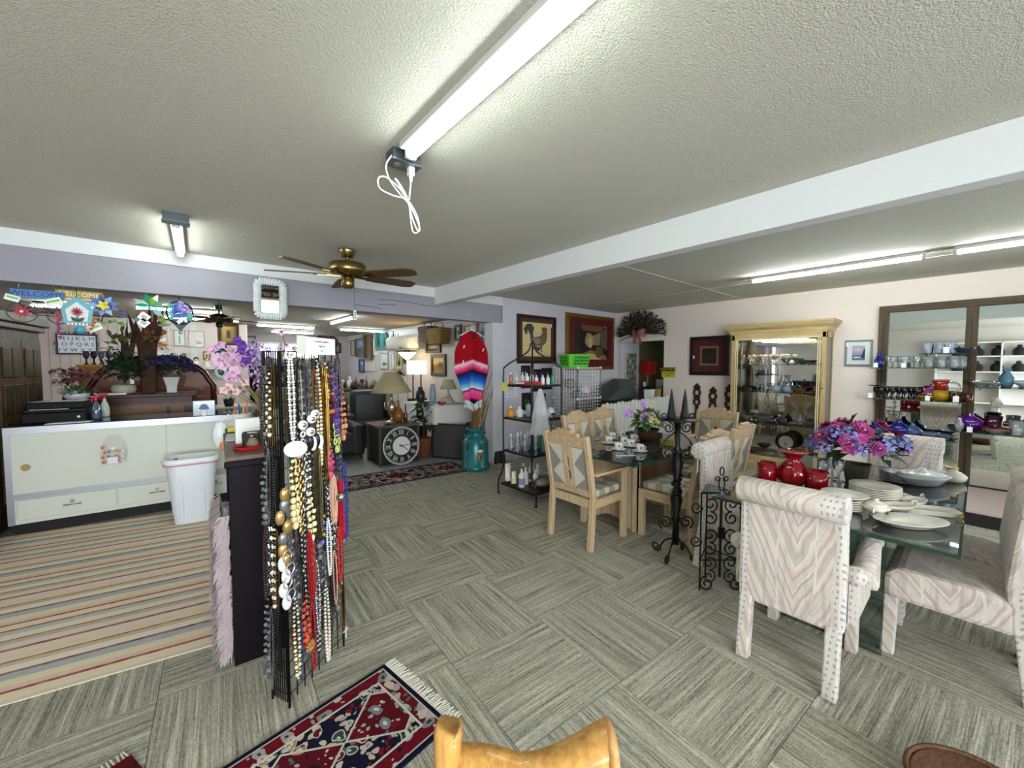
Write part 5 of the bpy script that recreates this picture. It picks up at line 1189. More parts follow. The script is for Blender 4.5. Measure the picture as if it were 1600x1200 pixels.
# leather armchair, olive sofa, cushions
LEA = pm('#24231f', .35, 0, .5, (8, .2)); OLV = pm('#7d744c', .8, 0, .3, (6, .12))
def softbox(nm, m, b, parent, bev=.05): return MB().box(*b).build(nm, m, parent, bevel=bev)
lc_ = thing('leather_armchair', 'black leather armchair beside the clock table', 'armchair', (2.33, 6.72, 0), R(-3))
softbox('seat', LEA, (-.55, 0, .1, .02, .75, .46), lc_, .05)
softbox('armrest', LEA, (-.1, -.02, .06, .12, .8, .6), lc_, .07); softbox('armrest', LEA, (-.78, -.02, .06, -.56, .8, .6), lc_, .07)
softbox('backrest', LEA, (-.7, .72, .06, .05, .95, .95), lc_, .08)
for x in (-.7, .05):
    for y in (.03, .85): MB().cyl((x, y, 0), (x, y, .1), .025, n=8).build('leg', DARK, lc_)
l2 = thing('recliner', 'dark grey leather recliner behind the table lamp', 'armchair', (2.95, 7.6, 0), R(-12))
softbox('seat', pm('#2b2f35', .35), (-.35, 0, .1, .35, .7, .48), l2); softbox('backrest', pm('#2b2f35', .35), (-.36, .55, .3, .36, .85, 1.08), l2, .1)
softbox('armrest', pm('#2b2f35', .35), (-.5, -.02, .06, -.34, .8, .66), l2, .07); softbox('armrest', pm('#2b2f35', .35), (.34, -.02, .06, .5, .8, .66), l2, .07)
so = thing('olive_sofa', 'olive green sofa in the back room beyond the armchair', 'sofa', (2.1, 8.6, 0), R(-3))
softbox('seat', OLV, (-.9, 0, .1, .8, .8, .5), so); softbox('backrest', OLV, (-.9, .7, .2, .8, .98, 1.12), so, .1)
softbox('armrest', OLV, (.7, -.02, .06, .95, .9, .7), so, .08); softbox('armrest', OLV, (-1.1, -.02, .06, -.88, .9, .7), so, .08)
for x in (-.9, .75): MB().cyl((x, .1, 0), (x, .1, .1), .03, n=8).build('leg', DARK, so)
cs = thing('cushion', 'brown patterned square cushion on the olive sofa', 'cushion', (2.17, 8.78, .5), R(10))
MB().ball((0, 0, .2), (.24, .1, .21), 14, 8).build('cover', pm('#5a4a2c', .9, noise=(14, .5)), cs, True)
# fig plant
pl = thing('potted_plant', 'broad-leaved green plant in a brown wicker pot', 'plant', (3.27, 6.2, 0))
wk = wood('#7a4a28', '#4a2814', 2, 20, .6)
MB().lathe([(.11, 0), (.12, .02), (.14, .3), (.145, .34), (.13, .34), (.12, .25)], n=20, flute=(.03, 20, .05)).build('pot', wk, pl, True)
MB().tube([(0, 0, .3), (.01, 0, .55), (-.02, .02, .85)], .022, 6).build('stem', pm('#2c2418', .8), pl)
q = random.Random(14)
for k in range(24):
    a = q.uniform(0, 6.28); z = q.uniform(.5, 1.0); o = V((.02*math.cos(a), .02*math.sin(a), z)); l = q.uniform(.2, .3)
    MB().leaf(o, o+V((l*math.cos(a), l*math.sin(a), q.uniform(-.05, .14))), .12, .07).build('leaf', pm(('#21351f', '#1a2a1b', '#2e4a2a')[k % 3], .3), pl)
# table under white cloth with things on it
wt = thing('side_table', 'table under a white lace cloth in the back room', 'table', (3.72, 6.6, 0))
MB().box(-.35, -.6, .84, .42, .6, .87).build('tabletop', WHITE, wt)
for x in (-.3, .36):
    for y in (-.55, .52): MB().box(x, y, 0, x+.04, y+.04, .84).build('leg', DARK, wt)
cl = thing('tablecloth', 'white lace cloth draped over the back room table', 'tablecloth', (3.72, 6.6, 0))
def drape(u, v):
    s = 2*math.pi*u; e = 1.0+.0*v; x, y = .385*max(-1, min(1, 1.4*math.cos(s))), .62*max(-1, min(1, 1.4*math.sin(s)))
    return (x*(1+.04*v+.02*math.sin(14*s)*v)+.035, y*(1+.03*v), .878-.34*v-.04*v*math.cos(4*s))
MB().grid(drape, 48, 5).mat(0).box(-.35, -.62, .872, .42, .62, .88).build('cloth', pm('#d3d4d2', .9, noise=(40, .12)), cl, True)
def misc(nm, lab, loc, prof, m, cat=None, n=14, group=None, flute=None, smooth=True):
    o = tag(MB().lathe(prof, n=n, flute=flute).build(nm, m, smooth=smooth), lab, cat or nm.split('_')[-1], group); o.location = loc; return o
misc('blue_vase', 'tall blue and white vase on the lace table', (3.62, 6.5, .882), [(.05, 0), (.06, .1), (.055, .25), (.035, .32), (.045, .36)], pm('#7f9ab0', .3, noise=(20, .4)))
misc('dark_pitcher', 'dark spotted pitcher on the lace table', (3.5, 6.75, .882), [(.05, 0), (.09, .08), (.08, .2), (.04, .26), (.05, .3)], pm('#22262a', .3, noise=(30, .6)))
misc('small_lamp', 'small cream shaded lamp on the lace table', (3.92, 6.45, .882), [(.07, 0), (.03, .03), (.05, .1), (.02, .2), (.02, .26), (.16, .26), (.09, .44), (.085, .44)], pm('#b9b49a', .7), 'lamp')
misc('china_plate', 'flowered china plate standing on the lace table', (3.75, 6.25, .882), [(.05, 0), (.12, .02), (.15, .05), (.11, .12), (.02, .14)], pm('#b8a890', .4, noise=(25, .5)))
misc('red_dish', 'red glass dish on the lace table', (3.6, 6.15, .882), [(.03, 0), (.06, .02), (.1, .06), (.095, .06), (.03, .01)], pm('#8c2430', .2))
fr_ = thing('leaning_frame', 'dark metal frame leaning beside the milk can', 'frame', (3.55, 5.75, 0), R(-60))
framebars(.75, .6, .025, .02).build('frame', BLK, fr_).location = (0, 0, .3)
MB().box(-.36, -.004, .02, .36, 0, .58).build('panel', pm('#4a4a4a', .3, .2), fr_)
# lamps by the right wall
t = thing('floor_lamp', 'glowing torchiere floor lamp near the wall air conditioner', 'lamp', (3.85, 8.0, 0))
MB().lathe([(.14, 0), (.14, .02), (.02, .04), (.012, .06)], n=16).cyl((0, 0, .05), (0, 0, 1.72), .012, n=8).build('pole', pm('#b0a888', .4, .6), t)
MB().lathe([(.03, 1.7), (.12, 1.78), (.19, 1.86), (.185, 1.86), (.1, 1.78)], n=20).build('bowl_shade', emit('#ffdf9a', 2.2), t, True)
t = thing('table_lamp', 'lit drum shade lamp with two wooden posts', 'lamp', (3.84, 7.55, .0))
MB().box(-.17, -.1, 0, .17, .1, .9).build('base_cabinet', wood('#4a2a18', '#2c170c', 2, 6, .5), t)
for x in (-.1, .08): MB().box(x, -.012, .9, x+.02, .012, 1.42).build('post', wood('#6b3f22', '#45240f', 2, 6, .5), t)
MB().box(-.17, -.1, 1.4, .17, .1, 1.68).build('drum_shade', emit('#ffe9d2', .75), t)
t = thing('birdhouse', 'little wooden birdhouse on a pole by the lit lamp', 'birdhouse', (3.62, 8.0, 0))
MB().cyl((0, 0, 0), (0, 0, 1.2), .012, n=8).build('pole', pm('#b0a080', .6), t)
MB().box(-.09, -.08, 1.2, .09, .08, 1.38).build('house', pm('#9a9a94', .7), t)
MB().prism([(-.13, 1.36), (0, 1.48), (.13, 1.36), (.13, 1.38), (0, 1.51), (-.13, 1.38)], -.11, .11).build('roof', pm('#7d744c', .7), t)
# air conditioner
a, b = at(617, 519, X=4.2), at(668, 546, X=4.2)
ac = thing('air_conditioner', 'long white wall air conditioner in the back room', 'air conditioner', (4.195, (a.y+b.y)/2, b.z), R(-90))
w = abs(a.y-b.y)/2
b = MB(); b.T = Matrix.Rotation(R(90), 4, 'Z'); b.prism([(0, .0), (-.12, .0), (-.2, .04), (-.23, .12), (-.23, .26), (-.19, .33), (0, .33)], -w, w).build('housing', pm('#c9c9c2', .7), ac, bevel=.012)
for s in (-w-.012, w): MB().box(s, -.21, .02, s+.012, 0, .31).build('end_cap', pm('#b3aca0', .6), ac, bevel=.004)
MB().box(-.06, -.245, .05, .06, -.235, .075).build('display', BLK, ac)
MB().box(-w+.04, -.2, .0, w-.04, -.06, .02).build('louver', pm('#8a8a84', .5), ac)
MB().box(-w, -.02, .36, w, 0, .5).build('duct_cover', pm('#cfd4d8', .5), ac)
WX = 4.199
def wpic(label, a, **kw):
    c, w, h = span(*a, X=WX); kw.setdefault('d', .04); return picture(label, (WX, c.y, c.z), w, h, face='X', **kw)
land = lambda s, g, h='#55603f': [(g, [(-1, -1), (1, -1), (1, -.1), (.3, .1), (-.4, -.05), (-1, .05)]), (h, blob(-.3, -.2, .3, .2, 9, .2)), (s, blob(.2, .55, .6, .25, 9, .2))]
wpic('framed blue sky landscape on the far right wall', (557, 530, 571, 558), frame='#4a4238', fw=.03, ground='#7f9fc0', art=land('#a9bfd6', '#6a6f5a'))
wpic('narrow pale picture at the far end of the right wall', (549, 532, 556, 556), frame='#6a5a48', fw=.02, ground='#b8b0a4')
wpic('tall weathered brown wooden panel on the right wall', (572, 523, 584, 562), frame='#5a4634', fw=.05, d=.1, ground='#6f5a44')
wpic('white oval mirror hung on the right wall', (585, 529, 589, 555), frame='#d8d8d6', fw=.03, ground='#9aa4a8')
for k, (x0, x1) in enumerate(((588, 597), (598, 606))): wpic(('left', 'right')[k]+' one of two teal shields with dark masks', (x0, 520, x1, 546), frame='#2f7d7c', fw=.05, ground='#2f6f70', art=[('#1c1614', blob(0, -.1, .55, .65, 10, .1)), ('#8a5a4a', blob(0, .1, .25, .2, 8))], name='mask_plaque', cat='plaque')
wpic('tall black framed picture beside the air conditioner', (607, 519, 617, 547), frame='#17181a', fw=.06, ground='#d6d9da', art=[('#5a5f66', blob(0, .5, .4, .4, 8, .2)), ('#b0b8c0', blob(.1, .1, .7, .12, 8))])
wpic('pale framed seascape below the teal shields', (595, 549, 608, 577), frame='#b8b4a8', fw=.05, ground='#d4dcdc', art=[('#6b7478', blob(0, -.55, .7, .25, 9, .2)), ('#3a3f42', blob(.4, .8, .1, .1, 6))])
wpic('white hanging sheet beside the pale seascape', (612, 552, 618, 576), frame='#c9d4de', fw=.02, ground='#d4dbe2', art=[('#6a7686', blob(0, .2, .3, .05, 6)), ('#6a7686', blob(.1, -.75, .6, .08, 6))])
wpic('dark figure picture in a cream frame', (619, 554, 630, 577), frame='#c0b48c', fw=.06, ground='#b8ab84', art=[('#23211c', blob(0, -.3, .6, .5, 10, .25)), ('#2c2820', blob(.25, .4, .25, .35, 8, .2))])
wpic('tall black carved plaque under the air conditioner', (632, 548, 641, 568), frame='#2b2b2a', fw=.05, ground='#55585a', art=[('#8a8d90', blob(0, 0, .4, .6, 9, .3))])
wpic('small cream photo under the air conditioner', (619, 521, 624, 527), frame='#c9c0a8', fw=.03, ground='#6a6a60')
wpic('white picture with blue figure low on the right wall', (562, 560, 571, 582), frame='#3a3f78', fw=.05, ground='#6f86b8', art=[('#cfd6e6', blob(0, .4, .5, .3, 8, .2))])
wpic('square white canvas on the far right wall', (572, 562, 586, 580), frame='#cfcfcc', fw=.01, ground='#d8d8d6')
wpic('wide dark framed picture of a room above the gold picture', (667, 536, 690, 551), frame='#2a1e18', fw=.06, ground='#8a7a68', art=[('#4a3f36', [(-1, -1), (1, -1), (1, -.5), (-1, -.5)]), ('#b8a890', blob(0, .2, .6, .5, 8, .1))])
wpic('gold toned picture in a dark frame beside the poncho', (675, 554, 698, 588), frame='#33281c', fw=.07, ground='#b09048', art=[('#8a5f22', [(-1, -.9), (1, -.9), (1, -.1), (.2, .1), (-1, -.1)]), ('#c9b878', [(-1, .2), (1, .2), (1, 1), (-1, 1)]), ('#6b4a1c', blob(.4, .0, .5, .4, 8, .2)), ('#7f9a5a', [(-1, -1), (1, -1), (1, -.8), (-1, -.8)])])
wpic('white picture with dark print above the poncho', (712, 508, 722, 532), frame='#2a2624', fw=.05, ground='#c9c9c4', art=[('#4a5a4a', blob(0, 0, .5, .5, 8, .3))])
wpic('botanical print behind the poncho hanger', (726, 508, 748, 535), frame='#8a6a48', fw=.04, ground='#d4d2c8', art=[('#5f7a52', blob(-.3, .2, .3, .5, 8, .3)), ('#7a8f5a', blob(.3, -.1, .3, .5, 8, .3))])
wpic('blue framed picture at the end of the right wall', (752, 514, 762, 548), frame='#4a6a9c', fw=.05, ground='#8aa4d0', art=[('#e0e6f2', blob(0, .2, .5, .3, 8, .2))])
wpic('small green picture behind the reeds', (750, 555, 762, 580), frame='#6a4a3a', fw=.04, ground='#8c6a4a', art=[('#4a7a4a', blob(0, .2, .6, .4, 8, .3)), ('#a83a2c', blob(.2, -.4, .4, .3, 8, .3))])
# baskets hung near the ceiling
for k, (x0, y0, x1, y1, c, lab) in enumerate(((666, 511, 683, 533, '#5a4840', 'dark boxy basket hanging high on the right wall'), (680, 514, 703, 537, '#8a7038', 'tan wicker basket hanging beside the dark one'))):
    c_, w, h = span(x0, y0, x1, y1, X=WX-.05)
    t = thing('hanging_basket', lab, 'basket', (WX-.001, c_.y, c_.z-h/2), R(-90))
    taper([(w*.85, .22, 0), (w, .26, h*.95), (w*.95, .24, h*.95), (w*.8, .2, .03)], .15).build('body', wood(c, '#3a2c1c', 0, 25, .7), t).location = (0, -.135, 0)
    for e in range(5):
        MB().tr((0, -.135, 0)).tube([(x*1.0, y, h*(.1+.18*e)) for x, y in rrect(w*(.87+.03*e), .235+.007*e, .15)], .012, 4, True).build('woven_band', pm(c, .7, noise=(40, .3)), t)
    MB().tr((0, -.135, 0)).tube([(-w*.4, 0, h*.9), (-w*.2, 0, h*1.3), (w*.2, 0, h*1.3), (w*.4, 0, h*.9)], .01, 5).build('handle', pm(c, .7), t)
# long table of collectibles
lt = thing('display_table', 'long dark table of collectibles along the back room wall', 'table', (3.35, 10.95, 0))
MB().box(-.75, -1.2, .95, .75, 1.3, 1.0).build('tabletop', wood('#5a4028', '#33220f', 1, 6, .5), lt)
for x in (-.7, .66):
    for y in (-1.15, 1.2): MB().box(x, y, 0, x+.05, y+.05, .95).build('leg', DARK, lt)
MB().box(-.7, -1.15, .3, .7, 1.25, .33).build('lower_shelf', DARK, lt)
q = random.Random(41); cols = ('#8c2430', '#c9c4b8', '#2a2a2c', '#7a6a52', '#b8b0c0', '#3f5a78', '#a03a3a', '#d6d2c8', '#4a3a30', '#6a7a5a')
profs = ([(.04, 0), (.06, .05), (.05, .15), (.02, .2), (.03, .24)], [(.05, 0), (.02, .03), (.02, .1), (.05, .16), (.045, .2)], [(.06, 0), (.08, .06), (.06, .14), (.0, .18)], [(.03, 0), (.035, .15), (.015, .2), (.012, .28)])
lab_c = ('red', 'ivory', 'black', 'brown', 'lilac', 'blue', 'crimson', 'cream', 'umber', 'sage'); lab_p = ('vase', 'goblet', 'jar', 'bottle')
for k in range(26):
    x, y = 3.35-.62+.31*(k % 5)+q.uniform(-.05, .05), 9.9+.42*(k//5)+q.uniform(-.05, .05); f = q.uniform(.8, 1.3)
    misc(lab_p[(k//5+k) % 4], '%s %s among the collectibles on the long table, row %s' % (lab_c[k % 10], lab_p[(k//5+k) % 4], ('one', 'two', 'three', 'four', 'five', 'six')[k//5]), (x, y, 1.001), [(r*f, z*f) for r, z in profs[(k//5+k) % 4]], pm(cols[k % 10], .35), n=12, group='collectibles on the long table')
t = misc('red_ball_ornament', 'big round red ornament among the collectibles', (2.82, 10.0, 1.001), [(.05, 0), (.1, .06), (.115, .13), (.1, .2), (.05, .25), (0, .26)], pm('#a01420', .3), 'ornament')
t = misc('red_bust', 'red and black figurine beside the round red ornament', (2.72, 10.4, 1.001), [(.08, 0), (.09, .1), (.04, .2), (.06, .26), (.05, .33), (0, .36)], pm('#7a1c2a', .4, noise=(20, .5)), 'figurine')
# shelves of dark things further left, seen between the rack and the sofa
cb = thing('display_cabinet', 'dark shelf unit of toys beyond the olive sofa', 'shelf', (1.35, 10.6, 0))
for z in (.4, .8, 1.2, 1.55): MB().box(0, 0, z, 1.1, .4, z+.03).build('shelf', DARK, cb)
for x in (0, 1.07): MB().box(x, 0, 0, x+.03, .4, 1.58).build('upright', DARK, cb)
MB().box(0, .38, 0, 1.1, .4, 1.58).build('back', pm('#2a2420', .7), cb)
for k in range(18):
    misc('figurine', '%s figurine on the %s of the dark shelf unit' % (lab_c[k % 10], ('second shelf', 'third shelf', 'top')[k//6]), (1.47+.17*(k % 6), 10.8, (.831, 1.231, 1.581)[k//6]), [(r*.9, z*.9) for r, z in profs[k % 4]], pm(cols[k % 10], .4), n=10, group='figurines on the dark shelf unit')
# far wall: plates, window, pictures
for k, (px, py, c) in enumerate(((504, 533, '#3a2a20'), (518, 535, '#5a4228'))):
    p = at(px, py, Y=12.99); t = thing('wall_plate', ('dark brown', 'bronze')[k]+' round plate hung on the far wall', 'plate', (p.x, 12.99, p.z))
    MB().prism(ellipse(0, 0, .2, .2, 24), -.03, 0).build('plate', pm(c, .4), t); MB().prism(ellipse(0, 0, .12, .12, 20), -.035, -.03).build('well', pm('#6b5030', .4), t)
for k, (x0, y0, x1, y1) in enumerate(((405, 537, 434, 560), (444, 538, 497, 560))):
    c, w, h = span(x0, y0, x1, y1, Y=12.99); wn = struct(framebars(w+.1, h+.1, .06, .05).build('window_%d' % (k+3), WHITE)); wn.location = (c.x, 13.0, c.z)
    MB().box(-w/2, -.02, -h/2, w/2, -.01, h/2).build('pane', emit('#f4f8ff', 1.6, 'daylight_pane'), wn)
for k, (x0, y0, x1, y1, c) in enumerate(((378, 524, 400, 536, '#b8bcc4'), (522, 536, 533, 552, '#7a8a78'))):
    c_, w, h = span(x0, y0, x1, y1, Y=12.99); picture(('pale framed photo high on the far wall', 'small green picture at the far wall corner')[k], (c_.x, 12.99, c_.z), w, h, frame='#33302e', fw=.05, ground=c)
# green glass lantern and white birds hanging by the orchid
t = thing('green_lantern', 'green glass dome hanging near the lilac orchids', 'ornament', at(344, 545, Y=6.4))
MB().lathe([(.085, -.05), (.09, -.02), (.07, .04), (.02, .07), (.01, .08)], n=18).build('dome', pm('#0f5a44', .15, 0, .6), t, True)
MB().tube([(0, 0, .08), (0, 0, BZ-t.location.z)], .002, 4).build('cord', DARK, t)
MB().ball((0, 0, -.3), (.075, .02, .09), 14, 8).build('white_disc', pm('#c9d4d0', .3), t, True)
MB().ball((0, -.012, -.29), (.04, .015, .06), 10, 6).build('green_print', pm('#0f5a44', .3), t, True)
MB().tube([(0, 0, -.05), (0, 0, -.22)], .002, 4).build('cord', DARK, t)
# pale table and plant behind the counter end
pt2 = thing('glass_case', 'pale display case behind the counter end with potted orchid', 'display case', (.62, 7.1, 0))
MB().box(-.25, -.2, 0, .3, .25, .98).build('case', pm('#8a9298', .5), pt2, bevel=.005); MB().box(-.27, -.22, .98, .32, .27, 1.0).build('top', pm('#c4c8c6', .4), pt2)
MB().box(-.18, -.205, .5, .2, -.2, .9).build('dark_screen', pm('#23262c', .3), pt2)
t = thing('potted_orchid', 'pink orchid in a black pot on the pale display case', 'plant', (.6, 7.0, 1.0))
MB().lathe([(.05, 0), (.07, .1), (.065, .1), (.04, .02)], n=14).build('pot', BLK, t, True)
for k in range(7): put(blossom_mesh('orchid', '#c98a98', '#e0c070', '#b06a7c'), t, 'blossom', (-.12+.05*k, -.02, .2+.03*(k % 3)), (0, -1, .3), .04)
stems(t, (0, 0, .08), [(-.1, -.01, .2), (.1, -.01, .22)], .004, OLIVE)
for k in range(5): MB().leaf((0, 0, .08), (.16*math.cos(k*1.3), .12*math.sin(k*1.3), .13), .04, .03).build('leaf', DKGREEN, t)
# ================================================================ lavender wall: pictures, notices, outlet
def bpic(label, a, **kw):
    c, w, h = span(*a, Y=YB-.001); return picture(label, (c.x, YB-.001, c.z), w, h, **kw)
hen = [('#d2c288', [(-1, -1), (1, -1), (1, 1), (-1, 1)]), ('#8a7a52', [(-1, .32), (1, .36), (1, .38), (-1, .34)]), ('#8a7a52', [(-1, -.38), (1, -.36), (1, -.34), (-1, -.36)]),
       ('#3a3f40', [(-.75, .25), (-.95, .6), (-.7, .9), (-.4, .92), (-.2, .7), (-.3, .35), (-.2, .0), (-.45, -.1), (-.5, .3), (-.65, .55), (-.7, .3)]), ('#6b5a4c', [(-.45, .1), (-.1, .15), (.25, .25), (.45, .55), (.7, .5), (.72, .1), (.6, -.2), (.3, -.4), (-.1, -.35), (-.4, -.15)]),
       ('#9a7a68', [(-.3, .05), (.1, .1), (.3, -.1), (.1, -.28), (-.2, -.2)]), ('#4a3f3c', [(-.25, -.25), (-.3, -.55), (.1, -.7), (.45, -.35), (.2, -.45), (-.05, -.4)]), ('#8c4438', [(.35, .5), (.3, .7), (.45, .78), (.6, .78), (.75, .65), (.7, .45), (.62, .3), (.52, .45)]), ('#b8a878', [(.72, .62), (.85, .56), (.72, .52)]), ('#2a2826', [(.3, -.4), (.36, -.75), (.3, -.75), (.24, -.4)])]
bpic('rooster picture in a dark wooden frame on lavender wall', (807, 490, 867, 568), frame=wood('#3a2018', '#22110c', 2, 8, .35), fw=.05, d=.035, mats=((.075, '#4a2c24'),), ground='#d2c288', art=hen, tagat=(.33, .26))
stab = [('#7a4a28', [(-.6, .95), (.9, .95), (.45, .45), (-.35, .5)]), ('#3a2c20', [(-1, -1), (-.55, -1), (-.5, .9), (-1, .95)]), ('#57503f', [(.45, .4), (.95, .9), (.95, -.3), (.5, -.2)]), ('#8a7a5c', [(.1, .3), (.45, .45), (.45, -.1), (.15, -.1)]), ('#a8865a', blob(-.05, .1, .22, .3, 9, .2)), ('#c4a878', blob(-.02, -.0, .1, .25, 8)), ('#7d6a44', blob(0, -.65, .8, .28, 12, .25)), ('#c9b078', blob(.05, -.62, .45, .14, 10, .3)), ('#2a2018', blob(-.6, .1, .12, .5, 8)), ('#5f4a30', blob(.4, -.4, .2, .25, 8, .2))]
bpic('large gilt framed stable painting with red mat', (883, 488, 956, 577), frame=pm('#8a6a2c', .35, .6), fw=.07, d=.05, inner=(pm('#5a1616', .5), .13), ground='#1a1512', art=stab, tagat=(.42, .35))
for k, (x0, y0, x1, y1) in enumerate(((814, 571, 827, 606), (829, 577, 846, 611), (846, 575, 861, 608), (815, 614, 828, 640), (842, 615, 851, 634))):
    bpic('small black framed picture %s' % ('above the top shelf bottles', 'in the middle of the small group', 'beside the green basket', 'low and showing a green bottle', 'low and half hidden by netting')[k], (x0, y0, x1, y1), frame='#101012', fw=.035, ground='#1b1a1c', art=[(('#c9bdb4', '#3a3a3c', '#4a3f3a', '#2f4a38', '#55585c')[k], blob(0, .05, .3, .55, 9, .15)), (('#7a3a2c', '#6a6a6a', '#8a8078', '#5a7a5c', '#33363a')[k], blob(0, -.6, .5, .25, 8, .2))], group='small black pictures on the lavender wall')
for k, (x0, y0, x1, y1) in enumerate(((793, 582, 808, 597), (791, 602, 807, 620))):
    c, w, h = span(x0, y0, x1, y1, Y=YB-.001); t = thing('notice', ('upper white paper notice on the lavender wall', 'lower white paper notice with black and red print')[k], 'notice', (c.x, YB-.001, c.z))
    MB().box(-w/2, -.002, -h/2, w/2, 0, h/2).build('sheet', pm('#dde2ea', .7), t)
    for e in range(5): MB().box(-w*.36, -.003, h*(.32-.16*e), w*(.3-.1*(e % 2)), -.002, h*(.37-.16*e)).build('print_line', pm(('#2a2c34', '#2a2c34', '#6a6c74', '#b8888c', '#6a6c74')[e], .7), t)
p = at(797, 693, Y=YB-.001)
t = thing('wall_outlet', 'cream wall outlet with a white cord plugged in', 'outlet', (p.x, YB-.001, p.z))
MB().box(-.038, -.008, -.06, .038, 0, .06).build('plate', pm('#d8d4c4', .4), t, bevel=.004)
for z in (-.025, .025): MB().box(-.015, -.0095, z-.014, .015, -.008, z+.014).build('socket', pm('#c4bfae', .4), t)
e1 = at(766, 722, Z=.01)-t.location; e0 = at(800, 730, Z=.01)-t.location
t2_ = thing('extension_cord', 'thin white cord trailing from outlet towards the milk can', 'cord', t.location)
MB().box(-.012, -.04, -.04, .012, -.01, -.01).build('plug', CW, t2_, bevel=.003)
MB().tube(smoothpath([(0, -.035, -.03), (.06, -.07, -.1), (.05, -.1, -.35), (-.02, -.1, -.62), (e0.x, e0.y, -p.z+.008), (e1.x*.6+e0.x*.4, e1.y-.1, -p.z+.008), (e1.x, e1.y, -p.z+.008)], 6), .005, 5).build('cable', CW, t2_, True)
MB().tr((.03, -.09, -.33), (0, R(30), 0)).box(-.008, -.008, -.05, .008, .008, .05).build('switch', CW, t2_, bevel=.003)

# ================================================================ black wire etagere with bottles
BX, BY0, BX1, BY1 = 3.05, 3.2, 3.55, 3.8; bx_, by_ = (BX+BX1)/2, (BY0+BY1)/2
et = thing('wire_etagere', 'black iron etagere whose bowed posts meet at top', 'shelf', (bx_, by_, 0))
hx, hy = (BX1-BX)/2, (BY1-BY0)/2
for sx in (-1, 1):
    for sy in (-1, 1):
        MB().tube(smoothpath([(sx*hx*1.02, sy*hy*1.12, .0), (sx*hx*1.02, sy*hy*1.12, .16), (sx*hx*.98, sy*hy*.86, .34), (sx*hx*.98, sy*hy*.84, .6), (sx*hx*.98, sy*hy*.84, 1.45), (sx*hx*.9, sy*hy*.75, 1.58), (sx*hx*.45, sy*hy*.4, 1.68), (sx*hx*.14, sy*hy*.12, 1.76), (sx*.012, sy*.012, 1.86)], 6), .0095, 6).build('post', IRON, et, True)
        MB().cyl((sx*hx*1.02, sy*hy*1.12, 0), (sx*hx*1.02, sy*hy*1.12, .012), .018, n=10).build('foot', IRON, et)
MB().ball((0, 0, 1.875), .016, 8, 6).build('finial', IRON, et, True)
SH = (.14, .56, .96, 1.36)
for k, z in enumerate(SH):
    ex, ey = hx*.97, hy*(.98 if k == 0 else .83)
    s = MB()
    for a, b in (((-ex, -ey), (ex, -ey)), ((ex, -ey), (ex, ey)), ((ex, ey), (-ex, ey)), ((-ex, ey), (-ex, -ey))): s.bar((*a, z-.01), (*b, z-.01), .012, .022)
    sh = s.build('shelf_rim', IRON, et)
    MB().box(-ex, -ey, z-.012, ex, ey, z-.004).build('shelf_plate', glass('#d8e4e2', .85) if k == 1 else pm('#2a2624', .4), et)
    if k:
        pass
def bottle(lab, x, y, z, r, h, body, cap='#e6e6e6', shape='round', label=None, grp=None, nm='bottle'):
    t = thing(nm, lab, 'bottle', (bx_+x, by_+y, z), 0, grp)
    if shape == 'tube':
        MB().grid(lambda u, v: (r*math.cos(2*math.pi*u)*(1), r*math.sin(2*math.pi*u)*(.9-.82*v), h*.14+h*.86*v), 14, 4).build('tube', body, t, True, solid=.001); MB().cyl((0, 0, 0), (0, 0, h*.14), r*.8, n=12).build('cap', pm(cap, .35), t)
    else:
        MB().lathe([(r*.9, 0), (r, .01), (r, h*.62), (r*.85, h*.72), (r*.35, h*.8), (r*.35, h*.84)], n=14).build('body', body, t, True)
        MB().cyl((0, 0, h*.82), (0, 0, h), r*.38, r*.34, 10).build('cap', pm(cap, .35), t)
    if label: MB().lathe([(r*1.015, h*.15), (r*1.015, h*.5)], n=14).build('label', pm(label, .5), t)
    return t
WB = pm('#e4e4e2', .35); CL = glass('#eef6fa', .95, 1, .2)
z = SH[0]-.003
bottle('pale pink lotion tube standing on the bottom shelf', -.2, .22, z, .04, .25, pm('#e4d8d4', .4), '#17181a', 'tube')
bottle('small white tube with black cap beside pink tube', -.19, .12, z, .032, .17, pm('#e6e4da', .4), '#17181a', 'tube', '#d8d8a0')
bottle('white pump bottle with purple label on bottom shelf', -.17, .0, z, .038, .22, WB, label='#9a8ab0')
bottle('white lotion bottle in the middle of bottom shelf', -.06, .05, z, .038, .21, WB)
bottle('white bottle with yellow label on bottom shelf', -.02, -.08, z, .036, .2, WB, label='#d8d48a')
bottle('tall grey bottle with yellow label at shelf back', .06, -.03, z, .034, .25, pm('#c4c6c8', .35), label='#c9c05a')
bottle('magenta bottle at the back of the bottom shelf', -.02, .14, z, .036, .24, pm('#8a2c50', .35), '#c9c9cc')
bottle('white and plum bottle behind the magenta one', .07, .1, z, .036, .23, pm('#d6d2d6', .35), '#d8d8d8', label='#7a4a6a')
bottle('grey haired conditioner bottle at the right back', .13, .02, z, .034, .22, pm('#b8bcc2', .35))
t = thing('gift_bag', 'cellophane gift bag with brown contents on bottom shelf', 'bag', (bx_+.05, by_-.17, z)); MB().ball((0, 0, .06), (.14, .07, .062), 12, 8).build('contents', pm('#a08a6c', .7, noise=(14, .4)), t, True); MB().ball((-.02, -.01, .072), (.155, .08, .072), 12, 8).build('cellophane', glass('#ffffff', .93, 1, .05), t, True)
z = SH[1]-.003
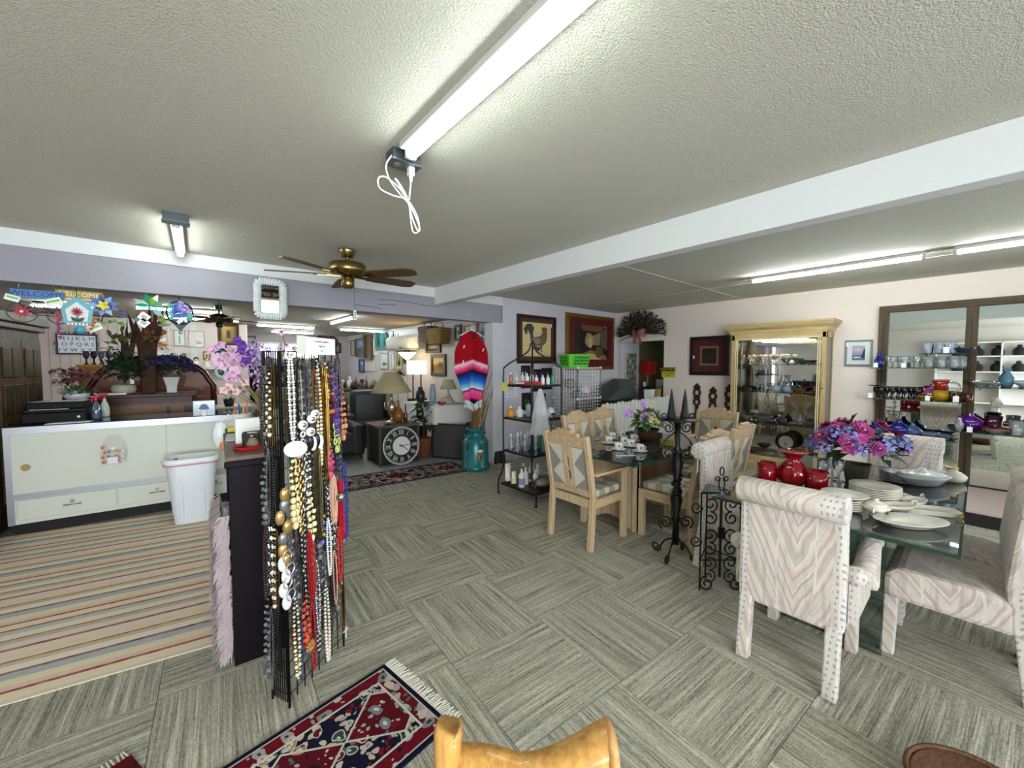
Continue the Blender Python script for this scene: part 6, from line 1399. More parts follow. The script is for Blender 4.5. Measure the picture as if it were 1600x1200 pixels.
for k, (x, y) in enumerate(((-.19, .17), (-.12, .12), (-.19, .05), (-.1, .02), (-.05, .15), (-.02, .06), (.04, -.02), (.08, .12))):
    bottle('clear plastic bottle with white cap, %s on the glass shelf' % ('first', 'second', 'third', 'fourth', 'fifth', 'sixth', 'seventh', 'eighth')[k], x, y, z, .03, .2+.015*(k % 3), CL, '#dcdcdc', grp='clear bottles on the etagere')
for k, (x, y) in enumerate(((.12, -.08), (.17, .03), (.05, -.15))): bottle('teal bottle with white cap, %s on the glass shelf' % ('front', 'back', 'outer')[k], x, y, z, .03, .22, glass('#7ab8b0', .85, 1, .5), '#dcdcdc', grp='teal bottles on the etagere')
z = SH[2]-.003
bottle('orange vitamin jar with white lid on the third shelf', -.18, .19, z, .042, .14, pm('#c07a1e', .3), '#e0ddd6', label='#d08a2a')
bottle('white box-shaped bottle behind the netting bag', -.08, .14, z, .045, .13, pm('#dedcd8', .5), '#e6e6e6')
bottle('dark green bottle with orange cap on third shelf', .12, -.05, z, .036, .2, pm('#173a26', .2), '#c9622c', label='#2c4a34')
bottle('dark green bottle without label on third shelf', .06, .02, z, .034, .16, pm('#1b3f2c', .2), '#1b3f2c')
bottle('pale blue bottle at the back of third shelf', .05, .12, z, .034, .19, pm('#a9bcc4', .3), '#2c3438')
t = thing('plastic_pouch', 'crumpled grey and black plastic pouch on third shelf', 'pouch', (bx_+.17, by_-.14, z)); MB().ball((0, 0, .065), (.06, .05, .068), 8, 6).build('pouch', pm('#b8bcc8', .35, noise=(25, .5)), t); MB().box(-.03, -.051, .03, .03, -.045, .06).build('print', BLK, t)
z = SH[3]-.003
for k, (x, y, c, h) in enumerate(((-.17, .2, '#b06a5a', .13), (-.1, .17, '#d8d8d6', .08), (-.05, .12, '#c9ccd4', .13), (-.02, .07, '#dfe1e4', .12), (.03, .04, '#c4c8cc', .14), (.06, -.01, '#dedee0', .1), (.1, .05, '#5a2a6a', .13), (.14, -.02, '#6a3a78', .12), (.1, -.08, '#e0e2e4', .1), (.14, -.13, '#dfe1e2', .1), (.17, -.18, '#2f8a5a', .14), (.18, -.08, '#4a2458', .13))):
    bottle('small %s bottle on the top shelf, place %s from the notices' % (('rose', 'white', 'grey', 'white', 'silver', 'white', 'purple', 'violet', 'white', 'white', 'green', 'plum')[k], ('one', 'two', 'three', 'four', 'five', 'six', 'seven', 'eight', 'nine', 'ten', 'eleven', 'twelve')[k]), x, y, z, .024, h*1.15, pm(c, .35), ('#e8e8e8', '#e0e0e0', '#d6d6d6')[k % 3] if k < 6 else c, grp='small bottles on the top shelf')
t = thing('leaflet_tray', 'red leaflet tray with white card on the top shelf', 'tray', (bx_-.1, by_-.05, z), R(-60)); MB().box(-.14, -.04, 0, .14, .04, .045).build('tray', pm('#a83424', .5), t); MB().tr((-.1, -.03, .035), (R(20), 0, 0)).box(-.05, -.05, 0, .06, .04, .004).build('card', PAPER, t)
t = thing('price_note', 'yellow sticky note on the etagere top shelf rim', 'note', (BX+.0, by_+hy*.72, 1.33), R(-90)); MB().tr((0, 0, 0), (0, R(12), 0)).box(-.05, -.005, -.055, .05, -.003, .045).build('note', pm('#d8d85a', .7), t)
nb = thing('netting_bag', 'white netting bag of soaps hanging on the etagere', 'bag', (bx_-.03, by_-.2, 0), 0)
def net(u, v):
    a = 2*math.pi*u; r = .02+.085*min(1, v*1.6)**.7+.012*math.sin(9*a)*v+(.03*max(0, v-.75)*4 if v > .75 else 0); return (r*math.cos(a), r*.7*math.sin(a), 1.33-.5*v)
nb.location = (bx_-.2, by_-.2-.14, 0)
MB().grid(net, 28, 12).build('net', glass('#eef1f4', .92, .05, .36), nb, True)
for k in range(4): MB().tube([(.09*math.cos(a/10*math.pi), .063*math.sin(a/10*math.pi), 1.03-.025*k) for a in range(20)], .003, 4, True).build('band', pm('#2c3a4a', .6), nb)
MB().tube([(0, 0, 1.32), (.04, .1, 1.352)], .003, 4).build('hook', IRON, nb)

# ================================================================ white wire cube shelves and green basket
cubex0, cubey0, cubex1, cubey1 = 4.96, 4.2, 5.56, 4.72
wc = thing('wire_cube_shelf', 'white wire grid cube shelving in the corner', 'shelf', ((cubex0+cubex1)/2, (cubey0+cubey1)/2, 0))
wx, wy = (cubex1-cubex0)/2, (cubey1-cubey0)/2; WW = pm('#dfe0de', .4)
def wgrid(o, u, v, n=9):
    g = MB(); o, u, v = V(o), V(u), V(v)
    for i in range(n+1): g.tube([o+u*i/n, o+u*i/n+v], .0038 if 0 < i < n else .007, 4); g.tube([o+v*i/n, o+v*i/n+u], .0038 if 0 < i < n else .007, 4)
    return g
for lv in range(3):
    z0 = .02+lv*.51
    for nm, o, u in (('near', (-wx, -wy, z0), (2*wx, 0, 0)), ('far', (-wx, wy, z0), (2*wx, 0, 0)), ('west', (-wx, -wy, z0), (0, 2*wy, 0)), ('east', (wx, -wy, z0), (0, 2*wy, 0))): wgrid(o, u, (0, 0, .5)).build('grid_panel', WW, wc)
    wgrid((-wx, -wy, z0), (2*wx, 0, 0), (0, 2*wy, 0)).build('grid_shelf', WW, wc)
wgrid((-wx, -wy, 1.545), (2*wx, 0, 0), (0, 2*wy, 0)).build('grid_shelf', WW, wc)
for lv in range(4):
    for sx in (-1, 1):
        for sy in (-1, 1): MB().ball((sx*wx, sy*wy, .03+lv*.505), .024, 8, 6).build('connector', WW, wc, True)
gb = thing('green_basket', 'lime green slotted plastic basket on the wire cubes', 'basket', (5.12, 4.4, 1.552), R(-10))
LIME = pm('#5fc83a', .4)
taper([(.4, .26, 0), (.46, .31, .2), (.48, .33, .2), (.48, .33, .215), (.445, .295, .215), (.385, .245, .012)], .15).build('body', LIME, gb)
for r_ in range(3):
    for k in range(11):
        y = -.147-.012*r_+.001; MB().box(-.13+.028*k, y-.006, .045+.05*r_, -.117+.028*k, y, .08+.05*r_).build('slot', pm('#2c7a1a', .5), gb)
    for k in range(5): MB().box(-.226-.01*r_, -.1+.045*k, .045+.05*r_, -.216-.01*r_, -.085+.045*k, .08+.05*r_).build('slot', pm('#2c7a1a', .5), gb)
q = random.Random(51)
for k, (x, y, z, sx, sy, sz, c, lab) in enumerate(((-.1, -.08, 1.06, .2, .2, .14, '#6f7f9c', 'blue grey folded cloth in upper wire cube'), (.12, -.05, 1.06, .18, .2, .22, '#dfe0e0', 'white bagged bundle in the upper wire cube'), (.1, -.12, 1.06, .12, .06, .1, '#c96a70', 'pink packet in the upper wire cube'), (-.12, .05, 1.2, .2, .16, .2, '#8a7f60', 'tan patterned cushion in the upper wire cube'), (-.05, 0, .55, .4, .3, .3, '#26262a', 'black bags in the middle wire cube'), (.05, 0, .04, .4, .35, .32, '#3a3436', 'dark bundle in the bottom wire cube'))):
    t = tag(MB().ball((0, 0, sz/2), (sx/2*1.1, sy/2*1.1, sz/2), 10, 7).build('bundle', pm(c, .7, noise=(14, .35)), smooth=True), lab, 'bundle', 'bundles in the wire cubes'); t.location = ((cubex0+cubex1)/2+x, (cubey0+cubey1)/2+y, z-.026)
# dark trunk in the corner
t = thing('storage_trunk', 'dark green grey folded machine cover in the wall corner', 'cover', (6.35, 4.55, 0), R(5))
MB().box(-.4, -.2, 0, .5, .25, .95).build('box', pm('#33383a', .5), t, bevel=.02)
MB().add([(-.45, -.25, .95), (.55, -.25, .95), (.55, .28, .95), (-.45, .28, .95), (-.4, -.2, 1.0), (.5, -.2, 1.32), (.5, .25, 1.32), (-.4, .25, 1.0)], [(0, 3, 2, 1), (4, 5, 6, 7), (0, 1, 5, 4), (1, 2, 6, 5), (2, 3, 7, 6), (3, 0, 4, 7)]).build('lid', pm('#4d5654', .35), t, bevel=.01)
# white picket fence panel
fe = thing('picket_fence', 'white wooden picket fence panel behind the oak table', 'fence', (4.95, 3.72, 0), R(0))
PK = pm('#d7d8d2', .55, 0, .4, (4, .06))
pk_me = MB().prism([(-.046, 0), (.046, 0), (.046, .97), (.03, 1.0), (0, 1.012), (-.03, 1.0), (-.046, .97)], -.009, .009).mesh('picket', PK)
for k in range(22): ob('picket', pk_me, fe, (.05+.1*k, 0, .0), None, (1, 1, .985+.012*math.sin(k*1.7)+.0016*k))
for z in (.25, .78): MB().box(0, .01, z, 2.2, .045, z+.07).build('rail', PK, fe)
# ================================================================ doorway in the right wall: wreath, jewellery board, red flower
p = at(1003, 512, X=XR-.02)
wr_ = thing('wreath', 'dark twig swag wreath with red plaid bow over doorway', 'wreath', (XR-.01, p.y, p.z), R(-90))
q = random.Random(61); tw = MB()
for k in range(900):
    a = R(q.uniform(-12, 192)); r = q.uniform(.05, 1.0); l = q.uniform(.05, .11)
    o = V((.5*r*math.cos(a), -q.uniform(.02, .14), -.1+.38*r*math.sin(a))); d = V((math.cos(a), q.uniform(-.6, .2), math.sin(a)+q.uniform(-.4, .3))).normalized(); tw.leaf(o, o+d*l, .022, .01, (q.uniform(-1, 1), -1, q.uniform(-1, 1)))
stuff(tw.build('twig_foliage', pm('#2c2a20', .8, noise=(20, .4)), wr_))
tw = MB()
for k in range(60):
    a = R(q.uniform(-18, 198)); r0 = q.uniform(.2, .6); tw.tube([(.45*r0*math.cos(a), -.06, -.1+.35*r0*math.sin(a)), (.56*math.cos(a+.1), -.06+q.uniform(-.05, .05), -.1+.43*math.sin(a+.1))], .003, 4)
tw.build('twigs', pm('#3a2c20', .8), wr_)
def ribm():
    m = Mt('plaid_ribbon'); x, y, z = m.obj(); f = ((x*40.0).fract().gt(.5)+(z*40.0).fract().gt(.5))*.5; m.color(m.mix(f, '#8c4a42', '#a86258')).set(.7); return m.m
RB = ribm()
for s in (-1, 1):
    MB().grid(lambda u, v: (s*(.02+.14*math.sin(math.pi*u)**.6*(1 if u < .5 else 1)), -.16-.05*math.cos(2*math.pi*u), -.12+.05*(v-.5)*2+.03*math.sin(2*math.pi*u)), 12, 2).build('bow_loop', RB, wr_, solid=.003)
    MB().grid(lambda u, v: (s*(.02+.05*u)+(v-.5)*.06, -.17-.01*math.sin(5*u), -.12-.2*u), 8, 2).build('ribbon_tail', RB, wr_, solid=.003)
MB().ball((0, -.17, -.12), (.035, .03, .035), 8, 6).build('bow_knot', RB, wr_, True)
MB().box(.25-.5, -.03, -.28, .27-.5, -.02, -.2).build('price_tag', PAPER, wr_)
MB().box(-.02, -.02, -.05, .02, 0, 0).build('hook', BLK, wr_)
c, w, h = span(977, 551, 993, 604, Y=4.965)
jb = thing('earring_board', 'tall board of earrings on the side room wall', 'display board', (c.x, 4.968, c.z))
MB().box(-w/2, -.02, -h/2, w/2, 0, h/2).build('board', pm('#7f8f8c', .5), jb)
framebars(w+.04, h+.04, .03, .03).build('frame', pm('#c9c6bc', .5), jb)
for k in range(24): MB().ball((-w*.35+w*.7*(k % 4)/3, -.028, -h*.42+h*.84*(k//4)/5), (.03, .01, .035), 6, 4).build('earring', pm(('#8a2c3a', '#c9c9cc', '#3a3f42', '#7a4a52')[(k*5+k//4) % 4], .35), jb)
p = at(1012, 575, X=7.85)
t = thing('red_flower', 'big red silk poinsettia on a stalk inside the side room', 'flowers', (7.85, p.y, 0))
MB().lathe([(.08, 0), (.1, .3), (.09, .3)], n=14).build('vase', pm('#6a6458', .5), t, True)
MB().tube([(0, 0, .2), (0, 0, p.z-.04)], .02, 6).build('stalk', pm('#8a8a6a', .6), t)
for k in range(5): put(blossom_mesh('mum', '#b8140c', '#8a0c08'), t, 'blossom', (.0, .1*math.cos(k*1.26), p.z+.07*math.sin(k*1.26)), (-1, math.cos(k*1.26)*.4, .4), .16)
MB().box(-.12, -.03, p.z-.4, -.11, .03, p.z-.3).build('price_tag', PAPER, t)
foliage(t, (0, 0, 1.0), .12, 40, .12, DKGREEN, seed=33)
t = thing('white_candle', 'white pillar candle on a dark cabinet in side room', 'candle', (at(1030, 605, X=8.0).x, at(1030, 605, X=8.0).y, 1.06)); MB().lathe([(.07, 0), (.07, .22), (0, .22)], n=16).build('candle', pm('#d8d6cc', .5), t, True)
t2_ = t
t = thing('dark_cabinet', 'dark low cabinet inside the side room', 'cabinet', (8.0, t2_.location.y, 0)); MB().box(-.1, -.3, 0, .25, .05, 1.06).build('body', pm('#15120f', .5), t, bevel=.01); MB().tube(spiral((-.22, -.25, 1.12), .06, .015, 0, 1.5, 18, (0, 1, 0)), .008, 5).build('scroll', IRON, t)
# small things standing on the fence side
for x, y, z, w, c, lab in ((6.75, 3.98, .0, .2, '#d8dce0', 'white card standing behind the picket fence'), (7.0, 3.98, .0, .16, '#a08050', 'tan cardboard box behind the picket fence')):
    t = crate('carton', lab, 'box', (x, y, 0), R(8), [('body', pm(c, .7), (-w/2, -.06, 0, w/2, .06, 1.13), .004), ('lid', pm(c, .7), (-w/2-.004, -.064, 1.1, w/2+.004, .064, 1.135), 0)])
c, w, h = span(1034, 574, 1055, 590, X=XR-.002)
cs_ = thing('caution_sign', 'yellow and black caution sign beside the doorway', 'sign', (XR-.001, c.y, c.z), R(-90))
MB().box(-w/2, -.004, -h/2, w/2, 0, h/2).build('plate', pm('#c9bb2a', .5), cs_); MB().box(-w/2, -.006, h*.1, w/2, -.004, h/2).build('header', pm('#14140f', .5), cs_)
lettering('CAUTION', .075, pm('#c9bb2a', .5), cs_, (0, -.0065, h*.3), (R(90), 0, 0)); lettering('WATCH YOUR', .036, BLACK, cs_, (0, -.005, -h*.1), (R(90), 0, 0)); lettering('STEP', .036, BLACK, cs_, (0, -.005, -h*.32), (R(90), 0, 0))
# ================================================================ oak dining set
OAK = wood('#cbb595', '#ad9270', 2, 8, .5); OAKX = wood('#c9b08e', '#ab8e6c', 0, 8, .5)
GREYF = pm('#8f8c86', .9, 0, .2, (30, .15)); CREAMF = pm('#c9c6b8', .9, 0, .2, (30, .1)); SEATF = Mt('woven_seat')
x_, y_, z_ = SEATF.obj(); f_ = (((x_*7.0).fract()-.5).abs()+((y_*6.0).fract()-.5).abs()+(y_*60.0).fract()*.05).gt(.52); SEATF.color(SEATF.mix(f_, '#9c978c', '#c6c3b6')).set(.95, spec=.1).bump(SEATF.noise(200, 2), .4, .004); SEATF = SEATF.m
def saw(pts, n=9, d=.008):
    o = []
    for i in range(len(pts)):
        a, b = V(pts[i]), V(pts[(i+1) % len(pts)]); t = (b-a); m = V((-t.y, t.x)).normalized()*d if t.length > .05 and abs(t.x) > .01 else V((0, 0))
        k = n if m.length else 1
        for j in range(k): o.append(tuple(a+t*j/k)); o.append(tuple(a+t*(j+.5)/k+m)) if m.length else None
    return [p for p in o if p]
def oak_chair(label, loc, rz, arms, proto={}):
    if arms in proto: return dup(proto[arms], loc, rz, label)
    t = thing('oak_armchair' if arms else 'oak_chair', label, 'chair', loc, rz, 'pale oak dining chairs'); hw = .235
    lean = lambda z: -.225-.11*max(0, (z-.46)/.57)
    for s in (-1, 1):
        MB().bar((-.26, s*hw, 0), (-.225, s*hw, .46), .046, .05, (1, 0, 0)).bar((-.225, s*hw, .45), (lean(1.0), s*hw, 1.0), .044, .046, (1, 0, 0)).build('rear_leg', OAK, t, bevel=.005)
        MB().box(.2, s*hw-.026, 0, .252, s*hw+.026, .44).build('leg', OAK, t, bevel=.005)
        if arms:
            MB().bar((-.24, s*(hw+.02), .66), (.24, s*(hw+.02), .655), .055, .024).build('armrest', OAKX, t, bevel=.006); MB().box(.17, s*(hw+.022)-.018, .36, .215, s*(hw+.022)+.018, .645).build('arm_support', OAK, t, bevel=.004)
        MB().box(-.2, s*hw-.014, .36, .2, s*hw+.014, .435).build('side_rail', OAKX, t)
    MB().box(.205, -hw, .36, .235, hw, .435).build('apron', OAK, t); MB().box(-.24, -hw, .36, -.212, hw, .435).build('apron', OAK, t)
    MB().box(-.215, -hw+.02, .435, .245, hw-.02, .5).build('seat', SEATF, t, bevel=.022)
    # back in its own leaning plane: px across, pz up
    def bk_(nm, polys, m, y0, y1, par, bev=0):
        b = MB(); b.T = Matrix.Translation((lean(.46), 0, .46)) @ Matrix.Rotation(-math.atan2(.11, .57), 4, 'Y') @ Matrix.Rotation(R(90), 4, 'Z')
        for p in polys: b.prism(p, y0, y1)
        return b.build(nm, m, par, bevel=bev)
    W_ = hw-.02
    bk_('crest_rail', [[(-W_, .44), (W_, .44), (W_, .53), (.15, .54), (.15, .562), (.09, .566), (.09, .588), (-.09, .588), (-.09, .566), (-.15, .562), (-.15, .54), (-W_, .53)]], OAKX, -.02, .016, t, .004)
    bk_('lower_rail', [[(-W_, .0), (W_, .0), (W_, .055), (-W_, .055)]], OAKX, -.016, .016, t)
    for s in (-1, 1):
        fp = bk_('fabric_panel', [[(s*.055, .055), (s*W_, .055), (s*W_, .44), (s*.055, .44)]], GREYF, -.008, .008, t)
        for y0, y1 in ((-.011, -.008), (.008, .011)):
            bk_('woven_motif', [saw([(s*.06, .435), (s*(W_-.01), .435), (s*.06, .26)]), saw([(s*.06, .29), (s*(W_-.03), .17), (s*.06, .06)])], CREAMF, y0, y1, fp)
        bk_('splat', [[(s*.018, .055), (s*.055, .055), (s*.055, .44), (s*.018, .44)]], OAK, -.012, .012, t)
    for z0, z1 in ((.055, .12), (.21, .235), (.34, .44)): bk_('splat_block', [[(-.018, z0), (.018, z0), (.018, z1), (-.018, z1)]], OAK, -.012, .012, t)
    proto[arms] = t; return t
oak_chair('pale oak armchair at the near table end, back to the camera', (2.93, 2.34, 0), 0, True)
oak_chair('pale oak armchair at the far table end facing the camera', (5.06, 2.2, 0), R(180), True)
oak_chair('oak side chair nearest the tall black candlestick', (3.56, 1.79, 0), R(90), False)
oak_chair('oak side chair behind the one by the candlestick', (4.2, 1.79, 0), R(90), False)
oak_chair('oak side chair across the table beside the etagere', (3.74, 2.86, 0), R(-90), False)
oak_chair('oak side chair across the table in front of picket fence', (4.3, 2.9, 0), R(-90), False)
TBL = glass('#bcd2c6', .68, 1.2, .06, 'table_glass'); TEDGE = glass('#2f5a48', .55, 1, .5, 'glass_edge')
ot = thing('oak_table', 'oak pedestal dining table with a thick glass top', 'table', (3.76, 2.36, 0))
MB().box(-.84, -.51, .735, .84, .51, .752).build('glass_top', TBL, ot)
e = MB()
for a, b in (((-.84, -.51), (.84, -.51)), ((.84, -.51), (.84, .51)), ((.84, .51), (-.84, .51)), ((-.84, .51), (-.84, -.51))): e.bar((*a, .7435), (*b, .7435), .003, .016)
e.build('glass_edge', TEDGE, ot)
for s in (-1, 1):
    arc = [(-.29, 0), (-.22, 0)]+[(-.22+.44*k/8, .09*math.sin(math.pi*k/8)) for k in range(1, 8)]+[(.22, 0), (.29, 0), (.29, .72), (-.29, .72)]
    b = MB(); b.T = Matrix.Rotation(R(90), 4, 'Z'); b.prism(arc, s*.42-.02, s*.42+.02).build('pedestal_board', OAK, ot, bevel=.004)
    for y in (-.29, .25): MB().box(s*.42-.04, y, 0, s*.42+.04, y+.04, .72).build('pedestal_post', OAK, ot, bevel=.004)
for y in (-.25, .22): MB().box(-.5, y, .64, .5, y+.03, .735).build('top_bearer', OAKX, ot)
TZ = .7525
# cups and saucers
CHINA = pm('#e6e8e8', .2, 0, .6)
cup_me = MB().lathe([(.02, .012), (.026, .014), (.036, .045), (.038, .075), (.035, .075), (.03, .03), (0, .02)], n=20).mesh('cup_bowl', CHINA, True)
hd_me = MB().tube([(.034+.0*k+.022*math.sin(math.pi*k/8), 0, .028+.036*k/8) for k in range(9)], .0042, 6).mesh('cup_handle', CHINA, True)
sc_me = MB().lathe([(.03, 0), (.045, .004), (.07, .014), (.068, .016), (.04, .008), (0, .008)], n=24).mesh('saucer_dish', CHINA, True)
fr_me = MB().ball((0, -.0365, .045), (.011, .003, .012), 8, 5).mesh('fruit_print', pm('#b8602c', .5), True)
lf_me = MB().ball((0, -.0365, .056), (.008, .003, .006), 6, 4).mesh('leaf_print', pm('#3a3a44', .5), True)
for k, (px, py, a) in enumerate(((966, 703, 20), (1000, 706, 10), (951, 693, 60), (975, 694, 35), (985, 698, 25), (957, 686, 140), (972, 683, 160), (990, 689, 15))):
    p = at(px, py, Z=TZ); o_ = ('nearest', 'front right', 'outer left', 'middle', 'inner front', 'back left', 'back middle', 'back right')[k]
    s = tag(ob('saucer', sc_me, None, (p.x, p.y, TZ)), 'white china saucer under the %s fruit cup' % o_, 'saucer', 'saucers on the oak table')
    t = thing('teacup', 'white china teacup with fruit motif, %s on the oak table' % o_, 'cup', (p.x, p.y, TZ-.003), R(-50+a), 'fruit cups on the oak table')
    ob('bowl', cup_me, t); ob('handle', hd_me, t); ob('fruit_print', fr_me, t, None, (0, 0, R(-a+10))); ob('leaf_print', lf_me, t, None, (0, 0, R(-a+10)))
def bouquet(label, loc, pot, specs, r, h0, leafm, nl, ls, seed, flat=.8, name='flower_arrangement'):
    t = thing(name, label, 'flowers', loc); pot(t); q = random.Random(seed); foliage(t, (0, 0, h0), r*.95, nl, ls, leafm, seed=seed, zmin=-.35, h=flat)
    for kind, cs, n, s, zr in specs:
        for k in range(n):
            z = q.uniform(*zr); a = q.uniform(0, 6.28); rr = math.sqrt(max(0, 1-z*z)); d = V((rr*math.cos(a), rr*math.sin(a), z*flat)); put(blossom_mesh(kind, *cs), t, 'blossom', V((0, 0, h0))+d*r*q.uniform(.9, 1.08), d+V((-.2, -.25, .25)), s*q.uniform(.85, 1.15), q.uniform(0, 6))
    return t
p = at(1012, 688, Z=TZ)
def bask(t): MB().lathe([(.08, 0), (.09, .03), (.115, .13), (.108, .13), (.075, .01)], n=24, flute=(.03, 22, .03)).build('basket', wood('#4a3020', '#25160d', 0, 25, .7), t, True); MB().tube([(.118*math.cos(k*.314), .118*math.sin(k*.314), .128) for k in range(20)], .008, 5, True).build('rim', wood('#4a3020', '#25160d', 0, 25, .7), t, True)
fb = bouquet('yellow and purple silk flowers in a dark wicker basket', (p.x, p.y, TZ), bask, [('mum', ('#d8cf6a', '#c9b84a'), 6, .05, (.3, .9)), ('mum', ('#5a4a80', '#3f3262'), 5, .045, (.2, .8)), ('daisy', ('#e0dcd0', '#c9b84a'), 4, .04, (.0, .7)), ('orchid', ('#b890c8', '#e0d0a0'), 5, .045, (.5, .95))], .16, .2, GREEN, 260, .09, 71)
for px, py in ((978, 647), (985, 642), (1003, 630), (1006, 636)): put(blossom_mesh('orchid', '#b088c8', '#e0d0a0', '#9060ac'), fb, 'blossom', at(px, py, Y=p.y)-fb.location, (-.4, -1, .3), .05)
crate('receipt', 'white slip of paper on the glass table top', 'paper', tuple(at(978, 712, Z=TZ)), R(-40), [('slip', PAPER, (-.09, -.012, 0, .09, .012, .002), 0)])
# wrought-iron candlestick
cs_ = thing('candlestick', 'tall black wrought iron candlestick with two spiked candles', 'candlestick', (3.12, 1.58, 0), R(-40))
MB().tube([(0, 0, z) for z in (.12, .3, .33, .36, .5, .6, .63, .66, .8, .88, .9, .93, 1.12)], .02, 10, rs=[.03, .024, .038, .024, .05, .022, .036, .024, .052, .024, .036, .02, .026]).build('stem', IRON, cs_, True)
bd = MB()
for k in range(20): z = .46+.021*k; a = k*1.1; bd.tube([(.04*math.cos(a+j*.5), .04*math.sin(a+j*.5), z+.006*j) for j in range(7)], .006, 4)
bd.build('twisted_wire', IRON, cs_)
MB().lathe([(.03, 1.12), (.05, 1.14), (.16, 1.15), (.165, 1.158), (0, 1.158)], n=20).build('drip_plate', IRON, cs_, True)
for s in (-1, 1):
    MB().tube(spiral((s*.075, 0, 1.085), .045, .012, R(90), s*1.4), .007, 5).build('scroll', IRON, cs_, True)
    MB().tube(smoothpath([(s*.02, 0, 1.05), (s*.1, 0, .98), (s*.125, 0, .9)], 5)+spiral((s*.075, 0, .875), .052, .012, R(0) if s > 0 else R(180), -s*1.5), .007, 5).build('scroll', IRON, cs_, True)
    MB().tube(spiral((s*.085, 0, .3), .06, .015, R(-60) if s > 0 else R(240), s*1.5), .007, 5).build('scroll', IRON, cs_, True)
    cn = MB().lathe([(.034, 1.159), (.036, 1.18), (.026, 1.23), (.02, 1.29), (.013, 1.34), (.003, 1.4)], (s*.055, 0, 0), 8, flute=(.08, 4, .002)).build('candle', pm('#0d0d0e', .4), cs_)
    MB().tube(spiral((s*.11, 0, 1.18), .03, .01, R(-90), s*1.1, 12), .006, 5).build('candle_holder', IRON, cs_)
for k in range(4):
    a = R(45+90*k); c, s = math.cos(a), math.sin(a); MB().tube(smoothpath([(0, 0, .16), (.08*c, .08*s, .13), (.13*c, .13*s, .06)], 4)+spiral((.165*c, .165*s, .05), .04, .01, R(180), 1.4, 18, (c, s, 0)), .008, 5).build('scroll_foot', IRON, cs_, True)
# wire corner stand with glass top
ws = thing('wire_stand', 'black scrolled wire corner stand with triangular glass top', 'plant stand', (2.92, 1.165, 0), R(-40))
tri = [(-.14, -.03), (.14, -.03), (.0, .17)]; SZ = .7
MB().prismz(tri, SZ, SZ+.008).build('glass_top', glass('#cfe4dc', .8), ws)
e = MB()
for k in range(3): a, b = tri[k], tri[(k+1) % 3]; e.tube([(*a, SZ), (*b, SZ)], .006, 5).tube([(*a, .22), (*b, .22)], .005, 5)
e.build('rim', IRON, ws)
for x, y in tri: MB().tube([(x, y, .0), (x, y, SZ)], .006, 5).build('post', IRON, ws)
MB().tube([(0, -.03, .1), (0, -.03, SZ)], .009, 6).build('centre_post', IRON, ws)
for s in (-1, 1):
    for k, z in enumerate((.62, .52, .4, .3, .2, .1)): MB().tube(spiral((s*.075, -.032, z), .05 if k % 2 else .055, .012, R(90) if k % 2 else R(-90), s*(1.3 if k % 2 else -1.3), 18), .0055, 5).build('scroll', IRON, ws, True)
    for z in (.6, .36): MB().tube(spiral((s*.175, -.03, z), .045, .012, 0 if s < 0 else R(180), s*1.3, 18), .0055, 5).build('scroll', IRON, ws, True)
    MB().tube(spiral((s*.1, -.05, .06), .055, .014, R(90), -s*1.4, 18), .007, 5).build('scroll_foot', IRON, ws, True)
    MB().tube(smoothpath([(0, -.03, SZ), (s*.02, -.03, SZ+.06), (s*.012, -.03, SZ+.1)], 4)+spiral((s*.03, -.03, SZ+.1), .02, .008, R(180) if s > 0 else 0, -s*1.1, 12), .005, 5).build('finial_scroll', IRON, ws, True)
MB().tube([(.014*math.cos(k*.628), -.03, SZ+.155+.03*math.sin(k*.628)) for k in range(10)], .005, 5, True).build('finial_ring', IRON, ws, True)
MB().box(-.02, -.05, .38, .02, -.03, .46).build('boss', IRON, ws)

# ================================================================ glass table with upholstered chairs
def southwest():
    m = Mt('southwest_upholstery'); x, y, z = m.obj(); n = (m.noise(5, 3)-.5)*.06
    u = (y+x*.75+n); v = (z+x*.6+n*.8)
    tri = ((u*2.2+.5).fract()-.5).abs(); s = (v*2.6+tri*2.9).fract(); blk = (u*6.6).floor()*.37
    s2 = (s+blk).fract()
    c = m.ramp(s2, [(0, '#d6ccc4'), (.12, '#c9b6af'), (.2, '#dad1c9'), (.34, '#beb7b2'), (.42, '#d8cec5'), (.56, '#c8b5ad'), (.64, '#dcd4cb'), (.8, '#cdc2b4'), (.9, '#c3b9b4')], True)
    ln = ((s*3.0).fract()-.5).abs().lt(.05); c = m.mix(ln, c, '#e6e0d8'); l2 = ((u*6.6).fract()-.5).abs().gt(.47); c = m.mix(l2, c, '#e2dbd3')
    col_ = (u*2.2+.03).fract(); pan = col_.lt(.2); c = m.mix(pan, c, '#dad6cf')
    dots = ((v*30.0).fract().lt(.4)) * (((col_*20.0).fract().lt(.4))) * pan; c = m.mix(dots*.8, c, '#9a9198')
    st = m.noise(34, 3, (1, 1, .1)); c = m.mix((st-.52)*2.2, c, '#948a8c'); bl = m.noise(13, 2); c = m.mix((bl-.5)*1.2, c, '#b98f90')
    m.color(m.mix(.12, c, '#6a5f60')).set(.9, spec=.15, sheen=.1).bump(m.noise(240, 2), .3, .004); return m.m
SW = southwest()
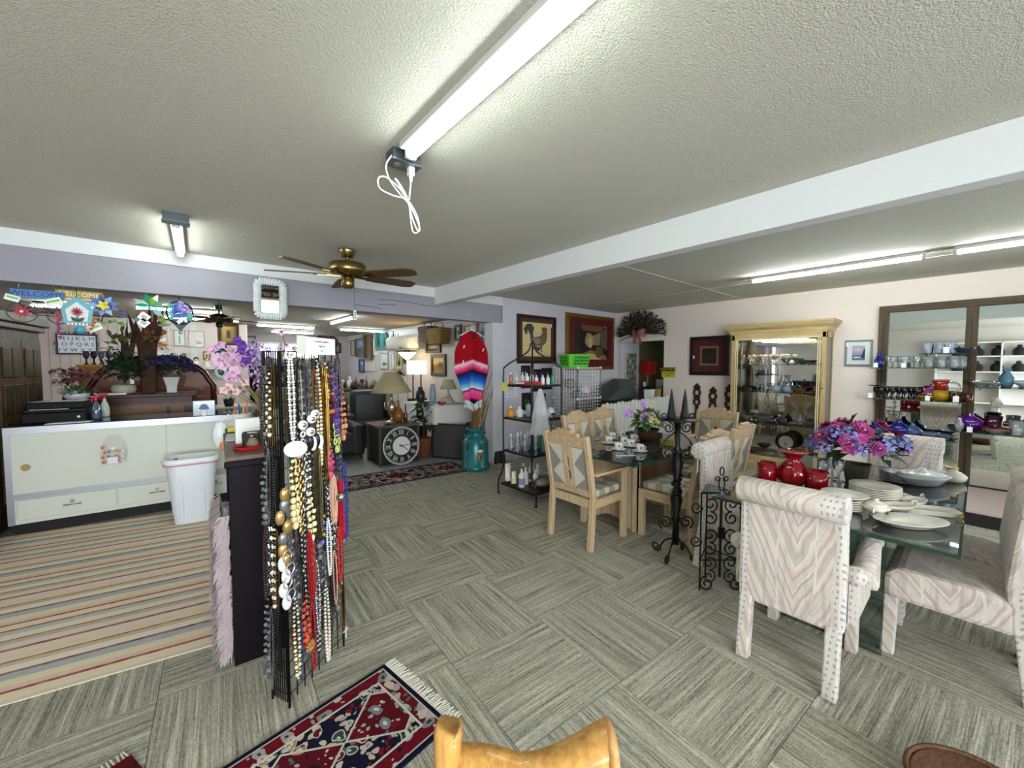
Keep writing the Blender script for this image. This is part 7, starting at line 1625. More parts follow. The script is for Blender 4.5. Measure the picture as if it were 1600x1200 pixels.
def uph_chair(label, loc, rz, arms, proto={}):
    if arms in proto: return dup(proto[arms], loc, rz, label)
    t = thing('upholstered_armchair' if arms else 'upholstered_chair', label, 'chair', loc, rz, 'pink southwest upholstered chairs'); hw = .23
    def prof(nm, poly, w0, w1, bev=.015):
        b = MB(); b.prism(poly, w0, w1); return b.build(nm, SW, t, bevel=bev)
    prof('seat', [(-.22, .32), (.24, .32), (.255, .36), (.25, .46), (.2, .5), (-.1, .505), (-.22, .48)], -hw, hw, .03)
    prof('backrest', [(-.26, .31), (-.19, .33), (-.17, .55), (-.185, .75), (-.2, .9), (-.26, .9), (-.262, .75), (-.262, .5)], -hw, hw, .02)
    n = 16; b = MB(); b.tube([(-.265, -hw-.006, .925), (-.265, hw+.006, .925)], .068, 18).build('top_roll', SW, t, True, bevel=.012)
    for s in (-1, 1):
        b = MB(); y = s*(hw-.04); b.bar((-.235, y, .34), (-.275, y, 0), .06, .062, (1, 0, 0)).build('rear_leg', SW, t, bevel=.008)
        MB().bar((.215, y, .34), (.225, y, 0), .056, .058, (1, 0, 0)).build('leg', SW, t, bevel=.008)
        if arms:
            ya = s*(hw+.03)
            MB().tube(smoothpath([(-.2, ya*.97, .6), (-.05, ya, .575), (.12, ya, .635), (.2, ya, .66), (.235, ya, .65)], 5), .045, 12).ball((.235, ya, .65), (.03, .046, .046), 12, 8).build('armrest', SW, t, True)
            MB().bar((.2, ya, .65), (.19, ya, .4), .075, .07, (1, 0, 0)).build('arm_front', SW, t, bevel=.02)
            MB().grid(lambda u, v: (-.2+.4*u, ya-.012*s, .36+(.22+.06*u*u)*v), 6, 3).build('arm_panel', SW, t, solid=.03)
    proto[arms] = t; return t
uph_chair('pink patterned upholstered armchair in front with its back to us', (2.62, .60, 0), 0, True)
uph_chair('pink patterned chair cut off at the picture edge', (3.18, .055, 0), R(90), False)
uph_chair('pink patterned chair behind the one at picture edge', (3.67, .055, 0), R(90), False)
c3 = uph_chair('cream patterned roll-back chair beside the scrolled wire stand', (3.33, 1.13, 0), R(-90), False)
uph_chair('cream patterned chair beyond the flowers near the mirror', (4.56, .4, 0), R(180), False)
crate('price_tag', 'white paper price tag hanging on the roll-back chair', 'tag', (3.14, 1.41, .84), 0, [('card', PAPER, (-.03, 0, -.09, .03, .003, .04), 0), ('string', PAPER, (-.002, -.004, .04, .002, 0, .16), 0)])
bpy.data.objects['price_tag.001' if 'price_tag.001' in bpy.data.objects else 'price_tag'].name
gt = thing('glass_table', 'thick clear glass dining table on glass slab legs', 'table', (3.54, .555, 0))
gx, gy = .92, .53
MB().box(-gx, -gy, .74, gx, gy, .757).build('glass_top', glass('#dfeae6', .84, 1.4, .05, 'clear_table_glass'), gt)
e = MB()
for a, b in (((-gx, -gy), (gx, -gy)), ((gx, -gy), (gx, gy)), ((gx, gy), (-gx, gy)), ((-gx, gy), (-gx, -gy))): e.bar((*a, .7485), (*b, .7485), .004, .017)
e.build('glass_edge', TEDGE, gt)
bv = MB(); i = .035
for a, b, c, d in (((-gx, -gy), (gx, -gy), (gx-i, -gy+i), (-gx+i, -gy+i)), ((gx, -gy), (gx, gy), (gx-i, gy-i), (gx-i, -gy+i)), ((gx, gy), (-gx, gy), (-gx+i, gy-i), (gx-i, gy-i)), ((-gx, gy), (-gx, -gy), (-gx+i, -gy+i), (-gx+i, gy-i))): bv.add([(*a, .7565), (*b, .7565), (*c, .7585), (*d, .7585)], [(0, 1, 2, 3)])
bv.build('bevel_facet', glass('#d8ece4', .7, 1.0, .12), gt)
for s in (-1, 1):
    MB().box(s*.62-.006, -.26, 0, s*.62+.006, .3, .74).build('slab_leg', glass('#e6f0ec', .95, .3), gt)
    for y in (-.26, .3): MB().box(s*.62-.006, y-.001, 0, s*.62+.006, y+.001, .74).build('slab_edge', TEDGE, gt)
MB().box(-.61, .0, .0, .61, .012, .5).build('stretcher_slab', glass('#e6f0ec', .95, .3), gt)
GZ = .7595
IVORY = pm('#dcd9cc', .25, 0, .5)
plate_me = MB().lathe([(.06, 0), (.075, .003), (.125, .014), (.124, .017), (.075, .007), (0, .006)], n=28).mesh('dinner_plate', IVORY, True)
small_me = MB().lathe([(.04, 0), (.05, .003), (.085, .016), (.084, .019), (.05, .007), (0, .006)], n=24).mesh('bread_plate', IVORY, True)
ordn = ('bottom', 'second', 'third', 'fourth', 'fifth', 'sixth', 'seventh', 'eighth', 'ninth', 'top')
p = at(1366, 782, Z=GZ)
for k in range(9): tag(ob('dinner_plate', plate_me, None, (p.x, p.y, GZ+.0102*k)), 'ivory dinner plate, %s of the tall stack by the flowers' % (ordn[k] if k < 8 else 'top'), 'plate', 'stack of dinner plates')
p = at(1318, 796, Z=GZ)
for k in range(6): tag(ob('bread_plate', small_me, None, (p.x, p.y, GZ+.0105*k)), 'ivory bread plate, %s of the low stack behind armchair' % (ordn[k] if k < 5 else 'sixth'), 'plate', 'stack of bread plates')
misc('soup_bowl', 'wide ivory soup bowl on top of the bread plates', (p.x, p.y, GZ+.066), [(.04, 0), (.05, .003), (.1, .025), (.11, .028), (.108, .031), (.05, .008), (0, .008)], IVORY, 'bowl', 26)
p = at(1394, 782, Z=GZ)
for k in range(3): tag(ob('bread_plate', small_me, None, (p.x, p.y, GZ+.0105*k), None, (1.2, 1.2, 1)), 'ivory salad plate, %s of three beside the tall stack' % ('bottom', 'middle', 'top')[k], 'plate', 'three salad plates')
p = at(1368, 806, Z=GZ); t = thing('sugar_bowl', 'lidded ivory sugar bowl with dark sprig', 'bowl', (p.x, p.y, GZ))
MB().lathe([(.03, 0), (.025, .012), (.06, .045), (.066, .06), (.06, .06), (.02, .02)], n=20).build('bowl', IVORY, t, True); MB().lathe([(.062, .06), (.04, .078), (.01, .085), (.012, .097), (0, .1)], n=20).build('lid', IVORY, t, True)
for s in (-1, 1): MB().tube(spiral((s*.072, 0, .045), .014, .014, 0, 1, 10), .004, 5).build('handle', IVORY, t, True)
MB().ball((-.03, -.052, .04), (.014, .004, .01), 6, 4).build('sprig_print', pm('#4a4a50', .6), t)
def oval(nm, lab, px, py, prof, sx, rz, cat, z=GZ):
    p = at(px, py, Z=z); o = misc(nm, lab, (p.x, p.y, z), prof, IVORY, cat, 28); o.scale = (sx, 1, 1); o.rotation_euler = (0, 0, rz); return o
oval('oval_dish', 'long oval ivory serving dish at the table front', 1422, 822, [(.05, 0), (.06, .004), (.09, .03), (.1, .034), (.098, .037), (.06, .009), (0, .009)], 1.75, R(-42), 'dish')
for k, (px, py) in enumerate(((1403, 800), (1428, 792))):
    p = at(px, py, Z=GZ); t = thing('gravy_boat', ('ivory gravy boat lying nearest the oval dish', 'ivory gravy boat with loop handle behind the first')[k], 'gravy boat', (p.x, p.y, GZ), R(-35+20*k))
    b = MB(); b.T = Matrix.Diagonal((1.9, 1, 1, 1)); b.lathe([(.025, 0), (.03, .004), (.045, .03), (.05, .045), (.047, .045), (.02, .01)], n=20).build('bowl', IVORY, t, True); MB().tube(spiral((.1, 0, .04), .022, .022, R(-120), .75, 12), .005, 6).build('handle', IVORY, t, True)
p = at(1440, 800, Z=GZ); t = thing('long_tray', 'long ivory tray with small yellow flowers', 'tray', (p.x-.02, p.y+.02, GZ), R(-62)); taper([(.3, .085, 0), (.36, .11, .03), (.35, .1, .03), (.29, .08, .006)], .2).build('tray', IVORY, t); put(blossom_mesh('daisy', '#c9a82c', '#6a3a1c'), t, 'flower_print', (.16, -.056, .018), (0, -1, .3), .016)
p = at(1440, 757, Z=GZ); t = thing('tureen', 'oval white covered tureen at the far side', 'tureen', (p.x, p.y, GZ), R(-35)); b = MB(); b.T = Matrix.Diagonal((1.45, 1, 1, 1)); b.lathe([(.06, 0), (.075, .01), (.11, .055), (.118, .07), (.11, .07), (.05, .02)], n=28).build('bowl', pm('#d4dade', .2), t, True); b = MB(); b.T = Matrix.Diagonal((1.45, 1, 1, 1)); b.lathe([(.112, .07), (.08, .09), (.02, .1), (.016, .115), (0, .12)], n=28).build('lid', pm('#d4dade', .2), t, True)
p = at(1486, 752, Z=GZ); t = thing('ginger_jar', 'squat cream jar with gold trim near table corner', 'jar', (p.x, p.y, GZ)); MB().lathe([(.05, 0), (.075, .02), (.08, .045), (.05, .07), (.03, .08), (.035, .1), (.03, .1)], n=22).build('jar', pm('#d8d2c0', .25), t, True); MB().tube([(.034*math.cos(k*.4), .034*math.sin(k*.4), .1) for k in range(16)], .004, 5, True).build('gold_rim', GOLD, t, True)
p = at(1406, 752, Z=GZ)
for k in range(6): tag(ob('glass_plate', bpy.data.meshes.get('clear_plate') or MB().lathe([(.06, 0), (.075, .003), (.12, .013), (.075, .008), (0, .007)], n=24).mesh('clear_plate', glass('#dfe8ee', .8, 1, .25), True), None, (p.x, p.y, GZ+.012*k)), 'clear glass plate, %s of stack behind the flowers' % ordn[k], 'plate', 'stack of glass plates')
p = at(1338, 752, Z=GZ)
def potp(t): taper([(.11, .11, 0), (.15, .15, .13), (.14, .14, .13), (.1, .1, .02)], .15).build('pot', pm('#2b2a20', .6), t)
bouquet('magenta peonies and blue hydrangeas arranged in a dark pot', (p.x, p.y, GZ), potp, [('rose', ('#a8307c', '#d9a0c0', '#c04a94'), 15, .075, (.0, .95)), ('cluster', ('#6a70b8', '#a8b0dc', '#8a90cc'), 13, .058, (-.1, .75)), ('rose', ('#7a2468', '#c080b0', '#94347c'), 5, .06, (-.1, .4))], .235, .24, pm('#2c3a26', .5, noise=(8, .3)), 150, .11, 73, .78)
RED = glass('#b00c1c', .8, 1.0, .45, 'ruby_glass')
for px, py, prof, fl_, lab in ((1198, 752, [(.05, 0), (.06, .01), (.062, .14), (.055, .14), (.05, .02)], None, 'square ruby glass tumbler left of the ruffled vase'), (1238, 757, [(.05, 0), (.085, .04), (.09, .09), (.06, .15), (.035, .18), (.06, .22), (.095, .24), (.09, .24)], (.1, 9, .055), 'ruby red glass vase with a ruffled rim'), (1275, 765, [(.05, 0), (.06, .01), (.065, .13), (.06, .13), (.05, .02)], (.04, 10, .02), 'ruby glass jar right of the ruffled vase')):
    p = at(px, py, Z=GZ); t = misc('ruby_vase', lab, (p.x, p.y, GZ), prof, RED, 'vase', 30, 'ruby glass on the table', fl_)
for k, (px, py) in enumerate(((1300, 745), (1285, 752), (1310, 752))): p = at(px, py, Z=GZ); misc('clear_goblet', 'clear goblet among glassware beside the red vases, %s' % ('far', 'near', 'inner')[k], (p.x, p.y, GZ), [(.035, 0), (.008, .01), (.007, .06), (.035, .1), (.03, .16), (.028, .16)], glass('#eef4f6', .9, 1, .08), 'glass', 16)
# dark wire thing and basket rim at the lower right picture corner
bs = thing('wicker_basket', 'brown wicker basket rim at the lower right picture corner', 'basket', at(1545, 1184, Z=.1)*1-V((1.2, -.03, 0))*.2-V((0, 0, .1)))
MB().lathe([(.15, 0), (.18, .05), (.2, .095), (.19, .095), (.14, .01)], n=28, flute=(.03, 26, .05)).build('body', wood('#5a3c26', '#301e12', 0, 25, .7), bs, True); MB().tube([(.2*math.cos(k*.224), .2*math.sin(k*.224), .1) for k in range(28)], .009, 6, True).build('rim', wood('#6a4a30', '#3a2416', 0, 25, .6), bs, True)
# ================================================================ right wall: art, spindles, curio cabinet, mirrors
def rpic(label, a, **kw):
    c, w, h = span(*a, X=XR-.002); return picture(label, (XR-.002, c.y, c.z), w, h, face='X', **kw)
rpic('dark square carved picture with wine red mat', (1080, 527, 1139, 587), frame=pm('#140c0e', .3), fw=.055, d=.04, mats=((.12, '#4c141c'), (.035, '#7a5a3c')), ground=pm('#1c1410', .5, noise=(18, .6)), inner=None, tagat=(-.26, -.02))
rpic('small seascape in a blue grey frame beside the cabinet', (1321, 532, 1363, 572), frame='#74808c', fw=.025, d=.02, mats=((.055, '#d3dcda'),), ground='#8f92b4', art=[('#a8a0bc', [(-1, .1), (1, .1), (1, 1), (-1, 1)]), ('#c0b0c0', blob(-.2, .5, .6, .2, 9, .2)), ('#5a6888', [(-1, -1), (1, -1), (1, -.25), (-1, -.3)]), ('#cfd6e0', blob(-.2, -.6, .6, .1, 9, .3)), ('#2c2c3a', [(.4, -.6), (1, -.7), (1, .7), (.75, .4), (.6, -.1)])], tagat=(-.12, .12))
SPW = wood('#4a2c1a', '#28160c', 2, 10, .4)
for k, (px, zt_) in enumerate(((1088, 1.27), (1113, 1.22), (1138, 1.27))):
    y = at(px, 640, X=XR-.03).y; t = thing('carved_spoon', 'carved dark wooden spoon on wall, %s' % ('nearest the picture', 'in the middle of three', 'half hidden by cabinet')[k], 'carving', (XR-.001, y, 0), R(-90), 'carved spoons on the wall')
    o = zt_
    MB().prism([(-.07, o-.98), (.07, o-.98), (.1, o-.8), (.075, o-.64), (.03, o-.52), (.03, o-.4), (-.03, o-.4), (-.03, o-.52), (-.075, o-.64), (-.1, o-.8)], -.03, 0).build('bowl', SPW, t, bevel=.012)
    for e, (zz, r) in enumerate(((.35, .05), (.18, .055))): MB().tube([(r*math.cos(j*.524), -.018, o-zz+r*1.1*math.sin(j*.524)) for j in range(12)], .021, 6, True).build('pierced_ring', SPW, t, True)
    MB().prism([(-.045, o-.3), (.045, o-.3), (.06, o-.26), (.03, o-.22), (-.03, o-.22), (-.06, o-.26)], -.035, 0).build('collar', SPW, t, bevel=.008); MB().prism([(-.05, o-.12), (.05, o-.12), (.062, o-.07), (.02, o-.03), (0, o), (-.02, o-.03), (-.062, o-.07)], -.035, 0).build('finial', SPW, t, bevel=.008)
# ---- curio cabinet
CW_ = wood('#bfa777', '#9c8354', 2, 7, .4); CWH = wood('#c9b285', '#a68c5c', 0, 7, .4)
Y0, Y1, X0 = 1.38, 2.60, 6.85
cu_ = thing('curio_cabinet', 'tall pale oak curio cabinet with glass front and shelves', 'cabinet', (X0, (Y0+Y1)/2, 0), R(-90))
hw = (Y1-Y0)/2; D = XR-X0-.004
MB().box(-hw, 0, 0, hw, D, .2).build('base', CWH, cu_, bevel=.006)
MB().box(-hw-.02, -.02, 0, hw+.02, D, .08).build('plinth', CWH, cu_, bevel=.008)
for s in (-1, 1):
    MB().box(s*hw-.05 if s > 0 else -hw, -.012, .2, hw if s > 0 else -hw+.05, .06, 2.06).build('front_stile', CW_, cu_, bevel=.006)
    MB().box(s*hw-.02 if s > 0 else -hw, D-.04, .2, hw if s > 0 else -hw+.02, D, 2.06).build('rear_stile', CW_, cu_)
    MB().box(s*hw-.012 if s > 0 else -hw+.008, .06, .2, hw-.008 if s > 0 else -hw+.012, D-.04, 2.02).build('side_pane', glass('#e2ece8', .9, .9), cu_)
    for w_, y in ((.066, -.018), (.09, -.014)): MB().box(s*(hw-w_)-.006, y, .36, s*(hw-w_)+.006, .0, 2.0).build('bead_moulding', pm('#d8c69c', .4), cu_)
MB().box(-hw, -.012, 1.98, hw, D, 2.08).build('top_rail', CWH, cu_); MB().box(-hw+.05, -.018, 1.985, hw-.05, -.01, 2.0).build('bead_moulding', pm('#d8c69c', .4), cu_)
b = MB(); pr0 = [(-.0, 2.06), (-.02, 2.08), (-.03, 2.12), (-.07, 2.16), (-.09, 2.2), (-.09, 2.225)]
vs = []
for e, z in pr0: vs += [(-hw+e, e, z), (hw-e, e, z), (hw-e, D, z), (-hw+e, D, z)]
fs = [(i*4+k, i*4+(k+1) % 4, i*4+4+(k+1) % 4, i*4+4+k) for i in range(len(pr0)-1) for k in range(4)]+[(20, 21, 22, 23), (3, 2, 1, 0)]
b.add(vs, fs).build('crown_moulding', CWH, cu_)
MB().box(-hw+.02, D-.012, .2, hw-.02, D-.004, 2.0).build('mirror_back', mirror_m, cu_)
MB().box(-hw+.05, .004, .22, hw-.05, .008, 1.98).build('front_pane', glass('#ffffff', .97, .7), cu_)
MB().cyl((hw-.03, -.03, 1.27), (hw-.03, -.012, 1.27), .01, n=10).build('knob', BLACK, cu_)
CS = (.205, .70, 1.18, 1.60)
for z in CS[1:]: MB().box(-hw+.02, .03, z-.008, hw-.02, D-.02, z).build('glass_shelf', glass('#c4d8d0', .86, 1.0, .08), cu_)
MB().box(-.35, .12, 1.965, .35, .24, 1.98).build('cabinet_light', emit('#ffe6b0', 7.0), cu_)
CLG = glass('#f2f8fa', .94, 1.5, .2); P_gob = [(.032, 0), (.007, .01), (.007, .06), (.034, .1), (.03, .15), (.028, .15)]; P_bowl = [(.035, 0), (.045, .008), (.1, .06), (.105, .075), (.1, .075), (.04, .015)]; P_tum = [(.028, 0), (.033, .01), (.037, .11), (.034, .11), (.028, .012)]
P_vase = [(.03, 0), (.045, .04), (.05, .1), (.02, .16), (.03, .19), (.027, .19)]; P_plate = [(.05, 0), (.07, .004), (.13, .02), (.128, .024), (.07, .01)]; P_jar = [(.045, 0), (.07, .03), (.072, .07), (.04, .1), (.015, .115), (.018, .13), (0, .14)]
PRF = dict(goblet=P_gob, bowl=P_bowl, tumbler=P_tum, vase=P_vase, dish=P_plate, jar=P_jar)
def glassware(kind, m, loc, s, lab, group, flute=None, smooth=True, sz=None):
    key = ('gw', kind, m.name, flute); me = _cache.get(key)
    if me is None: me = MB().lathe(PRF[kind], n=18 if not flute else 24, flute=flute).mesh(kind, m, smooth); _cache[key] = me
    return tag(ob(kind, me, None, loc, (0, 0, rnd.uniform(0, 3)), (s, s, sz or s)), lab, {'goblet': 'glass', 'tumbler': 'glass'}.get(kind, kind), group)
cy_ = lambda lx: (Y0+Y1)/2-lx       # local x of the cabinet to world Y
PNK = glass('#e0c4c0', .85, 1, .2); AMB = glass('#c9823c', .85, 1, .4); GRN = glass('#1f5a2a', .8, 1, .5); BLW = pm('#b4c0d4', .25, noise=(22, .35))
nth = ('first', 'second', 'third', 'fourth', 'fifth', 'sixth', 'seventh', 'eighth', 'ninth', 'tenth', 'eleventh', 'twelfth', 'thirteenth', 'fourteenth')
for k in range(9): glassware('goblet', CLG if k % 3 else PNK, (X0+.16+.1*(k % 2), cy_(-.5+.075*k), CS[3]), 1.05, '%s crystal goblet on the top cabinet shelf, %s from the picture side' % ('clear' if k % 3 else 'pinkish', nth[k]), 'goblets in the curio cabinet', (.05, 8, .025))
for k in range(5): glassware('bowl', PNK, (X0+.22, cy_(-.38+.1*k), CS[3]+.165), .55, 'pinkish sherbet dish stacked on the goblets, %s from the picture side' % nth[k], 'sherbet dishes in the curio cabinet', (.05, 9, .03)) if False else None
glassware('bowl', GRN, (X0+.18, cy_(.3), CS[3]), .9, 'dark green glass bowl on the top cabinet shelf', None); glassware('dish', AMB, (X0+.17, cy_(.44), CS[3]), .75, 'brown amber dish on the top cabinet shelf', None); glassware('jar', pm('#e0e2e4', .3), (X0+.13, cy_(.18), CS[3]), .55, 'little white jar on the top cabinet shelf', None); glassware('bowl', glass('#8a868a', .8, 1, .3), (X0+.3, cy_(.12), CS[3]), 1.3, 'heart-shaped smoky crystal bowl on the top cabinet shelf', None, (.06, 2, .03))
crate('wooden_box', 'small brown wooden box on middle cabinet shelf', 'box', (X0+.14, cy_(-.45), CS[2]), R(-90), [('body', SPW, (-.12, -.05, 0, .09, .05, .045), .004), ('lid', SPW, (-.122, -.052, .045, .092, .052, .058), .004)])
for k, (lx, m, kd, s, lab) in enumerate(((-.2, CLG, 'goblet', .8, 'tiny clear cordial glass on the middle shelf'), (-.26, CLG, 'goblet', .75, 'tinier clear cordial glass beside the wooden box'), (-.02, BLW, 'jar', 1.0, 'blue and white covered teapot on the middle shelf'), (.13, BLW, 'jar', .9, 'blue and white sugar jar beside the teapot'), (.04, CLG, 'vase', 1.35, 'clear cut pitcher behind the blue and white china'), (.27, AMB, 'bowl', .95, 'amber crystal bowl on the middle shelf'), (.42, AMB, 'dish', .9, 'orange crystal tray on the middle shelf'), (.48, PNK, 'bowl', .7, 'peach crystal dish on the middle shelf'))): glassware(kd, m, (X0+(.14 if k != 4 else .28), cy_(lx), CS[2]), s, lab, None, (.06, 10, .03) if m is not BLW else None)
for k, (lx, m, kd, s, lab) in enumerate(((-.42, CLG, 'bowl', 1.1, 'large cut crystal bowl on the lower glass shelf'), (-.2, CLG, 'bowl', 1.25, 'tilted crystal salad bowl on the lower glass shelf'), (-.34, CLG, 'dish', 1.0, 'flat clear glass dish on the lower glass shelf'), (.05, glass('#8a6a90', .8, 1, .4), 'jar', .9, 'plum glass jar on the lower glass shelf'), (.22, PNK, 'dish', 1.1, 'pink oval relish dish on the lower glass shelf'), (.4, CLG, 'bowl', .8, 'small crystal bowl at the right of lower shelf'), (.3, CLG, 'vase', .9, 'small clear bud vase on the lower shelf'))): glassware(kd, m, (X0+.16+.06*(k % 2), cy_(lx), CS[1]), s, lab, None, (.05, 12, .03))
t = thing('display_plate', 'black rimmed floral plate standing in cabinet bottom', 'plate', (X0+.2, cy_(.12), CS[0]), R(-90))
t.location.z += .08; crate('plate_riser', 'low glass riser under the black rimmed plate', 'riser', (X0+.2, cy_(.12), CS[0]), R(-90), [('block', CLG, (-.1, -.04, 0, .1, .08, .079), .004)])
MB().prism(ellipse(0, .14, .14, .14, 28), .0, .012).build('rim', pm('#15131a', .2), t); MB().prism(ellipse(0, .14, .095, .095, 24), -.003, .0).build('well', pm('#d4d4cc', .25), t); put(blossom_mesh('spray', '#7a8a6a', '#a87a7a'), t, 'flower_print', (0, -.004, .12), (0, -1, 0), .04); MB().box(-.03, .012, 0, .03, .06, .1).build('stand', CLG, t)
for k, (lx, s, kd) in enumerate(((-.3, 1.0, 'bowl'), (-.1, .8, 'dish'), (.35, 1.0, 'vase'), (.45, .8, 'bowl'))): glassware(kd, glass('#c9b4bc', .85, 1, .2), (X0+.15, cy_(lx), CS[0]), s, 'pale cut glass %s in the cabinet bottom%s' % (kd, (' corner', '', '', ' by the right stile')[k]), None, (.05, 10, .03))
# ---- wall mirrors with posts and glass shelves
POSTW = wood('#5a4a36', '#3a2e20', 2, 9, .6); PX = XR-.055
mw = thing('wall_mirror', 'wall of tall mirrors set between brown wooden posts', 'mirror', (0, 0, 0))
ML, MT = .90, 2.37
for y in (ML, .13, -.70, -1.5): MB().box(PX, y-.1, 0, XR-.002, y, MT).build('post', POSTW, mw, bevel=.004)
MB().box(PX-.006, -1.6, MT-.085, XR-.002, ML, MT).build('top_rail', wood('#5a4a36', '#3a2e20', 1, 9, .6), mw, bevel=.004)
for a, b in ((.03+.1-.0, ML-.1), (-.70, .03), (-1.5, -.8)): MB().box(XR-.012, a, .12, XR-.004, b, MT-.085).build('mirror_glass', mirror_m, mw)
for y in (ML-.05, .08, -.75):
    for k in range(1): MB().box(PX-.004, y-.008, .3, PX, y+.008, MT-.2).build('shelf_track', pm('#1c1814', .5), mw)
SHG = glass('#cfe2da', .75, 1.0, .08)
shelves = ((.06, .93, 1.56), (.1, .93, 1.15), (.05, .9, .70), (-.75, .06, 1.33), (-.9, .2, .86), (.0, .5, 1.74), (-.75, .02, 1.02))
def gshelf(y0, y1, z, d=.26, lab=''):
    t = thing('glass_shelf', lab, 'shelf', (XR-.06, (y0+y1)/2, z), R(-90), 'glass shelves on the mirror wall'); w = (y1-y0)/2
    MB().box(-w, -d, -.009, w, 0, 0).build('pane', SHG, t); MB().box(-w, -d-.002, -.009, w, -d, 0).build('front_edge', glass('#4a7a66', .6, 1, .4), t)
    for s in (-1, 1): MB().box(s*(w-.06)-.006, -d*.8, -.025, s*(w-.06)+.006, .005, -.0095).build('bracket', pm('#1c1814', .5), t)
    return z
S1 = gshelf(.06, .93, 1.56, .24, 'upper glass shelf of clear stemware in the left mirror bay'); S2 = gshelf(.08, .95, 1.16, .24, 'glass shelf of black goblets in the left mirror bay'); S3 = gshelf(.14, .95, .70, .32, 'low glass shelf of cobalt glass in the left mirror bay')
S4 = gshelf(-.72, .05, 1.34, .24, 'upper glass shelf in the right mirror bay'); S5 = gshelf(-.85, .24, .84, .42, 'wide low glass shelf of purple glass in right bay'); S6 = gshelf(.06, .5, 1.735, .16, 'short glass shelf of patterned mugs above the stemware')
mx = lambda d: XR-.06-d
BLU = glass('#1c2a9c', .8, 1, .45); BLKG = pm('#0c0c10', .12, 0, .6); PUR = glass('#6a1c9c', .8, 1, .45); PLM = glass('#3c0c28', .6, 1, .6); YEL = glass('#c9a414', .8, 1, .5); ORG = glass('#b8280c', .8, 1, .5); BRN = glass('#6a3a14', .7, 1, .4)
glassware('vase', BLU, (mx(.15), .86, S1), 1.0, 'slim cobalt vase at the end of the stemware', None)
for k in range(13): glassware('goblet' if k < 7 else 'tumbler', CLG, (mx(.11+.06*(k % 2)), .77-.052*k, S1), 1.0 if k < 7 else 1.25, 'clear %s on the stemware shelf, %s from the cobalt vase' % ('goblet' if k < 7 else 'tumbler', nth[k]), 'stemware on the mirror shelf', (.04, 8, .02) if k < 7 else None)
for k in range(3): glassware('tumbler', pm('#8f98ac', .25, noise=(30, .6)), (mx(.09), .43-.1*k, S6), 1.15, 'blue and white patterned mug above stemware, %s from the post' % nth[k], 'patterned mugs', None)
glassware('bowl', pm('#27364a', .2, noise=(20, .6)), (mx(.1), .13, S6), .85, 'dark blue and green glass bowl beside the mugs', None)
for k in range(8): glassware('goblet', BLKG, (mx(.12+.05*(k % 2)), .88-.055*k, S2), .98, 'black glass goblet on the mirror shelf, %s from the wall end' % nth[k], 'black goblets')
glassware('dish', BLKG, (mx(.13), .9, S2+.155), .6, 'black footed dish balanced at the shelf end', None)
t = thing('glass_pitcher', 'red to yellow glass pitcher with clear loop handle', 'pitcher', (mx(.14), .3, S2)); MB().lathe([(.04, 0), (.07, .03), (.075, .08), (.055, .13)], n=20).build('lower_body', YEL, t, True); MB().lathe([(.055, .13), (.05, .18), (.075, .25), (.07, .25)], n=20, flute=(.1, 3, .06)).build('upper_body', ORG, t, True); MB().tube(spiral((0, -.09, .16), .06, .06, R(-100), .6, 12, (0, -1, 0)), .008, 6).build('handle', CLG, t, True)
glassware('bowl', YEL, (mx(.15), .42, S2), .75, 'amber yellow bowl beside the red pitcher', None)
for k in range(4): glassware('tumbler', BRN, (mx(.1+.06*(k % 2)), .21-.045*k, S2), .95, 'brown glass tumbler on the goblet shelf, %s from the pitcher' % nth[k], 'brown tumblers')
for k, (y, kd, s, m, lab) in enumerate(((.85, 'tumbler', 1.5, BLU, 'tall cobalt tumbler at the wall end of low shelf'), (.78, 'tumbler', 1.1, BLU, 'short cobalt tumbler in front of the tall one'), (.64, 'jar', 1.5, BLU, 'round cobalt blue glass pitcher on the low shelf'), (.52, 'jar', 1.25, glass('#5f80c8', .85, 1, .3), 'pale blue round glass jar on the low shelf'), (.38, 'bowl', .95, glass('#b8cce8', .85, 1, .2), 'ice blue glass bowl on low shelf'), (.25, 'bowl', .85, glass('#b8cce8', .85, 1, .2), 'smaller ice blue bowl by the post'))): glassware(kd, m, (mx(.2), y, S3), s, lab, None)
for k, (y, kd, s, m, lab) in enumerate(((-.02, 'bowl', .9, CLG, 'clear crystal bowl on the right bay upper shelf'), (-.1, 'bowl', .8, CLG, 'second clear crystal bowl in the right bay'), (-.2, 'vase', 1.1, pm('#3f6a80', .25), 'steel blue bottle vase in the right bay'), (-.34, 'bowl', 1.0, pm('#a8c0d4', .3), 'pale blue milk glass bowl in the right bay'), (-.46, 'dish', 1.0, PUR, 'violet glass plate in the right bay'))): glassware(kd, m, (mx(.13), y, S4), s, lab, None, (.05, 10, .03) if m is CLG else None)
for k, (y, d, kd, s, m, lab, sz) in enumerate(((.13, .34, 'vase', .8, CLG, 'little clear footed vase at the low shelf end', None), (.05, .2, 'jar', 1.5, PUR, 'bright purple glass pitcher on the wide low shelf', 1.5), (-.12, .2, 'tumbler', 1.9, PLM, 'dark plum cylinder vase on the wide low shelf', 1.7), (-.13, .34, 'bowl', 1.0, CLG, 'cut glass bowl with red rim on the low shelf', .8), (-.28, .33, 'tumbler', 1.6, CLG, 'clear tapered vase at the low shelf front', 1.4), (-.28, .16, 'bowl', .9, pm('#c4c8ae', .3), 'pale green bowl at the back of low shelf', None), (-.4, .3, 'jar', 1.2, CLG, 'clear lidded jar at the picture edge', None))): glassware(kd, m, (mx(d), y, S5), s, lab, None, None, True, sz)
MB().tube([(.1*math.cos(k*.3), .1*math.sin(k*.3), .0) for k in range(21)], .007, 5, True)
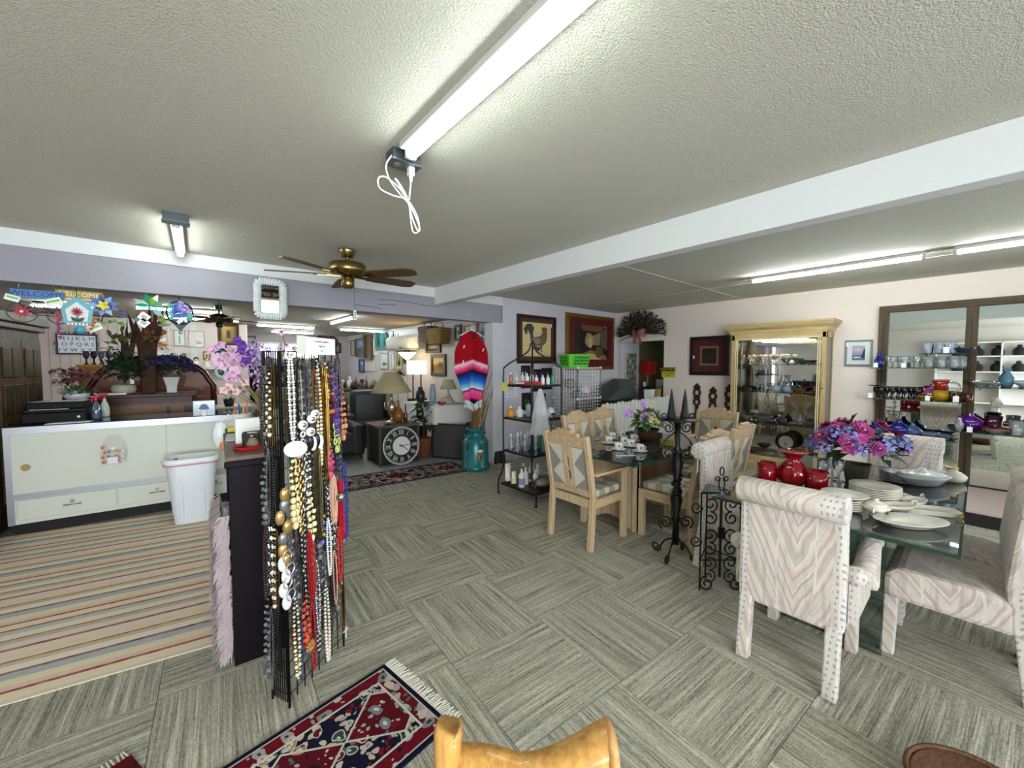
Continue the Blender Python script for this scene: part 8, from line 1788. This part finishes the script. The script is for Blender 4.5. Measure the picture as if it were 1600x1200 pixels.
t = tag(MB().tube([(.104*math.cos(k*.3), .104*math.sin(k*.3), .06) for k in range(21)], .008, 5, True).build('glass_ring', RED, smooth=True), 'ruby glass ring resting on the cut glass bowl', 'ring'); t.location = (mx(.34), -.13, S5+.004)
for k, (x, y, z, s_) in enumerate(((mx(.235), .88, S1+.031, .03), (mx(.235), .62, S1+.031, .03), (mx(.155), .27, S6+.037, .036), (mx(.235), .92, S2+.035, .034), (mx(.235), .4, S2+.031, .03), (mx(.235), .17, S2+.035, .034), (mx(.41), .05, S5+.031, .03))):
    t = thing('price_tag', 'white price tag hanging %s' % ('near the cobalt vase', 'over the clear goblets', 'in front of the patterned mugs', 'over the first black goblet', 'below the amber bowl', 'on the brown tumblers', 'on the purple pitcher')[k], 'tag', (x, y, z), R(-90), 'price tags on the mirror shelves')
    MB().box(-s_*.7, -.002, -s_, s_*.7, 0, s_).build('card', PAPER, t); MB().tube([(0, -.001, s_), (.004, .02, s_+.03)], .0012, 4).build('string', PAPER, t)
# ================================================================ the other side of the shop, seen in the mirrors
jw = thing('jewelry_shelf', 'white open shelves on the wall opposite the mirrors', 'shelf', (-3.6, -.4, 0), R(90))
for z in (.5, .95, 1.4, 1.85, 2.25): MB().box(-1.3, -.32, z-.03, 1.3, 0, z).build('shelf', WHITE, jw)
for x in (-1.3, 0, 1.27): MB().box(x, -.32, 0, x+.03, 0, 2.25).build('upright', WHITE, jw)
bust = [(.1, 0), (.12, .02), (.13, .12), (.1, .2), (.05, .24), (.045, .3), (0, .31)]
for k in range(12): misc('necklace_bust', 'black velvet necklace bust on the white wall shelves, %s' % nth[k], (-3.43, -1.45+.38*(k % 6), (1.4, 1.85)[k//6]), bust, pm('#0c0c0e', .9), 'display bust', 14, 'necklace busts')
# low display platform under the mirrors
pf = thing('display_platform', 'low pinkish platform with black riser along the mirrors', 'platform', (6.0, -.45, 0))
MB().box(0, -1.1, .0, XR-6.0-.06, 1.2, .13).build('riser', pm('#0f1312', .6), pf)
MB().box(-.01, -1.11, .13, XR-6.0-.06, 1.21, .15).build('deck', pm('#c4b2aa', .7, 0, .3, (4, .08)), pf)
